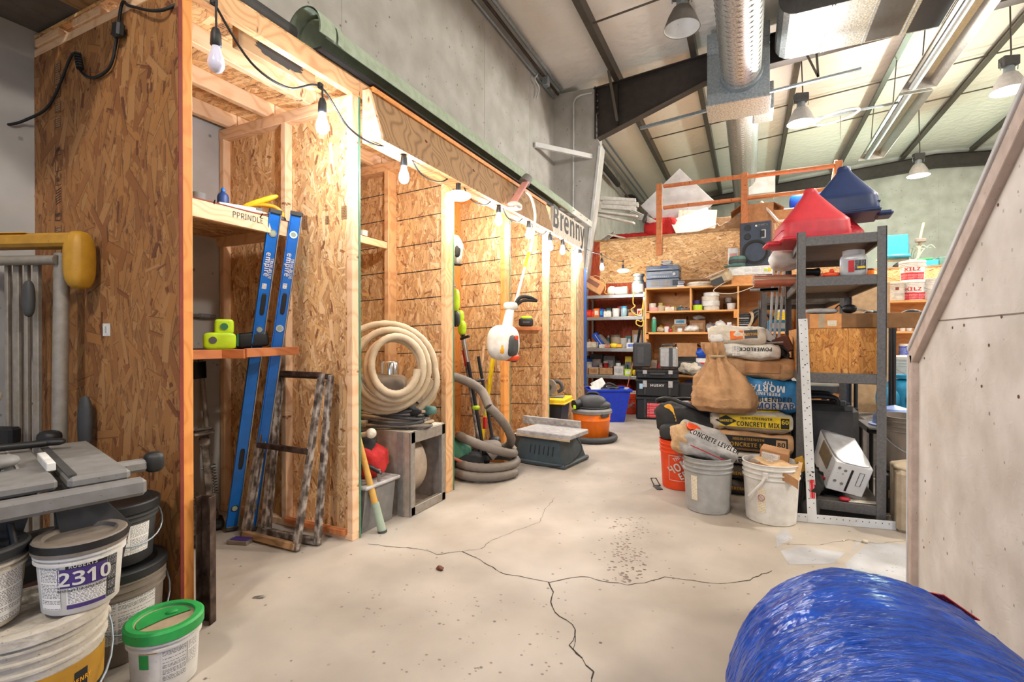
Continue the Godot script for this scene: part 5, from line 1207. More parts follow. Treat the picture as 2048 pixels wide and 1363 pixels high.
	var lb := thing("block_ledge", "small fir block ledge on the end wall holding a black cup", "ledge", V(-2.55, 1.20, -1.26), 0.0, G1)
	part(lb, "block", bx(V(0, 0, 0), V(0.24, 0.05, 0.12), 0.003), "cedar"); part(lb, "black_cup", la([W(0.035, 0.025), W(0.05, 0.05), W(0.052, 0.09), W(0.03, 0.12), W(0, 0.125)], 20), "black"); part(lb, "cup_handle", tu(spline([V(0.045, 0.09, 0.0), V(0.085, 0.08, 0), V(0.085, 0.05, 0), V(0.045, 0.04, 0)], 5), 0.008, 6), "black")
	var lm := thing("tape_measure", "lime green tape measure case on the lower bay shelf", "tape measure", V(-2.47, Yt, -1.66), face(V(-2.47, 0, -1.66)), G1)
	part(lm, "case", so(V(0, 0.045, 0), V(0.075, 0.045, 0.03), 5.0, null, 0, 24, 12), "lime"); part(lm, "dark_port", cy(V(-0.03, 0.05, 0.028), V(-0.03, 0.05, 0.033), 0.018, -1, 14), "ink_grey"); part(lm, "upper_case", so(V(0.02, 0.12, -0.01), V(0.045, 0.04, 0.028), 5.0, null, 0, 20, 10), "lime"); part(lm, "dark_port", cy(V(0.02, 0.12, 0.015), V(0.02, 0.12, 0.022), 0.018, -1, 14), "green")
	var bc := thing("battery_case", "flat black tool case beside the lime tape measure", "case", V(-2.49, Yt, -1.86), face(V(-2.49, 0, -1.86)), G1)
	part(bc, "case", so(V(0, 0.05, 0), V(0.085, 0.045, 0.05), 5.0, null, 0, 20, 10, Basis(Vector3.BACK, 0.12)), "black"); part(bc, "green_trim", bx(V(-0.07, 0.05, 0.045), V(0.01, 0.07, 0.01), 0.003), "green")
	var cd := thing("wall_conduit", "thin grey conduit along the wall of the first bay", "pipe", Vector3.ZERO)
	part(cd, "pipe", cy(V(-3.02, 1.24, -1.22), V(-3.02, 1.235, -2.0), 0.012, -1, 10), "grey"); part(cd, "coupling", cy(V(-3.02, 1.236, -1.9), V(-3.02, 1.235, -1.96), 0.016, -1, 10), "galv_dull")
	# levels
	level_tool(V(-2.655, 0.01, -1.85), V(-2.31, 1.80, -1.87), 1.15, "blue level with a bare aluminium edge leaning through the shelf strip", "blue_level", "alu")
	level_tool(V(-2.56, 0.01, -1.90), V(-2.285, 1.79, -1.985), 0.75, "blue level with white lettering leaning against the first partition", "blue_level", "alu")
	# stilts
	stilt(V(-2.86, 0.0, -1.42), V(-2.93, 0.98, -1.44), "worn stilt standing nearest the end wall", 1)
	stilt(V(-2.70, 0.0, -1.66), V(-2.88, 1.0, -1.60), "worn stilt with a torn sticker and long black sole", 2)
	stilt(V(-2.84, 0.0, -1.86), V(-2.95, 0.98, -1.84), "worn stilt with a coil spring beside the levels", 3)
	# frames
	u_frame(V(-2.30, 0.005, -1.815), 0.40, 0.92, 0.19, 0.0, "outer worn steel leg frame with a bare wood foot bar", [[0.02, 0.035, "oldwood"], [0.50, 0.03, "rust_steel"], [0.91, 0.03, "rust_steel"]], "worn_steel")
	u_frame(V(-2.25, 0.005, -1.905), 0.38, 0.90, 0.11, 0.06, "inner worn steel leg frame nested behind the outer one", [[0.02, 0.035, "worn_steel"], [0.89, 0.03, "rust_steel"]], "worn_steel")
	var sc := thing("scrap_slab", "purplish scrap slab under the leg frame foot", "scrap", V(-2.46, 0, -1.76), 0.3)
	part(sc, "slab", bx(V(0, 0.012, 0), V(0.12, 0.024, 0.05), 0.003), "taupe"); part(sc, "slab_top", bx(V(0.01, 0.026, 0), V(0.10, 0.006, 0.045), 0.002), "purple")

# ---------------------------------------------------------------- second bay
func build_bay_two() -> void:
	var sh := thing("bay_shelf", "small fir shelf high in the second bay", "shelf", Vector3.ZERO, 0.0, "plank shelves in the storage bays")
	part(sh, "board", bx(V(-2.72, 1.80, -2.60), V(0.52, 0.018, 0.7)), "fir"); part(sh, "fascia", bx(V(-2.46, 1.795, -2.60), V(0.03, 0.05, 0.7), 0.002), "fir"); part(sh, "red_edge", bx(V(-2.46, 1.822, -2.60), V(0.03, 0.004, 0.7)), "red_edge")
	item("box", "low white box on the high shelf of the second bay", V(-2.52, 1.81, -2.64), V(0.07, 0.05, 0.07), "white", 0.5, "", "print"); item("tub", "little white tub on the high shelf of the second bay", V(-2.52, 1.81, -2.78), V(0.06, 0.07, 0.06), "white", 0, "", "off_white")
	# furnace blower in its sheet metal box, open to the aisle (+x)
	var B := thing("blower_box", "dusty sheet metal blower box open on one side with a round drum inside", "blower", V(-2.16, 0, -2.66), 0.0)
	var w := 0.56; var d := 0.38; var h := 0.52
	for z in [-d / 2, d / 2]: part(B, "side_panel", bx(V(0, h / 2, z), V(w, h, 0.006), 0.001), "beige_metal")
	part(B, "top_panel", bx(V(0, h, 0), V(w, 0.006, d), 0.001), "off_white"); part(B, "bottom_panel", bx(V(0, 0.004, 0), V(w, 0.006, d), 0.001), "beige_metal"); part(B, "back_panel", bx(V(-w / 2, h / 2, 0), V(0.006, h, d), 0.001), "beige_metal")
	for q in [[V(w / 2, h / 2, d / 2 - 0.02), V(0.03, h, 0.045)], [V(w / 2, h / 2, -d / 2 + 0.02), V(0.03, h, 0.045)], [V(w / 2, h - 0.035, 0), V(0.03, 0.07, d)], [V(w / 2, 0.03, 0), V(0.03, 0.055, d)]]: part(B, "opening_frame", bx(q[0], q[1], 0.003), "alu_dirty")
	part(B, "corner_post", bx(V(w / 2 - 0.06, h / 2, d / 2 + 0.006), V(0.05, h, 0.01), 0.002), "alu_dirty")
	part(B, "blower_drum", cy(V(0.02, 0.26, -0.06), V(0.02, 0.26, 0.13), 0.215, -1, 40), "beige_metal"); part(B, "drum_outlet", bx(V(-0.1, 0.15, 0.03), V(0.3, 0.24, 0.18), 0.004), "beige_metal")
	part(B, "tape_patch", bx(V(0.05, 0.33, d / 2 + 0.0045), V(0.07, 0.085, 0.001)), "cardboard_pale"); part(B, "carry_handle", tu(spline([V(0.20, h + 0.005, 0.0), V(0.20, h + 0.04, 0.0), V(0.20, h + 0.04, 0.1), V(0.20, h + 0.005, 0.1)], 4), 0.008, 8), "off_white")
	part(B, "paint_smear", bx(V(0.08, 0.15, d / 2 + 0.0042), V(0.012, 0.09, 0.001)), "red_edge"); part(B, "paint_smear", bx(V(-0.06, 0.22, d / 2 + 0.0042), V(0.03, 0.05, 0.001)), "red_edge")
	# wet saw machine
	var cs := thing("compressor", "tan machine marked CS610 inside the hose coil", "machine", V(-2.20, 0.60, -2.68), face(V(-2.2, 0, -2.68)) - 0.15)
	part(cs, "housing", so(V(-0.07, 0.13, 0), V(0.19, 0.13, 0.12), 4.0, null, 0, 28, 16), "taupe"); part(cs, "badge_panel", bx(V(-0.06, 0.10, 0.121), V(0.25, 0.07, 0.008), 0.004), "brown"); text(cs, "CS610", 0.032, Transform3D(Basis(), V(-0.03, 0.10, 0.126)), "beige")
	part(cs, "speaker_ring", cy(V(0.20, 0.14, 0.0), V(0.22, 0.14, 0.06), 0.115, 0.105, 28), "beige"); part(cs, "speaker_face", cy(V(0.2, 0.14, 0.055), V(0.22, 0.14, 0.066), 0.08, -1, 28), "taupe"); part(cs, "chrome_tank", la([W(0, 0.24), W(0.06, 0.24), W(0.06, 0.33), W(0.05, 0.345), W(0, 0.345)], 20), "chrome"); part(cs, "dark_base", bx(V(0, -0.03, 0), V(0.46, 0.07, 0.2), 0.01), "black_matte")
	# hose coil
	var hc := thing("tan_hose", "big coil of ribbed tan hose on the blower box", "hose", V(-2.06, 0.60, -2.52))
	var fx := V(cos(-0.75), 0, -sin(-0.75)); fx = V(0.72, 0, -0.69)
	var pts := []
	var n := 300
	for k in n:
		var a := TAU * k / 60.0; var turn := k / 60.0
		var rr := 0.305 - 0.028 * turn + 0.02 * sin(a * 0.5 + 1.0)
		var c := V(0.0, 0.30 + 0.005 * turn, 0) + fx * (0.012 * turn - 0.04)
		pts.append(c + fx * cos(a) * rr * (1.0 - 0.05 * turn) + Vector3.UP * sin(a) * rr * 0.92 + V(-0.5, 0, -0.5) * (0.05 * sin(a) - 0.02 * turn) + V(0.02 * turn, 0, 0.02 * turn))
	var tail: Vector3 = pts[n - 1]
	part(hc, "hose", tu(pts, 0.021, 10, false, 0.09), "hose_tan"); part(hc, "loose_end", tu(spline([pts[0], pts[0] + V(0.02, -0.12, 0.02), pts[0] + V(-0.06, -0.25, 0.08), pts[0] + V(-0.12, -0.32, 0.14)], 10), 0.021, 10, false, 0.09), "hose_tan"); part(hc, "hose_fitting", cy(V(-0.22, -0.055, 0.05), V(-0.15, -0.05, 0.05), 0.024, -1, 12), "off_white")
	var gc := thing("grey_cord_heap", "flattened heap of grey and beige cords on the blower box", "cord", V(-2.14, 0.53, -2.62))
	for k in 9:
		var cp := []
		for j in 25:
			var a := TAU * j / 24.0; cp.append(V(cos(a) * (0.30 - 0.008 * k) * (1.0 + 0.05 * sin(k * 3.0)), 0.012 + 0.011 * k + 0.01 * sin(a * 2 + k), sin(a) * (0.16 - 0.006 * k)).rotated(Vector3.UP, 0.15 * sin(k * 2.1)))
		part(gc, "cord_loop", tu(cp, 0.011, 7), ["hose_grey", "beige", "dark_grey"][k % 3])
	part(gc, "black_tool", so(V(0.12, 0.10, 0.03), V(0.15, 0.035, 0.05), 2.4, noise(9, 6), 0.03, 20, 10), "black_matte"); part(gc, "teal_tag", so(V(0.25, 0.10, -0.06), V(0.06, 0.03, 0.04), 3.0, null, 0, 14, 8), "teal")
	# tote with a red bag
	var tt := thing("grey_tote", "grey plastic tote behind the shovel", "tote", V(-2.13, 0, -2.27), 0.0)
	part(tt, "tub", mb().at(V(0, 0.13, 0)).prism(PackedVector2Array([W(-0.19, -0.13), W(0.17, -0.13), W(0.20, 0.13), W(-0.22, 0.13)]), 0.26), "grey"); part(tt, "rim", bx(V(0, 0.262, 0), V(0.45, 0.02, 0.30), 0.006), "light_grey")
	for x in [-0.1, 0.1]: part(tt, "rib", bx(V(x, 0.13, 0.132), V(0.02, 0.24, 0.008), 0.002), "grey")
	var rb := thing("tool_bag", "red and black tool bag slumped in the grey tote", "bag", V(-2.11, 0.275, -2.27), 0.5)
	part(rb, "red_body", so(V(0, 0.10, 0), V(0.18, 0.10, 0.11), 3.0, noise(7, 2), 0.03), "red_cloth"); part(rb, "black_top", so(V(-0.02, 0.19, 0), V(0.14, 0.07, 0.09), 3.0, noise(7, 9), 0.03), "black_matte"); part(rb, "strap", tu(spline([V(-0.12, 0.17, 0.11), V(-0.02, 0.12, 0.14), V(0.1, 0.09, 0.13), V(0.16, 0.04, 0.1)], 5), 0.012, 6), "black"); part(rb, "reflective_tab", bx(V(0.15, 0.03, 0.11), V(0.02, 0.08, 0.01), 0.003), "taupe")
	var sv := thing("shovel", "shovel with yellow shaft and green ferrule leaning behind the first partition", "shovel", V(-1.90, 0, -2.19), 0.0)
	part(sv, "shaft", cy(V(-0.005, 0.16, 0.0), V(-0.09, 0.56, 0.05), 0.019, 0.017, 14), "amber_wood"); part(sv, "ferrule", cy(V(0.03, 0.0, -0.02), V(-0.005, 0.17, 0.0), 0.024, 0.021, 14), "sage"); part(sv, "tip", cy(V(0.03, 0.0, -0.02), V(0.028, 0.012, -0.02), 0.026, -1, 14), "dark_grey")
	var bh := thing("ball_handle", "worn white ball-ended handle poking past the first partition", "handle", V(-1.975, 0.55, -2.22), 0.0)
	part(bh, "rod", cy(V(-0.16, -0.03, 0.07), V(0.0, 0.0, 0.0), 0.015, -1, 12), "beige"); part(bh, "ball", so(V(0.012, 0.002, -0.004), V(0.03, 0.03, 0.03), 2.0, null, 0, 18, 12), "off_white")

# ---------------------------------------------------------------- third bay
func pole_tool(called: String, label: String, cat: String, foot: Vector3, top: Vector3, r: float, m: String) -> Node3D:
	var t := thing(called, label, cat, foot, 0.0, "long tools leaning in the third bay")
	part(t, "shaft", cy(Vector3.ZERO, top - foot, r, r * 0.95, 12), m)
	return t
func build_bay_three() -> void:
	var a := V(-1.95, 0.16, -3.55); var b := V(-2.10, 1.20, -3.45)
	var t := pole_tool("string_trimmer", "battery string trimmer with lime motor and black guard leaning in the third bay", "trimmer", a, b, 0.015, "black")
	var up := (b - a); var un := up.normalized()
	part(t, "motor_head", so(up * 0.985, V(0.032, 0.06, 0.035), 2.6, null, 0, 18, 12), "lime"); part(t, "battery_grip", so(up * 1.07, V(0.026, 0.055, 0.032), 3.0, null, 0, 16, 10), "lime"); part(t, "trigger", bx(up * 0.91 + V(0.03, 0, 0.03), V(0.09, 0.02, 0.03), 0.006, Basis(Vector3.BACK, 0.3)), "black")
	var lp := []
	for k in 20: lp.append(up * 0.56 + V(0.03, 0.01, 0.02) + V(cos(TAU * k / 20) * 0.085, 0.012 * cos(TAU * k / 20), sin(TAU * k / 20) * 0.06))
	part(t, "loop_handle", tu(lp, 0.012, 8, true), "black"); part(t, "joint_knob", so(up * 0.36, V(0.03, 0.02, 0.03), 2.6, null, 0, 14, 8), "lime"); part(t, "steel_sleeve", cy(up * 0.72, up * 0.9, 0.017, -1, 12), "chrome")
	part(t, "guard", mb().at(V(0.02, 0.03, 0.04), Basis.from_euler(V(0.5, 0.3, 0.35))).lathe([W(0.02, 0.05), W(0.09, 0.03), W(0.15, -0.02), W(0.148, -0.026), W(0.088, 0.022), W(0.02, 0.042)], 24, -0.9, 2.9), "taupe"); part(t, "line_head", la([W(0, -0.08), W(0.045, -0.08), W(0.05, -0.05), W(0.03, -0.02), W(0, -0.02)], 18), "black_matte")
	var p1 := pole_tool("pole_saw", "pole saw with steel shaft and red grip in the third bay", "saw", V(-2.03, 0.02, -3.66), V(-2.15, 1.25, -3.50), 0.014, "worn_steel")
	part(p1, "grip", cy(V(-0.08, 0.85, 0.11), V(-0.095, 0.98, 0.128), 0.02, -1, 12), "red"); part(p1, "blade", bx(V(-0.12, 1.27, 0.16), V(0.01, 0.16, 0.04), 0.002, Basis(Vector3.BACK, 0.3)), "red_edge")
	var p2 := pole_tool("garden_edger", "black edger shaft crossing the trimmer in the third bay", "edger", V(-1.92, 0.16, -3.68), V(-2.02, 0.95, -3.58), 0.014, "black_matte")
	part(p2, "motor", so(V(0.0, 0.05, 0), V(0.05, 0.07, 0.05), 3.0, null, 0, 16, 10), "black"); part(p2, "red_switch", bx(V(-0.05, 0.24, 0.08), V(0.03, 0.1, 0.03), 0.006), "red")
	var p3 := pole_tool("blue_pipe", "thin blue pole standing behind the second partition", "pole", V(-2.28, 0, -3.16), V(-2.34, 1.3, -3.14), 0.012, "blue_dark"); part(p3, "cap", so(V(-0.06, 1.3, 0.02), V(0.016, 0.02, 0.016), 2.4, null, 0, 10, 6), "black")
	var p4 := pole_tool("broom_handle", "plain wooden broom handle leaning on the third partition", "handle", V(-2.22, 0, -3.80), V(-2.12, 1.05, -3.86), 0.014, "fir"); part(p4, "tip", so(V(0.1, 1.05, -0.06), V(0.016, 0.02, 0.016), 2.4, null, 0, 10, 6), "fir_b")
	var yl := thing("yellow_level", "yellow straightedge level leaning on the third partition", "level", V(-2.10, 0, -3.72), 0.0, "long tools leaning in the third bay")
	part(yl, "bar", mb().bar(Vector3.ZERO, V(0.07, 0.92, -0.14), 0.045, 0.02, Vector3.RIGHT), "yellow"); part(yl, "vial", bx(V(0.035, 0.46, -0.058), V(0.012, 0.06, 0.03), 0.003), "sage")
	# hats and hooks above
	var hat := thing("baseball_hat", "pale printed cap hanging on the second partition edge", "hat", PX(912, 500, -1.95), 0.9)
	part(hat, "crown", so(Vector3.ZERO, V(0.05, 0.10, 0.035), 2.4, noise(9, 4), 0.02, 18, 12), "off_white"); part(hat, "print_band", so(V(0, 0.0, 0.022), V(0.03, 0.06, 0.016), 2.4, null, 0, 14, 8), "ink"); part(hat, "brim", bx(V(0.0, -0.11, 0.03), V(0.07, 0.012, 0.06), 0.004), "black_matte")
	var sp := thing("lime_sprayer", "lime green tool hanging high beside the second partition", "tool", PX(912, 600, -1.98), 0.9)
	part(sp, "body", so(Vector3.ZERO, V(0.026, 0.085, 0.028), 2.8, null, 0, 18, 12), "lime"); part(sp, "grip", so(V(0.0, -0.14, 0.0), V(0.03, 0.06, 0.03), 2.8, null, 0, 14, 8), "black"); sp.rotation.y = 0.0; part(sp, "hook", mb().bar(V(0, 0.1, 0), V(0, 0.13, -3.062 - sp.position.z), 0.01, 0.01), "galv_dull")
	# grey hose coil on the floor
	var hc := thing("vacuum_hose", "thick grey corrugated hose coiled on the floor of the third bay", "hose", V(-1.93, 0, -3.55))
	var pts := []
	for k in 190:
		var a2 := TAU * k / 60.0; var u := k / 60.0
		pts.append(V(cos(a2) * (0.26 - 0.02 * u), 0.035 + 0.062 * u + maxf(0.0, u - 1.8) * (0.12 + 0.16 * sin(a2)), sin(a2) * (0.30 - 0.03 * u)))
	part(hc, "hose", tu(pts, 0.034, 10, false, 0.07), "hose_grey")
	var en: Vector3 = pts[189]
	part(hc, "rising_end", tu(spline([en, en + V(-0.1, 0.12, -0.05), en + V(-0.2, 0.22, 0.1), en + V(-0.42, 0.30, 0.30)], 10), 0.034, 10, false, 0.07), "hose_grey")
	var gm := thing("hedge_trimmer", "green and black garden machine lying inside the hose coil", "machine", V(-2.08, 0.02, -3.42), 0.4)
	part(gm, "green_body", so(V(-0.06, 0.17, 0.02), V(0.13, 0.10, 0.09), 2.8, noise(8, 3), 0.03), "green_edge"); part(gm, "black_body", so(V(0.03, 0.09, 0.03), V(0.16, 0.08, 0.1), 3.0, noise(8, 7), 0.03), "black_matte"); part(gm, "orange_rod", cy(V(-0.18, 0.2, 0.10), V(0.16, 0.06, 0.17), 0.012, -1, 10), "copper"); part(gm, "red_trim", bx(V(-0.02, 0.25, -0.08), V(0.12, 0.03, 0.03), 0.006), "red")

# ---------------------------------------------------------------- fourth and fifth bays, floor in front of them
func build_far_bays() -> void:
	# hanging string trimmer
	var X := -1.775
	var h := PX(1050, 372, X); var e := PX(1008, 660, X)
	var t := thing("hanging_trimmer", "white and orange petrol trimmer hung from the valance by its curved shaft", "trimmer", e)
	var sp := []
	for q in [[1052, 383], [1062, 395], [1070, 425], [1068, 460], [1060, 500], [1046, 550], [1034, 595], [1027, 620]]: sp.append(PX(q[0], q[1], X + 0.02) - e)
	part(t, "shaft", tu(spline(sp, 8), 0.013, 10), "off_white")
	part(t, "yellow_sleeve", cy(PX(1058, 505, X + 0.02) - e, PX(1050, 535, X + 0.02) - e, 0.0145, -1, 12), "lime")
	part(t, "line_head", cy(h - e + V(0.0, 0.02, 0.02), h - e + V(0.02, 0.075, -0.02), 0.05, 0.045, 20), "grey"); part(t, "guard", mb().bar(h - e + V(0.02, 0.02, 0.03), PX(1020, 415, X + 0.05) - e, 0.07, 0.02, Vector3.UP, 0.008), "pink"); part(t, "guard_edge", so(PX(1030, 412, X + 0.06) - e, V(0.05, 0.03, 0.08), 2.6, null, 0, 14, 8), "white")
	part(t, "string_end", tu([h - e + V(0, 0.06, 0), h - e + V(0.01, 0.14, -0.03)], 0.002, 4), "white")
	var g0 := PX(1032, 606, X + 0.03) - e
	part(t, "loop_handle", tu(spline([g0 + V(0, -0.05, 0), g0, g0 + V(0.03, 0.05, -0.03), g0 + V(0.07, 0.055, -0.12), g0 + V(0.10, 0.03, -0.20)], 7), 0.015, 8), "black_matte"); part(t, "loop_handle", tu(spline([g0 + V(0, -0.02, 0), g0 + V(0.04, 0.02, -0.04), g0 + V(0.07, 0.03, -0.12), g0 + V(0.10, 0.03, -0.20)], 7), 0.013, 8), "black_matte")
	var n0 := PX(1021, 612, X + 0.02) - e; var n1 := PX(1014, 655, X + 0.02) - e
	part(t, "grip_housing", cy(n0, n1, 0.032, 0.045, 16), "white"); part(t, "grip_cap", so(n0 + V(0, 0.0, 0), V(0.055, 0.035, 0.06), 2.8, null, 0, 16, 10), "white")
	var ec := PX(1007, 685, X + 0.04) - e
	part(t, "engine_cover", so(ec, V(0.115, 0.14, 0.135), 2.7, null, 0, 28, 18), "white"); part(t, "starter_housing", so(ec + V(0.075, -0.02, 0.03), V(0.05, 0.085, 0.07), 3.4, null, 0, 22, 14), "dark_grey"); part(t, "orange_base", so(ec + V(0.05, -0.115, -0.03), V(0.06, 0.03, 0.07), 3.0, null, 0, 16, 10), "orange_red")
	part(t, "orange_logo", so(ec + V(0.122, 0.04, 0.02), V(0.006, 0.02, 0.03), 2.6, null, 0, 12, 8), "orange_red"); part(t, "amber_tank", so(ec + V(0.04, -0.03, 0.10), V(0.03, 0.06, 0.03), 2.6, null, 0, 14, 8), "amber")
	for k in 5: part(t, "cooling_slot", bx(ec + V(0.088, 0.075, -0.07 + k * 0.022), V(0.012, 0.035, 0.007), 0.002), "black")
	part(t, "rear_hook", tu(spline([ec + V(0.02, -0.06, -0.12), ec + V(0.03, -0.09, -0.18), ec + V(0.03, -0.14, -0.16), ec + V(0.02, -0.14, -0.11)], 5), 0.016, 8), "black")
	# small shelf with battery
	var sh := thing("bay_shelf", "short plank shelf on the fourth partition under a battery", "shelf", Vector3.ZERO, 0.0, "plank shelves in the storage bays")
	part(sh, "board", bx(V(-2.14, 1.20, -4.78), V(0.36, 0.035, 0.13), 0.003), "cedar"); part(sh, "cleat", bx(V(-2.14, 1.165, -4.83), V(0.3, 0.04, 0.03), 0.003), "fir_b")
	var bt := thing("tool_battery", "black and lime tool battery on the short shelf", "battery", V(-2.12, 1.218, -4.78), 0.25)
	part(bt, "pack", so(V(0, 0.05, 0), V(0.075, 0.045, 0.045), 5.0, null, 0, 20, 10), "black"); part(bt, "lime_top", so(V(0.005, 0.098, 0), V(0.06, 0.018, 0.04), 4.0, null, 0, 18, 8), "lime"); part(bt, "label", bx(V(0.01, 0.05, 0.0455), V(0.07, 0.02, 0.001)), "ink_grey")
	# benchtop saw on the floor
	var S := thing("benchtop_saw", "small benchtop table saw with grey base on the floor", "saw", V(-1.62, 0, -4.18), -0.15)
	var base := mb(); var lo := W(0.25, 0.22); var hi := W(0.19, 0.17)
	for q in 4:
		var c := [W(-1, 1), W(1, 1), W(1, -1), W(-1, -1)]
		var p: Vector2 = c[q]; var r: Vector2 = c[(q + 1) % 4]
		base.quad(V(p.x * lo.x, 0.03, p.y * lo.y), V(r.x * lo.x, 0.03, r.y * lo.y), V(r.x * hi.x, 0.24, r.y * hi.y), V(p.x * hi.x, 0.24, p.y * hi.y), V(p.x + r.x, 0.3, p.y + r.y).normalized())
	part(S, "body", base, "slate"); part(S, "foot_flange", bx(V(0, 0.02, 0), V(0.56, 0.035, 0.48), 0.01), "slate")
	part(S, "table_top", bx(V(0.04, 0.265, 0.02), V(0.54, 0.04, 0.36), 0.006), "light_grey"); part(S, "table_edge", bx(V(0.04, 0.24, 0.202), V(0.54, 0.02, 0.008), 0.002), "beige"); part(S, "rip_fence", bx(V(-0.10, 0.305, -0.20), V(0.62, 0.075, 0.03), 0.004), "light_grey")
	for k in 6: part(S, "vent_slot", mb().at(V(-0.08 + k * 0.045, 0.13, 0.196), Basis(Vector3.RIGHT, -0.24)).box(Vector3.ZERO, V(0.009, 0.07 + 0.006 * (k % 3), 0.006), 0.001), "black")
	part(S, "side_motor", so(V(-0.30, 0.15, -0.05), V(0.08, 0.09, 0.10), 3.0, noise(9, 2), 0.03), "dark_grey"); part(S, "side_rail", cy(V(-0.27, 0.23, -0.2), V(-0.27, 0.23, 0.18), 0.014, -1, 10), "chrome")
	part(S, "power_cord", tu(spline([V(0.28, 0.26, 0.05), V(0.36, 0.16, 0.08), V(0.30, 0.05, 0.20), V(0.1, 0.02, 0.28), V(-0.15, 0.02, 0.28)], 7), 0.006, 6), "cable")
	# yellow-lid tote with circular saw
	var yt := thing("lidded_tote", "black tote with a yellow lid in the fifth bay", "tote", V(-2.12, 0, -5.35), 0.1)
	part(yt, "tub", mb().at(V(0, 0.19, 0)).prism(PackedVector2Array([W(-0.20, -0.19), W(0.20, -0.19), W(0.24, 0.19), W(-0.24, 0.19)]), 0.36), "black"); part(yt, "lid", bx(V(0, 0.40, 0), V(0.54, 0.05, 0.42), 0.012), "yellow"); part(yt, "lid_lip", bx(V(0, 0.372, 0.0), V(0.56, 0.02, 0.44), 0.006), "yellow")
	var cs := thing("circular_saw", "grey circular saw on the yellow tote lid", "saw", V(-2.10, 0.427, -5.33), 0.2)
	part(cs, "blade_guard", cy(V(0.02, 0.11, -0.02), V(0.02, 0.11, 0.03), 0.095, -1, 26), "alu_dirty"); part(cs, "arbor", cy(V(0.02, 0.11, 0.03), V(0.02, 0.11, 0.045), 0.04, -1, 18), "dark_grey"); part(cs, "motor", cy(V(-0.10, 0.12, 0.0), V(-0.02, 0.12, 0.0), 0.055, -1, 18), "black"); part(cs, "shoe", bx(V(0.04, 0.008, 0.02), V(0.32, 0.012, 0.14), 0.002), "grey"); part(cs, "handle", tu(spline([V(0.06, 0.17, -0.05), V(0.14, 0.16, -0.05), V(0.17, 0.09, -0.05), V(0.12, 0.05, -0.05)], 5), 0.02, 8), "dark_grey")
	var md := thing("teal_drill", "teal drill lying by the benchtop saw", "drill", V(-1.80, 0.0, -4.85), 0.7)
	part(md, "motor", so(V(0, 0.14, 0), V(0.11, 0.04, 0.04), 3.0, null, 0, 18, 10), "teal"); part(md, "grip", mb().bar(V(-0.04, 0.12, 0), V(-0.07, 0.0, 0.03), 0.045, 0.05), "teal"); part(md, "chuck", cy(V(0.1, 0.14, 0), V(0.16, 0.14, 0), 0.025, 0.016, 12), "black")
	# shop vacuum
	var vac := thing("shop_vacuum", "orange wet-dry vacuum with grey motor head", "vacuum", V(-1.535, 0, -5.22), 0.5)
	part(vac, "drum", la([W(0, 0.03), W(0.17, 0.03), W(0.18, 0.045), W(0.195, 0.22), W(0.2, 0.225), W(0.2, 0.235), W(0.197, 0.24), W(0.205, 0.30)], 44), "orange"); part(vac, "lid_ring", la([W(0.205, 0.295), W(0.218, 0.30), W(0.218, 0.33), W(0.19, 0.345), W(0.10, 0.35)], 44), "grey")
	part(vac, "motor_head", so(V(0.0, 0.40, 0.0), V(0.155, 0.085, 0.125), 2.7, null, 0, 30, 18), "dark_grey"); part(vac, "nose_slope", so(V(0.09, 0.375, 0.03), V(0.11, 0.05, 0.09), 2.4, null, 0, 22, 12), "dark_grey"); part(vac, "inlet", cy(V(-0.13, 0.40, 0.05), V(-0.21, 0.39, 0.09), 0.045, 0.05, 18), "black"); part(vac, "inlet_tab", bx(V(-0.21, 0.37, 0.12), V(0.03, 0.04, 0.03), 0.006), "lime")
	part(vac, "carry_handle", tu(spline([V(-0.05, 0.47, -0.02), V(-0.03, 0.505, -0.02), V(0.06, 0.50, -0.02), V(0.08, 0.46, -0.02)], 5), 0.016, 8), "black"); part(vac, "latch", bx(V(0.10, 0.29, 0.185), V(0.10, 0.045, 0.03), 0.008, Basis(Vector3.UP, 0.5)), "dark_grey"); part(vac, "badge", bx(V(0.04, 0.44, 0.09), V(0.06, 0.02, 0.01), 0.004, Basis(Vector3.UP, 0.4)), "green_edge")
	part(vac, "cord_wrap", tu(spline([V(-0.15, 0.36, 0.10), V(-0.02, 0.355, 0.17), V(0.13, 0.355, 0.12), V(0.17, 0.36, 0.0)], 6), 0.01, 6), "cable")
	var ring := []
	for k in 56: ring.append(V(cos(TAU * k / 64 + 2.2) * 0.245, 0.034, -sin(TAU * k / 64 + 2.2) * 0.245))
	var vh := thing("vacuum_floor_hose", "black hose ring lying round the orange vacuum", "hose", V(-1.535, 0, -5.22), 0.5)
	part(vh, "hose", tu(ring, 0.032, 10, false, 0.06), "dark_grey"); part(vh, "cuff", cy(ring[0], ring[0] + V(0.0, 0.0, 0.08), 0.036, -1, 14), "black")
	# blue tote with junk
	var bt2 := thing("blue_bin", "deep blue plastic bin full of tools by the metal shelves", "bin", V(-1.72, 0, -6.55), 0.45)
	var sides := mb()
	for q in 4:
		var c := [W(-1, 1), W(1, 1), W(1, -1), W(-1, -1)]
		var p: Vector2 = c[q]; var r: Vector2 = c[(q + 1) % 4]
		sides.quad(V(p.x * 0.20, 0, p.y * 0.17), V(r.x * 0.20, 0, r.y * 0.17), V(r.x * 0.27, 0.42, r.y * 0.23), V(p.x * 0.27, 0.42, p.y * 0.23), V(p.x + r.x, -0.2, p.y + r.y).normalized())
	part(bt2, "tub", sides, "blue_tote"); part(bt2, "bottom", bx(V(0, 0.01, 0), V(0.4, 0.012, 0.34)), "blue_tote")
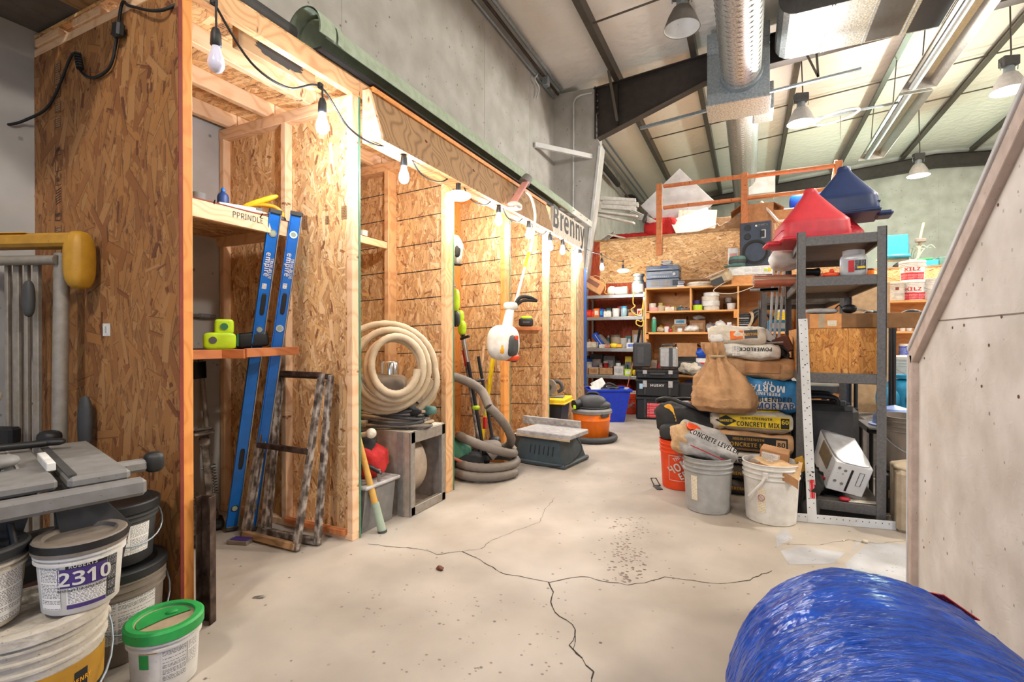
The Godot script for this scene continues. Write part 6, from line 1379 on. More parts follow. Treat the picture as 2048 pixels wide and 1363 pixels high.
	for q in [[V(0, 0.42, 0.235), V(0.57, 0.03, 0.025)], [V(0, 0.42, -0.235), V(0.57, 0.03, 0.025)], [V(0.28, 0.42, 0), V(0.025, 0.03, 0.49)], [V(-0.28, 0.42, 0), V(0.025, 0.03, 0.49)]]: part(bt2, "rim", bx(q[0], q[1], 0.006), "blue_tote")
	var jk := thing("paper_scrap", "crumpled white paper standing in the blue bin", "paper", V(-1.80, 0.36, -6.5), 0.3); part(jk, "sheet", bx(V(0, 0.09, 0), V(0.18, 0.2, 0.006), 0.001, Basis.from_euler(V(-0.4, 0, 0.5))), "paper"); part(jk, "fold", bx(V(-0.06, 0.06, 0.03), V(0.12, 0.12, 0.006), 0.001, Basis.from_euler(V(-0.8, 0.4, 0.2))), "off_white")
	var jb := thing("clamp_tool", "black clamp lying in the blue bin", "clamp", V(-1.66, 0.37, -6.5), 0.6); part(jb, "body", so(V(0, 0.05, 0), V(0.12, 0.04, 0.05), 2.6, noise(9, 4), 0.03), "black"); part(jb, "jaw", tu(spline([V(-0.1, 0.06, 0), V(-0.04, 0.13, 0.02), V(0.06, 0.1, 0.02), V(0.12, 0.04, 0)], 5), 0.016, 8), "black_matte")
	var jc := thing("blue_wrench", "blue handled tool at the back of the blue bin", "tool", V(-1.58, 0.37, -6.62), 0.2); part(jc, "handle", mb().bar(V(-0.08, 0.02, 0), V(0.1, 0.05, 0.02), 0.03, 0.03), "blue"); part(jc, "head", so(V(0.11, 0.05, 0.02), V(0.04, 0.025, 0.03), 3.0, null, 0, 12, 8), "galv_dull")

# ---------------------------------------------------------------- shelving along the back
func shelf_x(px: float, z: float) -> float:
	return PZ(px, 676, z).x
func row(z: float, y: float, group: String, list: Array) -> void:
	# each entry: kind, label, pixel left, pixel right, height in px, depth, material, accent, name, category, turn
	for e in list:
		var x0 := shelf_x(e[2], z); var x1 := shelf_x(e[3], z)
		var k := PZ((e[2] + e[3]) * 0.5, 676, z).z / ray((e[2] + e[3]) * 0.5, 676).z / FOCAL
		var s := V(x1 - x0, e[4] * k, e[5])
		var dep: float = minf(e[5], s.x * 1.2) if e[0] in ["can", "jar", "bottle", "tub", "roll", "spray"] else e[5]
		s.z = dep
		item(e[0], e[1], V((x0 + x1) / 2, y, z - dep / 2), s, e[6], e[10] if e.size() > 10 else 0.0, group, e[7], e[8] if e.size() > 8 else "", e[9] if e.size() > 9 else "")
# a back row of smaller goods; every label names colour, kind and shelf
func back_row(z: float, y: float, px0: float, px1: float, where: String, group: String, seed_: int, hmax: float) -> void:
	var r := RandomNumberGenerator.new(); r.seed = seed_
	var kinds := [["box", "carton"], ["can", "can"], ["jar", "jar"], ["book", "case"], ["tub", "tub"], ["bottle", "bottle"]]
	var tones := [["white", "white"], ["off_white", "cream"], ["red", "red"], ["cardboard", "tan"], ["light_grey", "grey"], ["blue", "blue"], ["orange", "orange"], ["charcoal", "charcoal"], ["yellow", "yellow"], ["kraft", "kraft"], ["teal", "teal"], ["beige", "beige"]]
	var px := px0; var used := {}
	while px < px1 - 7:
		var w := r.randf_range(7, 14); var k: Array = kinds[r.randi() % 6]; var c: Array = tones[r.randi() % 12]
		var nm: String = c[1] + " " + k[1]
		if not used.has(nm):
			used[nm] = true
			row(z, y, group, [[k[0], "small %s in the back row of the %s" % [nm, where], px, minf(px + w, px1), r.randf_range(0.5, 1.0) * hmax, 0.1, c[0], ["print", "white", "print_dense", "print_red"][r.randi() % 4]]])
			px += w + r.randf_range(0.5, 2.0)
func build_back_shelves() -> void:
	var z := -7.6
	var u := thing("metal_shelving", "grey metal shelving with rolled front lips against the red board", "shelving", Vector3.ZERO)
	var ys := [1.775, 1.435, 0.945, 0.525]
	for y in ys:
		var sh: MeshInstance3D = part(u, "shelf", bx(V(-1.915, y - 0.008, -7.93), V(1.0, 0.016, 0.62), 0.002), "shelf_grey")
		part(sh, "front_lip", bx(V(-1.915, y - 0.03, z - 0.008), V(1.0, 0.05, 0.02), 0.005), "shelf_grey")
	for x in [-2.405, -1.425]:
		for zz in [z - 0.02, -8.24]: part(u, "upright", bx(V(x, 0.9, zz), V(0.035, 1.8, 0.035), 0.002), "shelf_grey")
	var g := "goods on the metal shelving"
	var rd := thing("old_radio", "tan radio lying tilted on top of the metal shelving", "radio", V(shelf_x(1190, -7.75), 1.775, -7.75), 0.25, g)
	var rb := Basis(Vector3.BACK, -0.55)
	part(rd, "cabinet", bx(V(0, 0.165, 0), V(0.30, 0.20, 0.2), 0.012, rb), "cardboard"); part(rd, "dial_panel", bx(V(0, 0.165, 0) + rb * V(-0.04, 0.02, 0.101), V(0.2, 0.07, 0.004), 0.0, rb), "brown"); part(rd, "handle", tu(spline([rb * V(-0.12, 0.1, 0) + V(0, 0.165, 0), rb * V(-0.06, 0.15, 0) + V(0, 0.165, 0), rb * V(0.08, 0.15, 0) + V(0, 0.165, 0), rb * V(0.13, 0.1, 0) + V(0, 0.165, 0)], 5), 0.006, 6), "beige"); part(rd, "cord", tu(spline([V(0.12, 0.22, 0.05), V(0.17, 0.12, 0.12), V(0.16, 0.03, 0.14), V(0.30, 0.01, 0.14)], 6), 0.006, 6), "amber_wood")
	var wr := thing("paper_roll", "white paper roll lying beside the tilted radio", "roll", V(shelf_x(1243, -7.7), 1.775, -7.7), 0.0, g); part(wr, "roll", cy(V(-0.09, 0.065, 0), V(0.09, 0.065, 0), 0.063, -1, 20), "white"); part(wr, "end_disc", so(V(-0.15, 0.07, 0.02), V(0.07, 0.07, 0.05), 2.4, null, 0, 18, 10), "off_white")
	var mc := thing("milk_can", "galvanised milk can with a pale patch on the metal shelving", "can", V(shelf_x(1277, -7.72), 1.775, -7.72), 0.0, g); part(mc, "body", la([W(0, 0), W(0.10, 0), W(0.105, 0.02), W(0.105, 0.16), W(0.075, 0.21), W(0.07, 0.26), W(0.088, 0.28), W(0.088, 0.31), W(0, 0.31)], 28), "galv_dull"); part(mc, "pale_patch", patch(0.105, 0.105, 0.03, 0.15, -0.7, 0.9, 0.002), "white"); part(mc, "neck_ring", la([W(0.076, 0.205), W(0.084, 0.21), W(0.076, 0.216)], 24), "galv_dull")
	row(z - 0.06, ys[1], g, [
		["box", "red carton at the left end of the second metal shelf", 1172, 1182, 15, 0.1, "red", "orange_red"], ["jar", "orange-red plastic jar on the second metal shelf", 1180, 1190, 14, 0.1, "orange_red", "red"], ["box", "orange and white screw box on the second metal shelf", 1188, 1198, 17, 0.1, "orange", "white"], ["box", "narrow blue carton on the second metal shelf", 1199, 1206, 16, 0.08, "blue", "sky_blue"],
		["box", "white box with grey writing on the second metal shelf", 1207, 1221, 11, 0.12, "white", "print"], ["tub", "white tub with pink lettering on the second metal shelf", 1222, 1238, 17, 0.14, "white", "white_dirty"], ["jar", "clear jar with a blue lid on the second metal shelf", 1240, 1253, 21, 0.12, "sky_glass", "sky_blue"], ["tray", "tray of brown hardware on the second metal shelf", 1256, 1272, 8, 0.12, "cardboard", "copper"], ["box", "white and red carton at the right end of the second metal shelf", 1274, 1284, 15, 0.1, "white", "red"]])
	row(z - 0.05, ys[2], g, [
		["tray", "clear tray of pale fittings on the third metal shelf", 1169, 1194, 12, 0.2, "off_white", "pink"], ["box", "small white carton in front of the blue case on the third shelf", 1198, 1210, 7, 0.1, "white", "off_white"], ["tool", "yellow drill-shaped tool on the third metal shelf", 1219, 1243, 10, 0.1, "yellow", "amber"], ["box", "white carton with blue print on the third metal shelf", 1253, 1268, 11, 0.12, "white", "print_blue"], ["tray", "low tray of copper fittings on the third metal shelf", 1208, 1221, 6, 0.12, "copper", "pink"]])
	row(z - 0.3, ys[2], g, [["tub", "white cup-shaped pot towards the back of the third shelf", 1239, 1254, 20, 0.12, "white_dirty", "off_white"], ["box", "brown carton at the right end of the third metal shelf", 1264, 1284, 36, 0.12, "cardboard", "print_dense"], ["can", "squat brown spool behind the yellow tool on the third shelf", 1220, 1240, 26, 0.14, "taupe", "beige"]])
	var bc := thing("blue_case", "bright blue case tipped on the third metal shelf", "case", V(shelf_x(1197, -7.78), ys[2], -7.78), 0.0, g); part(bc, "body", bx(V(0, 0.13, 0), V(0.09, 0.24, 0.12), 0.006, Basis(Vector3.BACK, 0.6)), "blue"); part(bc, "white_stripe", bx(V(0.015, 0.13, 0.062), V(0.008, 0.2, 0.002), 0.0, Basis(Vector3.BACK, 0.6)), "white"); part(bc, "brown_flap", bx(V(0.10, 0.11, -0.02), V(0.05, 0.26, 0.1), 0.004, Basis(Vector3.BACK, 0.75)), "taupe")
	row(z - 0.05, ys[3], g, [
		["tray", "flat tan cartons at the left end of the lowest metal shelf", 1168, 1178, 12, 0.2, "cardboard", "kraft"], ["box", "flat tan carton on the lowest metal shelf", 1178, 1197, 14, 0.2, "cardboard_pale", "cardboard"], ["tray", "bundle of brown shims on the lowest metal shelf", 1198, 1226, 14, 0.2, "kraft", "brown"], ["box", "white and grey carton on the lowest metal shelf", 1228, 1247, 18, 0.2, "white_dirty", "light_grey"], ["box", "lime and white carton on the lowest metal shelf", 1249, 1263, 12, 0.18, "lime", "white"], ["tool", "yellow and purple tool on the lowest metal shelf", 1264, 1276, 12, 0.1, "yellow", "purple"]])
	row(z - 0.32, ys[3], g, [["box", "dark carton with a white end panel on the lowest metal shelf", 1180, 1205, 38, 0.14, "dark_grey", "white_dirty"], ["box", "grey carton with a blank face on the lowest metal shelf", 1207, 1230, 36, 0.14, "grey", "light_grey"], ["book", "black binder at the left end of the lowest metal shelf", 1168, 1178, 34, 0.14, "black", "ink_grey"], ["book", "yellow and grey case at the back of the lowest metal shelf", 1250, 1263, 36, 0.12, "yellow", "grey"]])
	back_row(-7.95, ys[1], 1172, 1284, "second metal shelf", g, 3, 24)
	back_row(-7.98, ys[2], 1172, 1262, "third metal shelf", g, 5, 26)
	back_row(-7.80, ys[3], 1170, 1262, "lowest metal shelf", g, 9, 30)
	# below the metal shelves
	var c1 := thing("open_carton", "open tan carton under the metal shelves", "carton", V(shelf_x(1208, -7.85), 0, -7.9)); carton(c1, V(0, 0.19, 0), V(0.34, 0.38, 0.3), "cardboard_pale")
	var c2 := thing("open_carton", "torn carton with loose flaps beside the last partition", "carton", V(-2.22, 0, -7.4), 0.3); carton(c2, V(0, 0.17, 0), V(0.28, 0.34, 0.3), "cardboard", Basis(), true)
	var P := V(shelf_x(1245, -7.9), 0, -7.85)
	var rp := thing("red_pail", "orange-red pail under the lowest metal shelf", "pail", P, face(P)); pail(rp, 0.13, 0.145, 0.36, "orange_red", null, true, "black_matte")
	P = G(1262, 826); var op := thing("orange_pail", "orange store pail with white lettering beside the tool boxes", "pail", P, face(P)); pail(op, 0.125, 0.14, 0.30, "orange_red", null, true, "black_matte"); text(op, "THE HOME DEPOT", 0.03, Transform3D(Basis(Vector3.BACK, 0.75), V(0.0, 0.14, 0.137)), "white", 0.14, null, 0.7)
	P = V(shelf_x(1262, -7.45), 0, -7.5); var wp := thing("white_pail", "small white pail behind the orange pail by the tool boxes", "pail", P, face(P)); pail(wp, 0.11, 0.12, 0.30, "white_dirty", null, true, "grey")
	var rod := thing("metal_rod", "dark metal bar leaning on the metal shelving", "rod", G(1256, 812)); var rt: Vector3 = PZ(1280, 655, -7.5) - rod.position; part(rod, "bar", cy(V(0, 0.01, 0), rt, 0.014, -1, 8), "steel_dark"); part(rod, "grip", cy(rt * 0.8, rt, 0.02, -1, 10), "black")
	var rod2 := thing("thin_cane", "thin tan stick leaning across the metal shelving", "stick", G(1244, 820)); rt = PZ(1272, 700, -7.52) - rod2.position; part(rod2, "stick", cy(V(0, 0.01, 0), rt, 0.007, -1, 8), "copper"); part(rod2, "tip", so(rt, V(0.01, 0.01, 0.01), 2.0, null, 0, 8, 6), "copper")
	var wh := thing("trolley_wheel", "grey trolley wheel behind the blue bin", "wheel", G(1249, 826) + V(0, 0.09, 0), 0.7); part(wh, "tyre", cy(V(0, 0, -0.02), V(0, 0, 0.02), 0.09, -1, 24), "rubber"); part(wh, "hub", cy(V(0, 0, -0.022), V(0, 0, 0.024), 0.065, -1, 24), "light_grey")
	var yc := thing("extension_cord", "yellow extension cord looped over the shelf post", "cord", Vector3.ZERO)
	var ycp := []
	for q in [[1268, 582], [1266, 605], [1270, 612], [1262, 620], [1275, 630], [1284, 618], [1287, 600], [1285, 640], [1274, 640], [1273, 648], [1284, 652], [1288, 640], [1288, 670], [1291, 690]]: ycp.append(PZ(q[0], q[1], -7.52))
	part(yc, "cord", tu(spline(ycp, 6), 0.009, 6), "cord_yellow")
	# wooden shelf unit
	var f := -7.5; var bk := -8.2; var dz := f - bk; var zc := (f + bk) / 2
	var w := thing("wooden_shelving", "fir and plywood shelf unit with cubbies along the back", "shelving", Vector3.ZERO)
	var xl := shelf_x(1291, f); var xm := shelf_x(1381, f); var xr := shelf_x(1476, f); var xe := 0.60
	var Y := [1.845, 1.50, 1.19, 0.57]
	for q in [[xl, xe, Y[0], 0.025], [xl, xr, Y[1], 0.025], [xl, xe, Y[2], 0.03], [xl, xe, Y[3], 0.03]]: part(w, "shelf", bx(V((q[0] + q[1]) / 2, q[2] - q[3] / 2, zc), V(q[1] - q[0], q[3], dz), 0.002), "ply")
	for q in [[xl, 0.0, Y[0]], [xm, Y[1], Y[0] - 0.03], [xr, Y[2], Y[0] - 0.03], [xe, 0.0, Y[0]]]: part(w, "divider", bx(V(q[0], (q[1] + q[2]) / 2, zc + 0.001), V(0.022, q[2] - q[1], dz), 0.002), "ply")
	part(w, "back_panel", bx(V((xl + xe) / 2, 0.92, bk - 0.01), V(xe - xl, 1.84, 0.012)), "ply")
	for q in [[xl + 0.03, Y[1] - 0.06], [xl + 0.02, Y[2] - 0.055], [xr - 0.03, Y[1] - 0.07]]: part(w, "cleat", bx(V(q[0], q[1], f - 0.02), V(0.05, 0.1, 0.04), 0.002), "fir_orange")
	g = "goods on the wooden shelving"
	# on top: stereo, discs, speaker
	var st := thing("stereo_stack", "grey stacked stereo with cassette decks on the shelf unit", "stereo", V(shelf_x(1325, f - 0.1), Y[0], f - 0.22), 0.0)
	var sw := 0.47
	for q in [[0.0, 0.135], [0.14, 0.11], [0.255, 0.075]]: part(st, "deck", bx(V(0, q[0] + q[1] / 2, 0), V(sw, q[1], 0.30), 0.006), "stereo")
	for x in [-0.10, 0.06]: part(st, "cassette_window", bx(V(x, 0.07, 0.152), V(0.13, 0.075, 0.004), 0.002), "grey")
	part(st, "display", bx(V(0.03, 0.30, 0.152), V(0.12, 0.025, 0.004)), "blue_dark"); part(st, "volume_knob", cy(V(0.17, 0.195, 0.15), V(0.17, 0.195, 0.172), 0.022, -1, 18), "light_grey"); part(st, "control_pad", bx(V(0.185, 0.07, 0.152), V(0.08, 0.08, 0.006), 0.003), "black")
	for k in 10: part(st, "button", bx(V(-0.16 + k * 0.028, 0.168, 0.152), V(0.014, 0.014, 0.006), 0.002), "light_grey")
	for q in [0.215, 0.232, 0.275]: part(st, "trim_line", bx(V(-0.03, q, 0.1515), V(0.34, 0.005, 0.003)), "light_grey")
	for k in 6: var cdc := item("book", "compact disc case %s in the pile on the stereo" % ["at the bottom", "second from the bottom", "third from the bottom", "third from the top", "second from the top", "at the top"][k], V(shelf_x(1332, f - 0.1) + 0.01 * sin(k * 2.3), Y[0] + 0.332 + k * 0.0135, f - 0.2), V(0.15, 0.0125, 0.13), ["black", "light_grey", "grey", "light_grey", "dark_grey", "light_grey"][k], 0.2 * sin(k * 1.7), "compact disc cases", ["red", "white", "paper", "white", "paper", "white"][k], "disc_case")
	for k in 3: item("book", "compact disc case %s beside the stereo" % ["flat", "in the middle of the stack", "on top of the stack"][k], V(shelf_x(1361, f - 0.05), Y[0] + k * 0.028, f - 0.09), V(0.09, 0.026, 0.12), ["white", "blue_dark", "light_grey"][k], 0.1 * k, "compact disc cases", ["paper", "white", "blue_dark"][k], "disc_case")
	var pd := thing("polishing_pad", "round off-white pad lying on the shelf unit", "pad", V(shelf_x(1400, f - 0.15), Y[0], f - 0.2)); part(pd, "pad", la([W(0, 0), W(0.18, 0), W(0.19, 0.015), W(0.19, 0.05), W(0.175, 0.065), W(0, 0.07)], 32), "off_white"); part(pd, "rim_line", la([W(0.189, 0.028), W(0.193, 0.032), W(0.189, 0.036)], 32), "beige")
	var fl := thing("work_lamp", "beige square work lamp tipped over the shelf edge", "lamp", V(shelf_x(1443, f - 0.05), Y[0] + 0.09, f + 0.02), 0.0); var fb := Basis.from_euler(V(0.25, -0.35, 0.3)); part(fl, "housing", bx(Vector3.ZERO, V(0.25, 0.14, 0.18), 0.02, fb), "beige"); part(fl, "dark_face", bx(fb * V(-0.03, -0.02, 0.092), V(0.17, 0.09, 0.006), 0.003, fb), "dark_grey"); part(fl, "visor", bx(fb * V(-0.02, 0.09, 0.10), V(0.24, 0.012, 0.10), 0.004, fb), "off_white"); part(fl, "cord", tu(spline([fb * V(0.1, -0.06, 0.05), V(-0.1, -0.18, 0.06), V(0.15, -0.22, 0.05), V(0.45, -0.12, 0.04), V(0.68, 0.0, 0.02)], 7), 0.006, 6), "off_white")
	var b1 := thing("flat_carton", "orange and black carton under the loudspeaker", "carton", V(shelf_x(1506, f - 0.05), Y[0], f - 0.2)); part(b1, "carton", bx(V(0, 0.06, 0), V(0.54, 0.12, 0.34), 0.004), "dark_grey"); part(b1, "orange_end", bx(V(-0.13, 0.06, 0.171), V(0.28, 0.12, 0.003)), "cardboard_orange"); part(b1, "white_label", bx(V(0.17, 0.06, 0.172), V(0.13, 0.07, 0.002)), "print")
	var b2 := thing("flat_carton", "white printed carton stacked under the loudspeaker", "carton", V(shelf_x(1502, f - 0.05), Y[0] + 0.122, f - 0.2), 0.03); part(b2, "carton", bx(V(0, 0.06, 0), V(0.56, 0.12, 0.34), 0.004), "white"); part(b2, "printed_panel", bx(V(0.02, 0.06, 0.171), V(0.2, 0.08, 0.002)), "print"); part(b2, "yellow_sticker", bx(V(0.22, 0.06, 0.172), V(0.04, 0.05, 0.002)), "yellow"); part(b2, "green_sticker", bx(V(0.17, 0.06, 0.172), V(0.04, 0.03, 0.002)), "lime")
	var sp := thing("loudspeaker", "tall dark blue-grey loudspeaker with one big cone", "speaker", V(shelf_x(1513, f - 0.1), Y[0] + 0.244, f - 0.25), -0.12); part(sp, "cabinet", bx(V(0, 0.31, 0), V(0.40, 0.62, 0.26), 0.006), "brown"); part(sp, "baffle", bx(V(0, 0.31, 0.133), V(0.375, 0.595, 0.01), 0.003), "speaker_blue")
	part(sp, "woofer_ring", mb().at(V(0, 0.20, 0.138), Basis(Vector3.RIGHT, PI / 2)).lathe([W(0.165, 0), W(0.165, 0.012), W(0.14, 0.014), W(0.125, -0.004), W(0.06, -0.03), W(0.05, -0.022), W(0, -0.008)], 40), "black_matte"); part(sp, "woofer_rim", mb().at(V(0, 0.20, 0.139), Basis(Vector3.RIGHT, PI / 2)).lathe([W(0.168, 0), W(0.172, 0.008), W(0.164, 0.014)], 40), "dark_grey")
	part(sp, "midrange", cy(V(-0.10, 0.42, 0.135), V(-0.10, 0.42, 0.146), 0.045, 0.04, 24), "black"); part(sp, "horn_port", cy(V(-0.10, 0.54, 0.135), V(-0.10, 0.54, 0.144), 0.045, -1, 24), "black"); part(sp, "tweeter_frame", bx(V(0.10, 0.44, 0.14), V(0.06, 0.12, 0.02), 0.014), "light_grey"); part(sp, "tweeter", bx(V(0.09, 0.44, 0.15), V(0.05, 0.09, 0.008), 0.01), "black"); part(sp, "badge", bx(V(0.09, 0.56, 0.14), V(0.12, 0.03, 0.004)), "print_dark"); part(sp, "badge_dot", cy(V(0.01, 0.56, 0.138), V(0.01, 0.56, 0.144), 0.014, -1, 12), "white")
	var ht := thing("green_hat", "sage green cap on the cartons beside the loudspeaker", "cap", V(shelf_x(1474, f + 0.02), Y[0] + 0.244, f - 0.12)); part(ht, "crown", la([W(0.10, 0.0), W(0.105, 0.06), W(0.11, 0.12), W(0.10, 0.15), W(0, 0.16)], 26), "teal"); part(ht, "dark_band", la([W(0.108, 0.05), W(0.112, 0.055), W(0.114, 0.10), W(0.111, 0.105)], 26), "dark_grey"); part(ht, "brim", so(V(-0.06, 0.012, 0.09), V(0.12, 0.015, 0.08), 2.4, null, 0, 20, 8), "teal")
	item("box", "pink and white carton behind the green cap", V(shelf_x(1466, f - 0.3), Y[0] + 0.244, f - 0.32), V(0.14, 0.3, 0.1), "white", 0, "", "pink")
	# cubby goods
	row(f - 0.05, Y[1], g, [["roll", "tan tape roll lying in the first cubby", 1296, 1316, 8, 0.14, "pink", "beige"], ["roll", "tan tape roll leaning in the first cubby", 1314, 1330, 11, 0.12, "beige", "cardboard"], ["box", "off-white carton of tape in the first cubby", 1330, 1348, 8, 0.12, "off_white", "white_dirty"], ["book", "grey hinged case open in the first cubby", 1362, 1378, 5, 0.12, "grey", "dark_grey"], ["roll", "yellow caution tape roll in the second cubby", 1384, 1404, 11, 0.14, "lime", "yellow"], ["roll", "white strapping roll lowest in the second cubby", 1406, 1438, 8, 0.2, "off_white", "beige"], ["tub", "white tub with a red stripe in the second cubby", 1453, 1472, 13, 0.13, "white", "white"]])
	var kk := 0.0073
	for q in [["tape roll on top of the tan roll in the first cubby", 1301, 0.062, 0.11, 0.06, "off_white"], ]: item("roll", "off-white " + q[0], V(shelf_x(q[1] + 4, f - 0.15), Y[1] + q[2], f - 0.14), V(q[3], q[4], q[3]), q[5], 0.3, g, "beige")
	item("roll", "white strapping roll in the middle of the second cubby stack", V(shelf_x(1421, f - 0.15), Y[1] + 0.062, f - 0.17), V(0.24, 0.075, 0.24), "white", 0.4, g, "beige"); item("roll", "white strapping roll third in the second cubby stack", V(shelf_x(1420, f - 0.15), Y[1] + 0.14, f - 0.17), V(0.23, 0.06, 0.23), "off_white", 0.9, g, "beige"); item("roll", "white strapping roll topmost in the second cubby stack", V(shelf_x(1423, f - 0.15), Y[1] + 0.203, f - 0.17), V(0.22, 0.05, 0.22), "white", 1.4, g, "beige")
	item("tub", "small white pot on the dark can in the second cubby", V(shelf_x(1456, f - 0.3), Y[1] + 0.13, f - 0.42), V(0.10, 0.07, 0.1), "white", 0, g, "light_grey"); item("can", "dark can at the back of the second cubby", V(shelf_x(1456, f - 0.3), Y[1], f - 0.42), V(0.14, 0.13, 0.14), "taupe", 0, g, "brown"); item("roll", "purple and tan tape roll behind the caution tape", V(shelf_x(1393, f - 0.2), Y[1] + 0.09, f - 0.2), V(0.13, 0.06, 0.13), "purple", 0, g, "yellow")
	row(f - 0.04, Y[2], g, [["spray", "tall green spray can on the middle wooden shelf", 1302, 1312, 31, 0.08, "spray_green", "light_grey"], ["bag", "beige cloth lump on the middle wooden shelf", 1313, 1327, 11, 0.1, "beige", "beige"], ["tub", "white and red cup on the middle wooden shelf", 1327, 1338, 13, 0.09, "white", "red"], ["jar", "small red jar on the middle wooden shelf", 1338, 1344, 8, 0.05, "red", "black"], ["jar", "small white and blue jar on the middle wooden shelf", 1354, 1364, 9, 0.08, "white", "sky_blue"], ["bag", "clear plastic bag of fittings on the middle wooden shelf", 1366, 1398, 14, 0.2, "white", "white"], ["box", "blue and white packet on the middle wooden shelf", 1415, 1428, 8, 0.1, "white", "blue"], ["bag", "knotted white bag on the middle wooden shelf", 1429, 1452, 24, 0.18, "white", "white"], ["box", "upright white carton with blue text on the middle wooden shelf", 1454, 1463, 19, 0.1, "white", "print_blue"], ["box", "narrow brown carton at the cubby divider", 1465, 1471, 15, 0.1, "cardboard", "white"]])
	row(f - 0.3, Y[2], g, [["box", "tan carton behind the clear bag on the middle wooden shelf", 1346, 1374, 16, 0.14, "cardboard_pale", "cardboard"], ["box", "kraft carton with an open flap on the middle wooden shelf", 1379, 1411, 24, 0.16, "cardboard", "cardboard_pale"], ["bag", "blue-grey plastic bag beside the kraft carton", 1410, 1430, 20, 0.14, "light_grey", "blue"]])
	item("box", "blue and white carton stacked on the tan carton", V(shelf_x(1360, f - 0.35), Y[2] + 0.122, f - 0.38), V(0.17, 0.075, 0.13), "white", 0.1, g, "sky_blue"); item("bag", "pale wrapped bundle on top of the kraft carton", V(shelf_x(1398, f - 0.35), Y[2] + 0.182, f - 0.38), V(0.2, 0.08, 0.12), "light_grey", 0.2, g)
	back_row(f - 0.42, Y[2], 1300, 1468, "middle wooden shelf", g, 13, 22)
	back_row(f - 0.40, Y[1], 1298, 1376, "first cubby", g, 17, 20)
	back_row(f - 0.45, Y[3], 1300, 1440, "wooden counter", g, 21, 30)
	for k in 9: item("book", "black media case, number %s from the shelf board" % ["one", "two", "three", "four", "five", "six", "seven", "eight", "nine"][k], V(shelf_x(1488, f - 0.1) + 0.004 * sin(k * 3.1), Y[2] + k * 0.029, f - 0.14), V(0.145, 0.027, 0.14), "black" if k % 3 else "ink_grey", 0.03 * sin(k * 2.0), "black media cases in the right cubby", "light_grey" if k % 3 == 0 else "print_dark", "media_case")
	var cbl := thing("cable_bundle", "hanging bundle of grey hoses and cables in the right cubby", "cable", V(shelf_x(1520, f - 0.25), Y[2], f - 0.28))
	for k in 9: part(cbl, "loop", tu(spline([V(-0.17 + k * 0.01, 0.02 + k * 0.012, 0.02 * k - 0.05), V(-0.13 + k * 0.016, 0.26 - k * 0.003, 0.02 * k - 0.05), V(-0.02 + k * 0.018, 0.33 - k * 0.014, 0.02 * k - 0.04), V(0.10 + k * 0.012, 0.22 - k * 0.01, 0.02 * k - 0.02), V(0.13 + k * 0.008, 0.05, 0.02 * k)], 6), 0.012, 7), ["hose_grey", "dark_grey", "black"][k % 3])
	var wp2 := thing("wood_wedge", "curved tan wood strip leaning in the right cubby", "wood", V(shelf_x(1500, f - 0.06), Y[2], f - 0.08)); part(wp2, "strip", tu(spline([V(-0.07, 0.0, 0), V(0.0, 0.1, 0), V(0.03, 0.2, 0), V(0.015, 0.26, 0)], 6), 0.02, 8), "beige"); part(wp2, "end", bx(V(0.012, 0.265, 0), V(0.05, 0.02, 0.04), 0.004), "cardboard")
	var P2 := V(shelf_x(1562, f - 0.15), Y[2], f - 0.18); var yp := thing("yellow_pail", "yellow pail holding pipe ends in the right cubby", "pail", P2, face(P2)); pail(yp, 0.075, 0.09, 0.26, "yellow", null, false, "black_matte"); lab(yp, "white_print", 0.075, 0.09, 0.26, 0.08, 0.15, -0.1, 0.6, "print_gold")
	var pr := thing("pipe_ends", "bundle of white pipe ends standing in the yellow pail", "pipes", P2 + V(0, 0.19, 0), 0.0); for q in [W(-0.03, 0.02), W(0.02, 0.03), W(0.0, -0.03), W(0.045, -0.015)]: part(pr, "pipe", la([W(0.024, 0), W(0.024, 0.16 + q.y), W(0.016, 0.16 + q.y), W(0.016, 0.0)], 14).at(Vector3.ZERO), "off_white").position = V(q.x, 0, q.y)
	row(f - 0.03, Y[2], g, [["tool", "orange handled tool in the right cubby", 1536, 1556, 6, 0.08, "orange_red", "dark_grey"], ["tool", "green and black pruner in the right cubby", 1512, 1534, 5, 0.08, "green", "black_matte"]])
	# counter
	var oc := thing("open_carton", "open brown carton on the wooden counter", "carton", V(shelf_x(1368, f - 0.1), Y[3] + 0.26, f - 0.22), 0.35); carton(oc, V(0, 0.10, 0), V(0.29, 0.20, 0.24), "cardboard", Basis(), true)
	item("box", "dark crate holding up the open brown carton", V(shelf_x(1368, f - 0.1), Y[3], f - 0.24), V(0.3, 0.258, 0.28), "black_matte", 0.1, "", "dark_grey", "dark_crate", "crate"); item("bag", "blue plastic packet on the wooden counter", V(shelf_x(1405, f - 0.1), Y[3] + 0.24, f - 0.22), V(0.24, 0.16, 0.18), "blue", 0, "", null); item("box", "pink and white packet under the blue one", V(shelf_x(1403, f - 0.1), Y[3], f - 0.22), V(0.22, 0.24, 0.16), "white", 0.1, "", "red_plastic")
	var tubp := thing("vent_tube", "crumpled white cloth wrapped round a steel pipe on the counter", "pipe", V(shelf_x(1388, f + 0.05), Y[3], f - 0.06), 0.0); part(tubp, "pipe", la([W(0.05, 0), W(0.05, 0.3), W(0.045, 0.3), W(0.045, 0)], 22), "galv_dull").transform = Transform3D(Basis.from_euler(V(-1.3, 0.7, 0)), V(0.13, 0.09, 0.06)); part(tubp, "cloth", so(V(-0.04, 0.09, 0.0), V(0.16, 0.09, 0.1), 2.4, noise(8, 12), 0.07, 26, 14), "off_white"); part(tubp, "wire", tu(spline([V(-0.25, 0.06, 0.06), V(-0.05, 0.02, 0.12), V(0.1, 0.06, 0.12), V(0.16, 0.13, 0.08)], 6), 0.006, 6), "dark_grey")
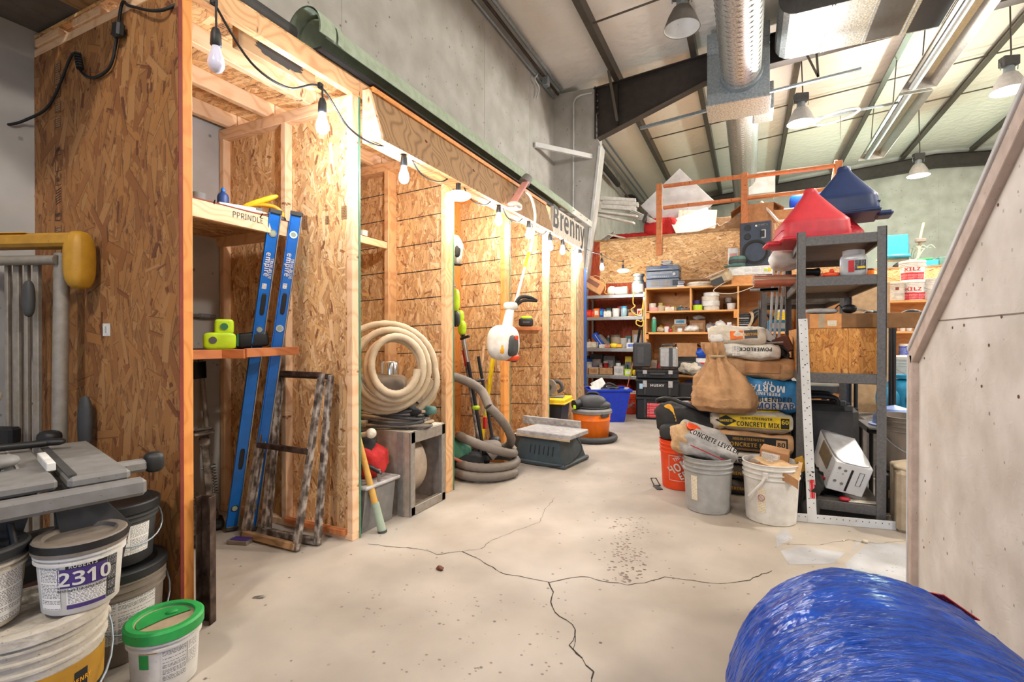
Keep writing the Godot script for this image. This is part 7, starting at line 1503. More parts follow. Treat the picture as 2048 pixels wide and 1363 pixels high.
	var vc := thing("speaker_box", "dark grey moulded speaker box on the tool boxes", "speaker", V(-1.33, 0.70, -6.95), 0.2); part(vc, "cabinet", bx(V(0, 0.17, 0), V(0.24, 0.34, 0.24), 0.02), "charcoal"); part(vc, "recess", bx(V(-0.02, 0.17, 0.121), V(0.09, 0.22, 0.006), 0.004), "dark_grey"); part(vc, "side_cone", cy(V(0.118, 0.17, 0.0), V(0.128, 0.17, 0.0), 0.09, -1, 24), "black")
	var tc := thing("toaster_case", "silver ribbed case with a dark handle on the tool boxes", "case", V(-0.98, 0.70, -7.0), 0.1); part(tc, "case", bx(V(0, 0.14, 0), V(0.24, 0.28, 0.16), 0.02), "alu"); part(tc, "dark_band", bx(V(0.03, 0.14, 0.082), V(0.05, 0.26, 0.006), 0.003), "dark_grey"); part(tc, "handle", tu(spline([V(-0.08, 0.28, 0), V(-0.07, 0.31, 0.02), V(0.05, 0.31, 0.02), V(0.07, 0.28, 0)], 4), 0.012, 8), "dark_grey"); for k in 6: part(tc, "rib", bx(V(-0.10 + k * 0.018, 0.14, 0.081), V(0.005, 0.22, 0.004)), "light_grey")
	# tool boxes
	var names := ["black wheeled tool chest with a red product card at the stack bottom", "black tool box with white lettering in the middle of the stack", "shallow black organiser on top of the tool box stack"]
	var yy := 0.0; var hs := [0.31, 0.24, 0.13]
	for k in 3:
		var hh: float = hs[k]
		var t := thing("tool_box", names[k], "tool box", V(-1.14, yy, -7.03), 0.18, "stacked black tool boxes")
		part(t, "shell", bx(V(0, hh / 2, 0), V(0.55, hh - 0.006, 0.36), 0.015), "black"); part(t, "lid_ridge", bx(V(0, hh - 0.03, 0.0), V(0.57, 0.03, 0.38), 0.008), "black")
		for x in [-0.16, 0.16]: part(t, "rib", bx(V(x, hh / 2, 0.183), V(0.03, hh - 0.05, 0.014), 0.004), "charcoal")
		if k > 0:
			for x in [-0.16, 0.17]: part(t, "latch", bx(V(x, hh * 0.72, 0.193), V(0.055, 0.09 if k == 1 else 0.05, 0.012), 0.003), "light_grey")
		if k == 0:
			var cd: MeshInstance3D = part(t, "product_card", bx(V(-0.03, 0.13, 0.192), V(0.20, 0.19, 0.003)), "print_red"); part(cd, "card_picture", bx(V(-0.01, 0.11, 0.1945), V(0.06, 0.07, 0.002)), "dark_grey")
		if k == 1:
			text(t, "HUSKY", 0.032, Transform3D(Basis(), V(0.0, 0.155, 0.183)), "white", 0.0, null, 1.3); part(t, "padlock_tag", bx(V(-0.21, 0.14, 0.193), V(0.045, 0.07, 0.006), 0.004), "sky_blue_pale")
		if k == 2: part(t, "carry_handle", bx(V(0, 0.07, 0.20), V(0.2, 0.035, 0.03), 0.008), "charcoal")
		yy += hh
	# floor clutter beside them
	var bb := thing("blue_bin", "bright blue bin tipped behind the kraft sack", "bin", G(1392, 822) + V(0.02, 0, -0.1), 0.3); part(bb, "back_side", bx(V(0, 0.30, 0), V(0.34, 0.34, 0.02), 0.006, Basis(Vector3.BACK, 0.12)), "blue"); part(bb, "left_side", bx(V(-0.17, 0.24, 0.12), V(0.02, 0.28, 0.26), 0.006), "blue"); part(bb, "base", bx(V(0, 0.08, 0.12), V(0.34, 0.16, 0.26), 0.01), "blue")
	var tw := thing("folded_sheet", "folded white and blue plastic sheet in front of the blue bin", "sheet", G(1385, 838) + V(0.03, 0, 0.05), 0.2); part(tw, "lower_fold", so(V(0, 0.11, 0), V(0.27, 0.11, 0.18), 3.4, noise(6, 3), 0.03), "white"); part(tw, "upper_fold", so(V(0.04, 0.24, -0.02), V(0.22, 0.06, 0.14), 2.8, noise(7, 8), 0.04), "white_dirty"); part(tw, "blue_print", so(V(-0.12, 0.235, 0.06), V(0.06, 0.02, 0.06), 2.4, null, 0, 14, 8), "blue_dark"); part(tw, "tan_fold", so(V(0.02, 0.27, 0.10), V(0.10, 0.03, 0.06), 2.4, noise(9, 2), 0.02, 18, 10), "copper")
	var bl := thing("black_bin", "black bin behind the tool boxes with a hanging cloth", "bin", V(-0.72, 0, -7.15), 0.1); part(bl, "tub", mb().at(V(0, 0.24, 0)).prism(PackedVector2Array([W(-0.14, -0.24), W(0.14, -0.24), W(0.17, 0.24), W(-0.17, 0.24)]), 0.3), "black"); part(bl, "cloth", so(V(-0.17, 0.38, 0.1), V(0.03, 0.16, 0.05), 2.2, noise(9, 5), 0.03, 16, 12), "beige"); part(bl, "tan_strip", bx(V(0.08, 0.5, 0.16), V(0.03, 0.2, 0.01), 0.003, Basis(Vector3.BACK, -0.15)), "kraft")

# ---------------------------------------------------------------- steel rack on the right
func rack(label: String, z0: float, z1: float, ys: Array, x0: float, x1: float, top: float) -> void:
	var r := thing("steel_rack", label, "rack", Vector3.ZERO, 0.0, "grey steel racks")
	for x in [x0, x1]:
		for z in [z0, z1]:
			var s := 1.0 if x == x0 else -1.0; var sz := 1.0 if z == z1 else -1.0
			part(r, "upright", bx(V(x + s * 0.02, top / 2, z), V(0.048, top, 0.005), 0.001), "rack_grey"); part(r, "upright_flange", bx(V(x, top / 2, z + sz * 0.02), V(0.005, top, 0.045), 0.001), "rack_grey")
	for y in ys:
		var sh: MeshInstance3D = part(r, "shelf", bx(V((x0 + x1) / 2, y - 0.006, (z0 + z1) / 2), V(x1 - x0 - 0.02, 0.012, z0 - z1 - 0.02)), "soot")
		for z in [z0 - 0.008, z1 + 0.008]: part(sh, "front_beam", bx(V((x0 + x1) / 2, y - 0.028, z), V(x1 - x0 - 0.01, 0.06, 0.014), 0.004), "rack_grey")
		for x in [x0 + 0.012, x1 - 0.012]: part(sh, "side_beam", bx(V(x, y - 0.028, (z0 + z1) / 2), V(0.014, 0.055, z0 - z1), 0.003), "rack_grey")
func hopper(label: String, at: Vector3, turn: float, m: String, h: float, w: float) -> void:
	var t := thing("plastic_hopper", label, "hopper", at, turn, "funnel-shaped plastic hoppers")
	var b := mb(); var prof := [[0.0, w, 0.9], [0.05, w * 1.0, 0.9], [0.125, w * 0.96, 0.9], [h * 0.55, w * 0.69, 0.95], [h * 0.90, 0.10, 1.0], [h, 0.07, 1.0]]
	var f := func(s: float, q: float) -> Vector3:
		var k := q * (prof.size() - 1); var i := mini(int(k), prof.size() - 2); var u := k - i
		var y: float = lerpf(prof[i][0], prof[i + 1][0], u); var ww: float = lerpf(prof[i][1], prof[i + 1][1], u) / 2
		var a := TAU * s; var e := lerpf(0.30, 0.55, pow(clampf(y / h, 0, 1), 2.5))
		return V(signf(cos(a)) * pow(absf(cos(a)), e) * ww, y, signf(sin(a)) * pow(absf(sin(a)), e) * ww)
	part(t, "funnel", b.sheet(f, 40, 20, 1, 1, V(0, h * 0.3, 0)), m)
	part(t, "spout_ring", la([W(0.0, h + 0.012), W(0.036, h + 0.012), W(0.041, h), W(0.041, h - 0.03)], 20), m)
	part(t, "base_flange", bx(V(0, 0.012, 0), V(w * 1.02, 0.028, w * 1.02), 0.01), m); part(t, "side_tab", bx(V((-1 if m == "red_plastic" else 1) * w * 0.58, 0.0, 0.02), V(w * 0.24, 0.035, w * 0.42), 0.014), m); part(t, "mould_line", bx(V(0, 0.07, 0.0), V(w * 1.003, 0.004, w * 0.86), 0.001), m)
func build_rack() -> void:
	rack("grey steel rack with its end to the aisle behind the T-square", -3.55, -4.66, [1.725, 1.475, 0.885, 0.11], 0.275, 0.725, 1.757)
	rack("grey steel rack standing behind the first one", -4.85, -5.95, [1.46, 0.70], 0.10, 0.72, 1.5)
	hopper("red plastic hopper at the end of the rack top", V(0.37, 1.727, -3.84), 0.12, "red_plastic", 0.35, 0.40)
	hopper("red plastic hopper under the blue one on the rack top", V(0.56, 1.727, -4.32), -0.2, "red_plastic", 0.36, 0.40)
	hopper("blue plastic hopper nested over the far red one", V(0.615, 1.955, -4.25), -0.1, "blue_hopper", 0.36, 0.40)
	# copper pipes on the second shelf
	for k in 5:
		var p := thing("copper_pipe", "pinkish copper pipe %s in the bundle on the rack" % ["lowest at the front", "second from the front", "in the middle", "second from the back", "highest at the back"][k], "pipe", V(0.36, 1.475 + 0.02 + 0.022 * (k % 3), -4.0 - k * 0.05), 0.28, "copper pipes on the rack"); part(p, "pipe", cy(V(-0.34, 0, 0), V(0.34, 0, 0), 0.0185, -1, 14), "copper" if k != 1 else "cardboard_pale"); part(p, "open_end", cy(V(-0.341, 0, 0), V(-0.342, 0, 0), 0.012, -1, 12), "black")
	var bxx := thing("long_carton", "flat pink carton lying behind the clear jar on the rack", "carton", V(0.58, 1.475, -4.3), 0.0); carton(bxx, V(0, 0.03, 0), V(0.24, 0.06, 0.5), "copper")
	var J := V(0.585, 1.475, -3.68); var j := thing("clear_jar", "large clear plastic jar with a red and yellow label on the rack", "jar", J, face(J))
	part(j, "jar_body", so(V(0, 0.07, 0), V(0.072, 0.07, 0.06), 5.0, null, 0, 30, 14), "plastic_clear"); part(j, "jar_lid", la([W(0.055, 0.135), W(0.058, 0.14), W(0.058, 0.165), W(0.05, 0.17), W(0, 0.17)], 26), "plastic_clear"); part(j, "red_label", bx(V(-0.01, 0.065, 0.0615), V(0.03, 0.07, 0.002)), "red"); part(j, "black_label", bx(V(0.035, 0.07, 0.0615), V(0.055, 0.06, 0.002)), "print_dark"); part(j, "yellow_strip", bx(V(0.04, 0.055, 0.0625), V(0.04, 0.012, 0.001)), "yellow"); part(j, "fasteners", so(V(0, 0.035, 0), V(0.06, 0.032, 0.05), 3.5, noise(30, 3), 0.01, 20, 10), "light_grey")
	var ot := thing("orange_trigger_tool", "orange trigger tool with a thin black cord on the rack", "tool", V(0.46, 1.475, -3.66), 0.3); part(ot, "body", so(V(0, 0.02, 0), V(0.05, 0.018, 0.03), 2.6, null, 0, 16, 8), "orange_red"); part(ot, "knob", so(V(0.01, 0.045, 0), V(0.014, 0.014, 0.014), 2.0, null, 0, 12, 8), "orange_red"); part(ot, "cord", tu(spline([V(0.04, 0.02, 0), V(0.09, 0.05, 0.0), V(0.11, 0.09, -0.02), V(0.08, 0.02, -0.03)], 6), 0.004, 6), "cable")
	var bcap := thing("flashlight", "short black flashlight lying on the copper pipes", "flashlight", V(0.37, 1.548, -3.9), 0.4); part(bcap, "barrel", cy(V(-0.05, 0, 0), V(0.03, 0, 0), 0.022, -1, 16), "black"); part(bcap, "head", cy(V(0.03, 0, 0), V(0.06, 0, 0), 0.022, 0.03, 16), "black")
	item("can", "small brown can beside the clear jar", V(0.67, 1.475, -3.72), V(0.06, 0.055, 0.06), "brown", 0, "", "orange"); item("jar", "dark jar behind the clear jar on the rack", V(0.66, 1.475, -3.9), V(0.07, 0.12, 0.07), "green", 0, "", "brown")
	# strand board box and timber on the third shelf
	var ob := thing("strand_board_box", "strand board box on the rack's third shelf", "box", V(0.50, 0.885, -4.1)); part(ob, "front_panel", bx(V(-0.08, 0.138, 0.46), V(0.264, 0.276, 0.012)), "osb_gold"); part(ob, "front_panel", bx(V(0.129, 0.138, 0.46), V(0.15, 0.276, 0.012)), "osb_gold"); part(ob, "back_panel", bx(V(0, 0.138, -0.4), V(0.40, 0.276, 0.012)), "osb_gold"); for x in [-0.205, 0.205]: part(ob, "side_panel", bx(V(x, 0.138, 0.03), V(0.012, 0.276, 0.86)), "osb_gold")
	part(ob, "top_panel", bx(V(0, 0.27, 0.03), V(0.40, 0.01, 0.84)), "osb_gold")
	var lb := thing("long_timber_carton", "long tan carton laid across the rack on the strand board box", "carton", V(0.63, 1.163, -3.72), 0.0); part(lb, "carton", bx(V(0.0, 0.045, 0), V(0.56, 0.09, 0.14), 0.003), "timber_tan"); part(lb, "pale_end", bx(V(-0.195, 0.045, 0.0705), V(0.17, 0.09, 0.002)), "cardboard_orange"); part(lb, "tape", bx(V(-0.215, 0.046, 0.0715), V(0.035, 0.09, 0.002)), "beige"); part(lb, "stamp", bx(V(-0.16, 0.03, 0.0718), V(0.05, 0.035, 0.001)), "print_gold")
	var lp := thing("clip_lamp", "grey clip lamp with a black shade lying on the long carton", "lamp", V(0.52, 1.255, -3.74), 0.2); part(lp, "base_plate", so(V(-0.1, 0.018, 0), V(0.09, 0.018, 0.05), 3.0, null, 0, 18, 8), "light_grey"); part(lp, "shade", so(V(0.05, 0.03, 0.02), V(0.04, 0.028, 0.04), 2.2, null, 0, 18, 10), "black"); part(lp, "arm", cy(V(0.07, 0.03, 0), V(0.18, 0.01, 0.02), 0.006, -1, 8), "chrome"); part(lp, "cord", tu(spline([V(-0.03, 0.02, 0), V(0.0, 0.055, 0), V(0.02, 0.02, 0.01)], 5), 0.004, 6), "cable")
	var ch := thing("bentwood_chair", "black chair with arched back hoops behind the rack", "chair", V(0.985, 0, -4.63), 0.0)
	for x in [-0.12, 0.12]:
		var hp := []
		for k in 13: hp.append(V(x + 0.11 * cos(PI * k / 12), 1.18 + 0.12 * sin(PI * k / 12), 0))
		part(ch, "back_hoop", tu(hp, 0.016, 8), "black"); for s in [-0.11, 0.11]: part(ch, "back_post", cy(V(x + s, 0.45, 0), V(x + s, 1.19, 0), 0.014, -1, 8), "black")
	part(ch, "seat", bx(V(0, 0.45, 0.2), V(0.46, 0.04, 0.42), 0.01), "black"); for x in [-0.2, 0.2]: for z in [0.02, 0.38]: part(ch, "leg", cy(V(x, 0, z), V(x, 0.45, z), 0.014, -1, 8), "black")
	item("box", "blue carton peeking out at the rack's left side", V(0.235, 1.16, -5.0), V(0.16, 0.10, 0.12), "sky_blue", 0, "", "white")
	# T-square: head on the floor, blade up
	var ts := thing("drywall_square", "aluminium drywall T-square leaning upside down on the rack", "square", V(0.49, 0, -3.455), 0.17); part(ts, "head", bx(V(0, 0.026, 0), V(0.56, 0.05, 0.004), 0.001), "white_panel"); var tb := Basis(Vector3.RIGHT, -0.055); var lean := Basis(Vector3.BACK, 0.03)
	part(ts, "blade", bx(V(-0.165, 0.61, -0.03), V(0.05, 1.22, 0.003), 0.001, lean * tb), "white_panel"); part(ts, "red_label", bx(V(-0.145, 0.20, -0.004), V(0.026, 0.11, 0.002), 0.0, lean * tb), "print_red")
	for k in 44: part(ts, "scale_mark", bx(V(-0.165, 0.61, -0.03) + lean * tb * V(0.012 if k % 2 else -0.012, -0.52 + k * 0.026, 0.0022), V(0.006, 0.004, 0.0008), 0.0, lean * tb), "ink")
	for k in 16: part(ts, "scale_mark", bx(V(-0.25 + k * 0.033, 0.034, 0.0025), V(0.004, 0.006, 0.0008)), "ink")
	for q in [0.68, 0.28, 0.94]: part(ts, "black_diamond", bx(V(-0.165, 0.61, -0.03) + lean * tb * V(0.0, q - 0.61, 0.0022), V(0.008, 0.008, 0.0008), 0.0, lean * tb * Basis(Vector3.BACK, PI / 4)), "ink")
	# lower rack contents
	var fb := thing("foil_wrapped_carton", "foil-topped white carton tilted in the bottom of the rack", "carton", V(0.535, 0.115, -3.62), 0.0); var B := Basis.from_euler(V(0.30, 0.10, -0.22)); part(fb, "carton", bx(V(-0.01, 0.215, -0.22), V(0.20, 0.20, 0.56), 0.005, B), "white_panel"); part(fb, "foil_top", so(V(-0.01, 0.215, -0.22) + B * V(0, 0.10, 0), V(0.10, 0.008, 0.28), 6.0, noise(16, 3), 0.003, 30, 10, B), "foil")
	var fp := V(-0.01, 0.215, -0.22); part(fb, "black_bar", bx(fp + B * V(0.0, -0.01, 0.2815), V(0.012, 0.15, 0.001), 0.0, B), "ink"); for q in [W(-0.07, 0.06), W(-0.035, 0.05), W(-0.07, -0.03), W(-0.03, -0.04)]: part(fb, "icon", cy(fp + B * V(q.x, q.y, 0.281), fp + B * V(q.x, q.y, 0.282), 0.009, -1, 12), "grey"); part(fb, "outline_picture", tu([fp + B * V(0.04, 0.06, 0.282), fp + B * V(0.065, 0.06, 0.282), fp + B * V(0.065, -0.03, 0.282), fp + B * V(0.04, -0.03, 0.282)], 0.0015, 4, true), "grey"); part(fb, "tear_flap", bx(fp + B * V(-0.103, 0.04, 0.1), V(0.006, 0.1, 0.2), 0.001, B), "beige")
	for k in 2:
		var tcn := thing("tool_case", ["large black hard tool case standing in the rack", "black tool case with a carry handle behind the large one"][k], "case", V(0.47, 0.115, -3.98 - k * 0.28), 0.06 * k); part(tcn, "shell", bx(V(-0.02 * k, 0.27, 0), V(0.38, 0.52, 0.13), 0.035), "charcoal" if k == 0 else "black"); part(tcn, "seam", bx(V(0, 0.27, 0.0), V(0.386, 0.50, 0.012), 0.005), "black"); part(tcn, "handle", tu(spline([V(-0.12, 0.53, 0), V(-0.10, 0.58, 0), V(0.06, 0.58, 0), V(0.08, 0.53, 0)], 5), 0.016, 8), "black"); part(tcn, "latch", bx(V(0.13, 0.52, 0.055), V(0.05, 0.04, 0.03), 0.006), "dark_grey")
	var jn := thing("black_junk_bag", "black bag of cords under the tilted carton", "bag", V(0.40, 0.115, -3.66)); part(jn, "bag", so(V(0.02, 0.06, -0.08), V(0.12, 0.07, 0.10), 2.4, noise(12, 4), 0.05, 24, 14), "black"); part(jn, "red_trim", tu(spline([V(-0.09, 0.11, 0.0), V(-0.02, 0.13, 0.03), V(0.05, 0.10, 0.03)], 5), 0.008, 6), "red"); part(jn, "steel_buckle", so(V(-0.04, 0.14, 0.02), V(0.025, 0.012, 0.02), 2.4, null, 0, 12, 8), "chrome")
	var rs := thing("paper_strip", "white and red paper strip on the lowest rack shelf", "paper", V(0.60, 0.112, -3.59)); part(rs, "strip", bx(V(0.02, 0.004, 0), V(0.15, 0.006, 0.05), 0.002, Basis(Vector3.UP, 0.1)), "white_dirty"); part(rs, "red_corner", so(V(-0.07, 0.012, 0.01), V(0.03, 0.012, 0.02), 2.5, null, 0, 12, 8), "red_plastic")
	# junk heap between the sacks and the rack
	var hp2 := thing("cord_heap", "tangled heap of black cords and tool cases beside the rack", "cords", V(0.12, 0.74, -4.15)); hp2.set_meta("kind", "thing")
	part(hp2, "heap_core", so(V(0, 0.16, 0), V(0.15, 0.18, 0.16), 2.6, noise(8, 5), 0.09, 30, 18), "black_matte"); var hr := RandomNumberGenerator.new(); hr.seed = 8
	for k in 9:
		var pp := []
		for q in 5: pp.append(V(hr.randf_range(-0.16, 0.16), hr.randf_range(0.02, 0.36), hr.randf_range(0.06, 0.2)))
		part(hp2, "cord", tu(spline(pp, 6), 0.007, 6), ["cable", "dark_grey", "light_grey"][k % 3])
	part(hp2, "white_scrap", bx(V(0.0, 0.33, 0.13), V(0.13, 0.16, 0.01), 0.002, Basis.from_euler(V(-0.3, 0.3, 0.6))), "white"); part(hp2, "blue_handle", mb().bar(V(-0.10, 0.20, 0.17), V(0.02, 0.29, 0.17), 0.04, 0.03), "blue_dark"); part(hp2, "grey_case", bx(V(0.10, 0.31, 0.08), V(0.12, 0.12, 0.1), 0.01, Basis(Vector3.BACK, 0.4)), "brown"); part(hp2, "support_plate", la([W(0, 0), W(0.17, 0), W(0.17, 0.008), W(0, 0.008)], 30), "rack_grey"); part(hp2, "stool_post", cy(V(0, -0.74, 0), V(0, 0, 0), 0.03, -1, 12), "black"); for k in 4: part(hp2, "chrome_loop", tu(spline([V(0.02, -0.03 - k * 0.06, 0.1), V(0.07, -0.06 - k * 0.06, 0.12), V(0.03, -0.09 - k * 0.06, 0.13)], 4), 0.012, 6), "chrome")
	for k in 4: part(hp2, "hanging_cord", tu(spline([V(0.12, 0.1, 0.12), V(0.15 + 0.012 * k, -0.2, 0.16), V(0.13 - 0.01 * k, -0.45, 0.17), V(0.16, -0.70, 0.18)], 8), 0.006, 6), ["cable", "light_grey", "dark_grey", "cable"][k])
	var cl := thing("aluminium_clamp", "silver bar clamps hanging at the rack's corner", "clamp", V(0.17, 1.0, -4.6)); for k in 3: part(cl, "bar", mb().bar(V(-0.02 + k * 0.03, -0.1, 0), V(0.02 + k * 0.04, 0.75, 0), 0.014, 0.02), "alu"); part(cl, "jaw", bx(V(-0.02, 0.50, 0.02), V(0.14, 0.03, 0.03), 0.005), "galv_dull"); part(cl, "red_jaw", bx(V(0.05, 0.58, 0.02), V(0.07, 0.04, 0.03), 0.005), "red_edge"); part(cl, "screw", cy(V(-0.16, 0.50, 0.02), V(-0.02, 0.50, 0.02), 0.012, -1, 10), "chrome"); part(cl, "foot", bx(V(0.0, -0.55, 0), V(0.02, 0.9, 0.02), 0.002), "alu")
	item("bag", "crumpled white bag on the copper pipes at the rack corner", V(0.25, 1.60, -4.15), V(0.22, 0.16, 0.2), "white", 0.2)

# ---------------------------------------------------------------- sacks and pails in front of the rack
func build_bags() -> void:
	var x := -0.02; var z := -3.98
	var defs := [
		["kraft cement sack lowest in the stack, half hidden by the pails", V(0.56, 0.11, 0.38), "charcoal_paper", 0.0, 0.05, 0.0],
		["dark cement sack second from the floor", V(0.55, 0.11, 0.38), "charcoal_paper", 0.105, -0.04, 0.01],
		["white cement sack with bold letters under the kraft sack", V(0.53, 0.10, 0.38), "white_dirty", 0.21, 0.02, 0.0],
		["kraft 80 pound concrete mix sack with a black band", V(0.56, 0.15, 0.38), "kraft", 0.305, 0.0, 0.02],
		["white 60 pound concrete mix sack with a yellow band", V(0.53, 0.155, 0.36), "white_dirty", 0.445, 0.02, 0.03]]
	var t: Node3D
	for k in defs.size():
		var d: Array = defs[k]
		t = thing("cement_sack", d[0], "sack", V(x + d[5], d[3], z), d[4], "sacks stacked beside the rack"); sack(t, d[1], d[2], 20 + k, 0.025)
		var fz: float = d[1].z / 2 + 0.002; var my: float = d[1].y / 2
		if k == 4:
			part(t, "yellow_band", bx(V(0.02, my, fz - 0.002), V(0.44, 0.085, 0.012), 0.004), "yellow"); text(t, "CONCRETE MIX", 0.032, Transform3D(Basis(), V(0.045, my - 0.016, fz + 0.005)), "ink", 0.0, null, 0.82); text(t, "HIGH-STRENGTH", 0.018, Transform3D(Basis(), V(0.035, my + 0.024, fz + 0.005)), "ink"); part(t, "diamond_badge", mb().at(V(-0.155, my, fz + 0.005)).prism(PackedVector2Array([W(-0.07, 0), W(0, -0.038), W(0.07, 0), W(0, 0.038)]), 0.002), "ink"); text(t, "SAKRETE", 0.017, Transform3D(Basis(), V(-0.155, my, fz + 0.0072)), "yellow", 0.0, null, 0.9); part(t, "weight_badge", bx(V(0.21, my, fz + 0.005), V(0.05, 0.07, 0.002)), "ink"); text(t, "60", 0.028, Transform3D(Basis(), V(0.21, my + 0.01, fz + 0.0068)), "yellow"); part(t, "top_panel", so(V(0.02, d[1].y - 0.008, 0.02), V(0.17, 0.006, 0.11), 5.0, null, 0, 20, 6), "yellow")
		if k == 3:
			part(t, "black_band", bx(V(0.03, my, fz - 0.002), V(0.42, 0.085, 0.012), 0.004), "ink"); text(t, "CONCRETE MIX", 0.028, Transform3D(Basis(), V(0.0, my - 0.016, fz + 0.005)), "gold"); text(t, "HIGH-STRENGTH", 0.018, Transform3D(Basis(), V(0.0, my + 0.022, fz + 0.005)), "gold"); part(t, "weight_badge", bx(V(0.20, my, fz + 0.005), V(0.06, 0.06, 0.002)), "kraft"); text(t, "80", 0.032, Transform3D(Basis(), V(0.20, my, fz + 0.0068)), "ink")
		if k == 2: text(t, "Strength", 0.05, Transform3D(Basis(Vector3.BACK, PI), V(-0.06, my, fz + 0.006)), "ink")
		if k < 2: text(t, "HIGH-STRENGTH CONCRETE", 0.022, Transform3D(Basis(), V(0.0, my, fz + 0.006)), "gold")
	var bl := thing("mortar_sack", "blue and white mortar sack with a raised corner", "sack", V(0.11, 0.60, -4.02), 0.12, "sacks stacked beside the rack"); sack(bl, V(0.42, 0.22, 0.36), "bag_blue", 31, 0.045); part(bl, "white_band", so(V(0.0, 0.055, 0.02), V(0.20, 0.055, 0.168), 4.0, noise(8, 3), 0.01, 28, 12), "paper"); text(bl, "MORTAR", 0.045, Transform3D(Basis.from_euler(V(-0.2, 0, PI - 0.05)), V(-0.03, 0.155, 0.182)), "white"); text(bl, "PREBLENDED", 0.022, Transform3D(Basis.from_euler(V(-0.1, 0, PI - 0.05)), V(-0.03, 0.118, 0.189)), "white"); text(bl, "TYPE S", 0.026, Transform3D(Basis.from_euler(V(-0.3, 0, PI - 0.05)), V(-0.03, 0.19, 0.165)), "white"); text(bl, "BLENDED", 0.034, Transform3D(Basis(), V(0.03, 0.08, 0.196)), "ink"); text(bl, "MORTAR", 0.042, Transform3D(Basis(), V(0.03, 0.035, 0.194)), "blue_dark")
	var k1 := thing("kraft_sack", "plain kraft sack lying near the top of the stack", "sack", V(0.06, 0.815, -4.05), 0.05, "sacks stacked beside the rack"); sack(k1, V(0.46, 0.155, 0.36), "kraft", 33, 0.03); part(k1, "faint_panel", bx(V(0.02, 0.075, 0.180), V(0.22, 0.07, 0.006), 0.003), "cardboard")
	var w1 := thing("grout_sack", "white grout sack with upside-down black lettering", "sack", V(-0.01, 0.955, -4.0), 0.04, "sacks stacked beside the rack"); sack(w1, V(0.42, 0.115, 0.30), "paper", 35, 0.02); text(w1, "POWERLOCK", 0.026, Transform3D(Basis(Vector3.BACK, PI), V(0.05, 0.068, 0.152)), "ink", 0.0, null, 0.95); part(w1, "blue_end", so(V(-0.16, 0.055, 0.02), V(0.035, 0.05, 0.13), 4.0, null, 0, 18, 10), "sky_blue_pale"); part(w1, "print_block", bx(V(-0.075, 0.055, 0.148), V(0.05, 0.07, 0.006), 0.002), "print_dense")
	var w2 := thing("thinset_sack", "white thinset sack with an orange and grey label on top of the stack", "sack", V(-0.08, 1.06, -3.98), 0.03, "sacks stacked beside the rack"); sack(w2, V(0.38, 0.13, 0.28), "off_white", 37, 0.03); part(w2, "orange_label", bx(V(0.0, 0.062, 0.140), V(0.085, 0.06, 0.006), 0.003, Basis(Vector3.BACK, 0.06)), "orange"); part(w2, "grey_label", bx(V(0.09, 0.068, 0.140), V(0.085, 0.06, 0.006), 0.003, Basis(Vector3.BACK, 0.06)), "ink_grey"); text(w2, "CUSTOM", 0.017, Transform3D(Basis(Vector3.BACK, 0.06), V(0.09, 0.068, 0.1445)), "amber"); part(w2, "torn_end", so(V(-0.13, 0.045, 0.12), V(0.045, 0.035, 0.025), 2.4, noise(12, 5), 0.02, 16, 10), "white")
	# tied kraft sack
	var ks := thing("tied_kraft_sack", "big tan paper sack with a twisted neck standing on the stack", "sack", V(-0.145, 0.58, -3.87), 0.2); var nz := noise(5.0, 61, 4)
	var f := func(s: float, q: float) -> Vector3:
		var a := TAU * s; var prof := [[0.0, 0.0], [0.165, 0.0], [0.21, 0.04], [0.218, 0.10], [0.20, 0.165], [0.155, 0.235], [0.10, 0.30], [0.062, 0.35], [0.05, 0.40], [0.062, 0.445], [0.055, 0.49], [0.0, 0.475]]
		var k := q * (prof.size() - 1); var i := mini(int(k), prof.size() - 2); var u := k - i; u = u * u * (3 - 2 * u)
		var r: float = lerpf(prof[i][0], prof[i + 1][0], u); var y: float = lerpf(prof[i][1], prof[i + 1][1], u)
		var fold := 1.0 + (0.05 + 0.24 * clampf((y - 0.12) / 0.2, 0, 1)) * sin(a * 7.0 + y * 9.0 + 2.0 * nz.get_noise_2d(cos(a), sin(a))) + 0.10 * nz.get_noise_3d(cos(a) * 0.3, y * 1.5, sin(a) * 0.3)
		return V(cos(a) * r * fold * 1.08 - 0.30 * maxf(0.0, y - 0.18) + 0.012 * nz.get_noise_2d(a * 0.2, y * 3.0), y, sin(a) * r * fold * 0.82)
	part(ks, "paper_body", mb().sheet(f, 72, 44, 1.2, 0.6, V(0, 0.2, 0)), "kraft"); part(ks, "tie", la([W(0.055, 0.36), W(0.064, 0.37), W(0.055, 0.38)], 20), "beige").position = V(-0.06, 0.02, 0)
	# black tool bag on the orange pail
	var P := V(-0.455, 0, -3.86)
	var op := thing("orange_pail", "orange store pail with white lettering in front of the sacks", "pail", P, face(P)); pail(op, 0.128, 0.148, 0.355, "orange_red", null, true, null, 1.4)
	for q in [["THE", 0.026, -0.075, 0.235], ["HOME", 0.060, -0.03, 0.185], ["DEPOT", 0.048, 0.02, 0.125]]:
		var xo: float = q[2] * 0.6 + 0.02; text(op, q[0], q[1], Transform3D(Basis(Vector3.BACK, 0.55), V(xo, q[3], 0.1435 - xo * xo * 3.2)), "white", 0.145, null, 0.85)
	for s in [[V(-0.075, 0.07, 0.115), V(0.075, 0.07, 0.115)], [V(-0.085, 0.25, 0.118), V(0.085, 0.25, 0.118)]]: lab(op, "frame_line", 0.128, 0.148, 0.355, s[0].y, s[0].y + 0.003, -0.6, 0.6, "white")
	for s in [-0.6, 0.597]: lab(op, "frame_line", 0.128, 0.148, 0.355, 0.07, 0.253, s, s + 0.02, "white")
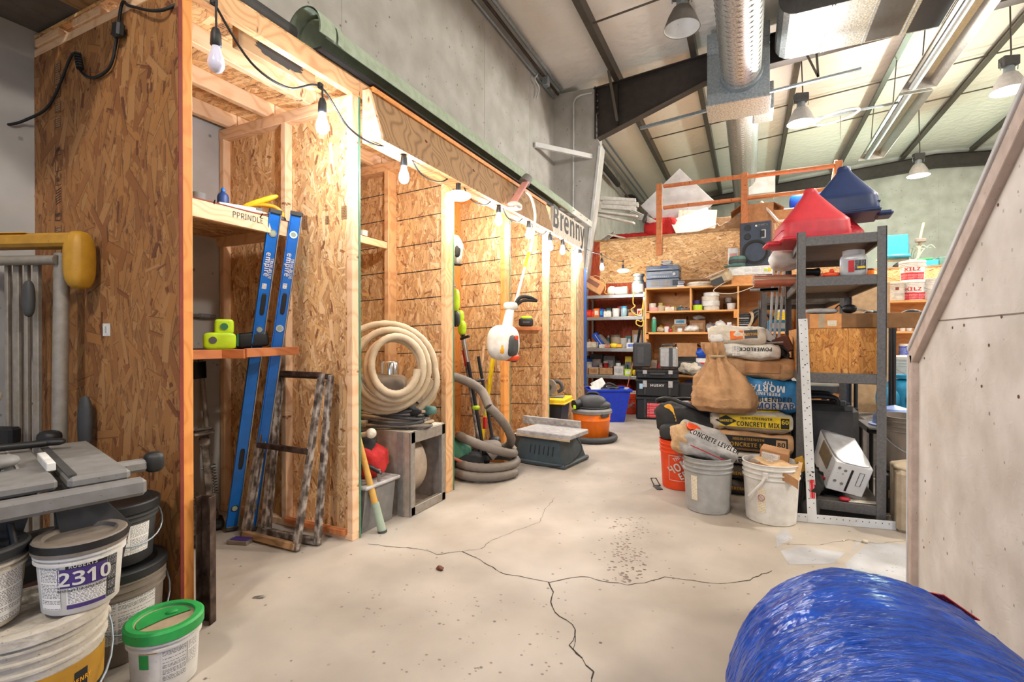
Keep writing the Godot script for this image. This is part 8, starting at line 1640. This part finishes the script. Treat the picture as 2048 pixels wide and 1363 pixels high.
	var bb := thing("black_tool_bag", "black open-topped tool bag with yellow lining on the orange pail", "bag", V(-0.40, 0.357, -3.93), 0.25); bb.scale = V(1.15, 1.2, 1.15); var bn := noise(5.5, 71, 3)
	part(bb, "bag_body", so(V(0, 0.10, 0), V(0.21, 0.11, 0.13), 3.0, bn, 0.05, 36, 18), "black_matte"); part(bb, "yellow_lining", so(V(-0.13, 0.15, 0.085), V(0.035, 0.065, 0.012), 3.0, null, 0, 16, 10, Basis.from_euler(V(0, -0.5, 0.35))), "amber"); part(bb, "open_rim", tu(spline([V(-0.20, 0.22, 0.0), V(-0.14, 0.25, 0.08), V(0.02, 0.20, 0.13), V(0.20, 0.17, 0.08), V(0.20, 0.19, -0.05), V(0.0, 0.23, -0.08)], 6, true), 0.012, 7, true), "black"); part(bb, "pocket", so(V(-0.12, 0.05, 0.115), V(0.08, 0.05, 0.03), 3.0, null, 0, 16, 10), "charcoal"); part(bb, "white_rag", so(V(0.16, 0.13, 0.11), V(0.06, 0.05, 0.05), 2.4, noise(11, 3), 0.03, 18, 12), "off_white")
	P = V(-0.235, 0, -3.43)
	var gp := thing("grey_white_pail", "scuffed grey-white pail with faded gold letters under a torn sack", "pail", P, face(P)); pail(gp, 0.132, 0.150, 0.345, "grey_white", null, false); lab(gp, "gold_frame", 0.132, 0.15, 0.345, 0.08, 0.235, -0.75, -0.45, "print_gold")
	var ts := thing("torn_concrete_sack", "torn concrete leveller sack slumped over the grey-white pail", "sack", V(-0.26, 0.30, -3.45), 0.0); var tn := noise(6.0, 81, 3); var tbs := Basis.from_euler(V(0.25, 0.1, -0.42))
	part(ts, "sack_body", so(V(0.0, 0.12, 0.0), V(0.19, 0.075, 0.125), 3.2, tn, 0.05, 40, 22, tbs), "light_grey"); part(ts, "kraft_end", so(V(-0.14, 0.15, 0.03), V(0.06, 0.085, 0.10), 2.8, tn, 0.06, 26, 16, tbs), "kraft_pale"); part(ts, "red_patch", so(V(-0.06, 0.215, 0.03), V(0.05, 0.014, 0.05), 2.6, null, 0, 14, 8, tbs), "orange_red"); part(ts, "red_stripe", bx(V(0.03, 0.085, 0.135), V(0.22, 0.006, 0.004), 0.001, tbs), "red"); text(ts, "CONCRETE LEVELER", 0.032, Transform3D(tbs, V(0.07, 0.16, 0.135)), "ink", 0.0, null, 0.75)
	P = V(0.125, 0, -3.40)
	var wp := thing("white_pail", "white pail with a warning label, paper scraps and a box in it", "pail", P, face(P)); pail(wp, 0.138, 0.156, 0.355, "white", null, false, "beige")
	lab(wp, "warning_label", 0.138, 0.156, 0.355, 0.07, 0.22, -0.50, -0.18, "print_gold"); lab(wp, "label_gap", 0.138, 0.156, 0.355, 0.135, 0.185, -0.46, -0.22, "white", 0.002)
	var rg := []
	for k in 20: rg.append(V(cos(TAU * k / 20) * 0.018, sin(TAU * k / 20) * 0.018, 0))
	var nr := part(wp, "warning_ring", tu(rg, 0.002, 4, true), "copper"); nr.position = V(sin(-0.34) * 0.1505, 0.16, cos(-0.34) * 0.1505); nr.rotation.y = -0.34; part(nr, "warning_bar", mb().bar(V(-0.013, 0.013, 0), V(0.013, -0.013, 0), 0.003, 0.002), "copper")
	part(wp, "strap_handle", tu(spline([V(-0.03, 0.29, 0.158), V(-0.05, 0.25, 0.166), V(-0.09, 0.20, 0.165), V(-0.115, 0.165, 0.15)], 5), 0.008, 8), "white"); part(wp, "handle_lug", bx(V(-0.028, 0.295, 0.155), V(0.03, 0.04, 0.02), 0.005), "white")
	var sb := thing("grout_box", "small white and tan grout carton tilted in the white pail", "carton", V(0.145, 0.305, -3.41), -0.25); part(sb, "carton", bx(V(0, 0.07, 0), V(0.15, 0.11, 0.08), 0.003, Basis.from_euler(V(0.2, 0, -0.12))), "cardboard"); part(sb, "label_panel", bx(V(0, 0.07, 0) + Basis.from_euler(V(0.2, 0, -0.12)) * V(-0.015, 0, 0.0408), V(0.10, 0.08, 0.001), 0.0, Basis.from_euler(V(0.2, 0, -0.12))), "print")
	var kp := thing("kraft_scrap", "curled kraft paper scrap over the white pail rim", "paper", V(0.13, 0.345, -3.33), -0.3); part(kp, "scrap", mb().sheet(func(s: float, q: float) -> Vector3: return V(-0.11 + 0.26 * s, 0.02 + 0.012 * sin(s * 14.0) - 0.10 * s * s * q, -0.05 + 0.10 * q), 24, 8), "kraft_pale"); part(kp, "scrap_edge", mb().sheet(func(s: float, q: float) -> Vector3: return V(-0.11 + 0.26 * s, 0.016 - 0.05 * q - 0.07 * s * s, 0.052 + 0.003 * sin(s * 20)), 24, 4), "cardboard")
	var dv := thing("dark_plant_scraps", "dark leafy scraps at the foot of the rack", "scraps", V(0.30, 0.0, -3.46)); part(dv, "stem", tu(spline([V(0, 0.12, 0), V(0.01, 0.3, -0.01), V(0.05, 0.42, -0.02)], 5), 0.008, 6), "black"); part(dv, "tan_flap", bx(V(-0.01, 0.34, 0.01), V(0.05, 0.09, 0.004), 0.001, Basis.from_euler(V(0, 0.3, 0.4))), "gold"); part(dv, "dark_lump", so(V(0.05, 0.22, -0.02), V(0.05, 0.10, 0.04), 2.2, noise(14, 3), 0.04, 20, 12), "black_matte"); part(dv, "base_lump", so(V(0.04, 0.07, -0.02), V(0.05, 0.07, 0.04), 2.6, null, 0, 14, 8), "dark_grey")
	var sh := thing("metal_bracket", "small rusty metal bracket lying on the floor by the orange pail", "bracket", G(1314, 972), 0.5); part(sh, "flat_leaf", bx(V(-0.01, 0.004, 0.05), V(0.045, 0.006, 0.09), 0.001), "dark_grey"); part(sh, "frame_leaf", tu([V(-0.02, 0.006, 0), V(0.025, 0.006, 0), V(0.03, 0.03, -0.10), V(-0.01, 0.03, -0.10)], 0.005, 5, true), "rust_steel")

# ---------------------------------------------------------------- beyond the rack, right
func build_right_far() -> void:
	var z := -8.9
	var w := thing("plywood_shelving", "plywood shelving with paint pails beyond the rack", "shelving", Vector3.ZERO)
	for y in [1.645, 1.20, 0.62]: part(w, "shelf", bx(V(2.6, y - 0.015, z - 0.25), V(2.2, 0.03, 0.55), 0.002), "ply")
	part(w, "back_panel", bx(V(2.6, 0.83, z - 0.53), V(2.2, 1.66, 0.012)), "ply"); for x in [1.5, 3.7]: part(w, "side_panel", bx(V(x, 0.83, z - 0.25), V(0.025, 1.66, 0.55), 0.002), "ply")
	var lo := thing("low_loft", "low strand board loft edge behind the paint pails", "loft", Vector3.ZERO); lo.set_meta("kind", "structure"); part(lo, "osb_panel", bx(V(3.0, 1.09, z - 0.62), V(3.4, 2.18, 0.012)), "osb"); part(lo, "cap_board", bx(V(3.0, 2.19, z - 0.66), V(3.4, 0.03, 0.1)), "oldwood"); part(lo, "deck", bx(V(3.0, 2.165, z - 2.2), V(3.4, 0.02, 3.1)), "osb_b")
	var P: Vector3
	var zp := z - 0.1
	var pl := [["white paint pail with a red band and red letters stacked on another", 1824, 1.645 + 0.285, "red"], ["white paint pail with a red band at the bottom of the pair", 1826, 1.645, "red"]]
	for q in pl:
		P = V(shelf_x(q[1], zp), q[2], zp); var t := thing("paint_pail", q[0], "pail", P, face(P), "paint pails on the plywood shelf"); pail(t, 0.135, 0.150, 0.275, "white", "white", true); lab(t, "red_band", 0.135, 0.15, 0.275, 0.01, 0.115, -1.2, 1.2, "print_red"); wrap_text(t, "KILZ", 0.05, 0.135, 0.150, 0.275, 0.16, 0.0, "red", 1.4)
	P = V(shelf_x(1868, zp), 1.645, zp); var bp := thing("paint_pail", "white paint pail with a blue square label", "pail", P, face(P), "paint pails on the plywood shelf"); pail(bp, 0.145, 0.16, 0.29, "white", "white_dirty", true); lab(bp, "blue_label", 0.145, 0.16, 0.29, 0.05, 0.21, 0.0, 0.95, "print_blue")
	P = V(shelf_x(1788, zp), 1.645, zp); var sp := thing("paint_pail", "white paint pail half hidden behind the rack upright", "pail", P, face(P), "paint pails on the plywood shelf"); pail(sp, 0.13, 0.145, 0.26, "white_dirty", "white_dirty", true); lab(sp, "red_stamp", 0.13, 0.145, 0.26, 0.15, 0.20, 0.1, 0.4, "red_edge")
	P = V(shelf_x(1846, zp - 0.1), 1.645, zp - 0.12); item("bottle", "dark teal jug between the paint pails", P, V(0.16, 0.30, 0.16), "slate", 0, "", "black", "jug", "jug")
	P = V(shelf_x(1914, zp), 1.645, zp); var wp := thing("paint_pail", "white paint pail at the right end of the row by the stair cap", "pail", P, face(P), "paint pails on the plywood shelf"); pail(wp, 0.14, 0.15, 0.27, "white", "white", false)
	for q in [["can", "white paint can on the middle plywood shelf", 1800, 1812, 12, "white", "white"], ["can", "pale green can on the middle plywood shelf", 1814, 1826, 11, "sky_blue_pale", "white"], ["tub", "dark brown tin on the middle plywood shelf", 1782, 1797, 12, "brown", "black"], ["can", "small dark can on the middle plywood shelf", 1828, 1836, 8, "dark_grey", "grey"]]: row(z - 0.05, 1.20, "cans on the plywood shelves", [[q[0], q[1], q[2], q[3], q[4], 0.12, q[5], q[6]]])
	for q in [["can", "white can with a purple stripe on the lower plywood shelf", 1800, 1822, 26, "white", "print_blue"], ["can", "dark red and white can on the lower plywood shelf", 1778, 1792, 26, "red_edge", "off_white"]]: row(z - 0.05, 0.83, "cans on the plywood shelves", [[q[0], q[1], q[2], q[3], q[4], 0.18, q[5], q[6]]])
	item("box", "low carton carrying the cans on the lower plywood shelf", V(shelf_x(1802, z - 0.15), 0.62, z - 0.16), V(0.42, 0.208, 0.25), "white_dirty", 0, "", "print_dense")
	# on the low loft: chair and odds
	var zc := z - 0.95; var cx := shelf_x(1788, zc); var ch := thing("blue_chair", "blue moulded chair with tan frame lying on the low loft", "chair", V(cx, 2.18, zc), 0.2); part(ch, "seat_shell", bx(V(0, 0.38, 0), V(0.40, 0.40, 0.04), 0.018, Basis(Vector3.BACK, 0.04)), "sky_blue"); part(ch, "seat_pad", so(V(-0.02, 0.22, 0.08), V(0.2, 0.04, 0.12), 3.0, null, 0, 20, 8), "sky_blue"); part(ch, "frame_tube", tu(spline([V(-0.3, 0.16, 0.1), V(0.1, 0.16, 0.1), V(0.27, 0.18, 0.1), V(0.33, 0.5, 0.05), V(0.40, 0.75, 0.0)], 7), 0.018, 8), "beige"); part(ch, "hinge_block", bx(V(0.31, 0.46, 0.1), V(0.14, 0.06, 0.06), 0.01), "taupe"); part(ch, "black_motor", so(V(0.06, 0.06, 0.12), V(0.13, 0.07, 0.08), 2.5, noise(9, 4), 0.03, 20, 12), "black_matte"); part(ch, "white_leg", cy(V(-0.2, 0, 0.1), V(-0.2, 0.2, 0.1), 0.02, -1, 8), "white")
	var bxx := thing("storage_bin", "small blue and grey bins at the edge of the low loft", "bin", V(shelf_x(1868, zc), 2.18, zc), 0.0); part(bxx, "blue_bin", bx(V(-0.10, 0.07, 0), V(0.26, 0.14, 0.2), 0.01), "sky_blue"); part(bxx, "grey_bin", bx(V(0.15, 0.09, -0.02), V(0.24, 0.18, 0.2), 0.01), "teal"); part(bxx, "green_lid", bx(V(-0.14, 0.155, 0), V(0.2, 0.03, 0.2), 0.008), "green_lid")
	var fn := thing("wilted_plant", "thin dry plant stems standing on the low loft", "plant", V(shelf_x(1830, zc), 2.18, zc - 0.1)); for k in 6: part(fn, "stem", tu(spline([V(0, 0, 0), V(-0.06 + 0.03 * k, 0.2 + 0.03 * (k % 3), 0), V(-0.04 + 0.05 * k, 0.36 + 0.04 * (k % 2), 0), V(0.02 + 0.05 * k, 0.34, 0.02)], 5), 0.006, 5), "sage"); part(fn, "pot", la([W(0, 0), W(0.09, 0), W(0.11, 0.14), W(0.10, 0.14), W(0, 0.10)], 16), "sage")
	# nearer: fan, pails, R12 box
	var F := V(1.20, 0.0, -5.0)
	var am := thing("air_mover", "sky blue carpet dryer fan with a round grille", "fan", F + V(0, 0.45, 0), -0.35); am.scale = V(0.8, 0.8, 0.8); part(am, "housing", so(V(0, 0.20, 0), V(0.24, 0.20, 0.17), 4.0, null, 0, 36, 22), "sky_blue"); part(am, "waist_shell", so(V(-0.17, 0.20, 0.05), V(0.13, 0.14, 0.15), 2.4, null, 0, 24, 14), "sky_blue"); part(am, "grille_well", cy(V(0.09, 0.2, 0.15), V(0.09, 0.2, 0.175), 0.125, -1, 32), "dark_grey"); for k in 4:
		var rr := []
		for q in 24: rr.append(V(0.09 + cos(TAU * q / 24) * (0.03 + 0.03 * k), 0.2 + sin(TAU * q / 24) * (0.03 + 0.03 * k), 0.18))
		part(am, "grille_ring", tu(rr, 0.004, 5, true), "black")
	part(am, "foot_pad", bx(V(0.14, 0.012, 0.05), V(0.2, 0.03, 0.2), 0.008), "sky_blue")
	var cr := thing("fan_crate", "grey crate carrying the blue fan", "crate", F, 0.0); part(cr, "crate", bx(V(0, 0.22, 0), V(0.7, 0.44, 0.5), 0.01), "light_grey"); part(cr, "rim", bx(V(0, 0.44, 0), V(0.72, 0.02, 0.52), 0.006), "grey")
	P = V(1.42, 0.0, -5.75); item("box", "white cabinet carrying the large lidded pail", P, V(0.5, 0.62, 0.5), "white_dirty", 0.0, "", "light_grey", "low_cabinet", "cabinet"); P.y = 0.622
	var lp := thing("lidded_pail", "large white pail with a dented lid behind the blue fan", "pail", P, face(P)); pail(lp, 0.20, 0.22, 0.30, "white_pale", "white", true)
	var lt := thing("paint_dishes", "pair of sky blue paint dishes on the fan", "dish", F + V(0.0, 0.775, 0), 0.3); for k in 2: part(lt, "dish", la([W(0, 0.0), W(0.075, 0.0), W(0.085, 0.03), W(0.08, 0.03), W(0.07, 0.008), W(0, 0.008)], 24), "sky_blue").position = V(-0.06 + 0.16 * k, 0.0, -0.02 * k)
	var bh := thing("blue_hard_hat", "pale blue hard hat on the black chair seat", "hat", V(0.95, 0.475, -4.40), 0.0); part(bh, "dome", la([W(0.13, 0), W(0.125, 0.06), W(0.09, 0.12), W(0, 0.145)], 26), "blue_pale"); part(bh, "brim", la([W(0.13, 0), W(0.155, -0.004), W(0.155, 0.006), W(0.13, 0.01)], 26), "blue_pale")
	P = V(0.955, 0.24, -3.98); var tr := thing("open_grey_pail", "big grey pail with a dusty open rim behind the marked box", "pail", P, face(P)); pail(tr, 0.15, 0.17, 0.36, "taupe", null, true, "dark_grey", 0.3)
	var tk := thing("pail_crate", "low dark crate under the big grey pail", "crate", V(0.955, 0, -3.98)); part(tk, "crate", bx(V(0, 0.118, 0), V(0.34, 0.236, 0.3), 0.006), "dark_grey"); part(tk, "slat", bx(V(0, 0.12, 0.153), V(0.32, 0.05, 0.006), 0.002), "oldwood")
	var rb := thing("canvas_box", "canvas-covered box stencilled R12-5 beside the rack foot", "box", V(0.955, 0, -3.60), -0.1); part(rb, "box", bx(V(0, 0.175, 0), V(0.36, 0.35, 0.32), 0.02), "canvas"); text(rb, "R12-5", 0.028, Transform3D(Basis(), V(-0.02, 0.235, 0.162)), "red_edge", 0.0, font_serif); part(rb, "folded_top", so(V(-0.02, 0.355, 0.02), V(0.17, 0.02, 0.14), 3.0, noise(12, 3), 0.02, 24, 10), "canvas"); part(rb, "plastic_wrap", so(V(0.12, 0.37, 0.06), V(0.07, 0.03, 0.08), 2.4, noise(14, 4), 0.02, 18, 10), "paper")
	var cb := thing("upright_board", "tan board standing behind the chair hoops", "board", V(0.98, 0, -5.45)); part(cb, "board", bx(V(0, 0.8, 0), V(0.32, 1.6, 0.02), 0.002), "cardboard_pale"); part(cb, "edge_strip", bx(V(-0.15, 0.8, 0.014), V(0.02, 1.6, 0.01), 0.002), "fir")

# ---------------------------------------------------------------- foreground
func build_foreground() -> void:
	var C := V(0.255, 0.0, -1.13)
	var t := thing("blue_tarp_bundle", "big rounded bundle wrapped in shiny blue tarpaulin", "tarp", C, 0.1)
	var nz := noise(1.0, 95, 3); var fine := noise(1.0, 96, 3)
	# a fat roll whose far end is rounded off; s runs round it, q from the far end's middle to the near end
	var f := func(s: float, q: float) -> Vector3:
		var a := TAU * s; var u := minf(q / 0.45, 1.0)
		var r := pow(sin(u * PI / 2), 0.55); var z := -0.34 * pow(cos(u * PI / 2), 0.7) + maxf(0.0, q - 0.45) * 1.1
		var y := sin(a); if y < 0: y = -pow(-y, 0.7)
		var p := V(cos(a) * 0.29 * r, 0.30 + y * 0.30 * r, z)
		var wr := nz.get_noise_3d(cos(a) * 0.9, sin(a) * 0.9, z * 16.0) * 0.009 + fine.get_noise_3d(cos(a) * 2.2, sin(a) * 2.2, z * 48.0) * 0.005 + fine.get_noise_3d(cos(a) * 6.0, sin(a) * 6.0, z * 90.0 + a * 2.0) * 0.003
		return p + V(cos(a), sin(a), -0.25) * wr * r
	part(t, "tarpaulin", mb().sheet(f, 130, 150, 2.0, 1.0, V(0, 0.28, 0.2)), "tarp")
	var o: Vector3 = f.call(0.152, 0.30); var du: Vector3 = (f.call(0.167, 0.30) - f.call(0.137, 0.30)).normalized(); var dv: Vector3 = (f.call(0.152, 0.33) - f.call(0.152, 0.27)).normalized()
	var up := dv.cross(du).normalized(); if up.y < 0: up = -up
	var tag := part(t, "red_tag", bx(Vector3.ZERO, V(0.075, 0.002, 0.065)), "print_red"); tag.transform = Transform3D(Basis(du, up, du.cross(up)), o + up * 0.006)
	var lf := thing("dry_leaf", "curled dry leaf scrap on the bare floor", "leaf", G(879, 1140)); part(lf, "leaf", so(V(0, 0.006, 0), V(0.02, 0.008, 0.014), 2.2, noise(40, 3), 0.012, 16, 8), "brown"); part(lf, "stem", cy(V(0.01, 0.004, 0), V(0.025, 0.006, 0.01), 0.002, -1, 5), "brown")
	var cs := thing("silver_scrap", "small folded foil scrap on the floor by the bays", "scrap", G(516, 1196), 0.4); part(cs, "fold", bx(V(0, 0.003, 0), V(0.05, 0.003, 0.02), 0.001, Basis(Vector3.BACK, 0.12)), "alu"); part(cs, "tip", bx(V(0.012, 0.006, 0.004), V(0.03, 0.002, 0.012), 0.001, Basis(Vector3.BACK, 0.3)), "light_grey")
	var cc := thing("concrete_crumb", "pale concrete crumb near the pale floor patches", "crumb", G(1732, 1086)); part(cc, "crumb", so(V(0, 0.008, 0), V(0.014, 0.009, 0.011), 3.0, noise(60, 2), 0.004, 12, 8), "off_white"); part(cc, "chip", so(V(-0.10, 0.003, 0.02), V(0.006, 0.003, 0.006), 2.5, null, 0, 8, 6), "off_white")
	var rc := thing("copper_wire_scrap", "short reddish wire scrap by the steel channel", "wire", G(418, 1240)); part(rc, "wire", tu([V(-0.02, 0.004, 0), V(0.0, 0.005, 0.0), V(0.03, 0.004, 0.01)], 0.003, 5), "copper"); part(rc, "wire", tu([V(-0.02, 0.004, 0.006), V(0.02, 0.004, 0.012)], 0.0025, 5), "red_edge")
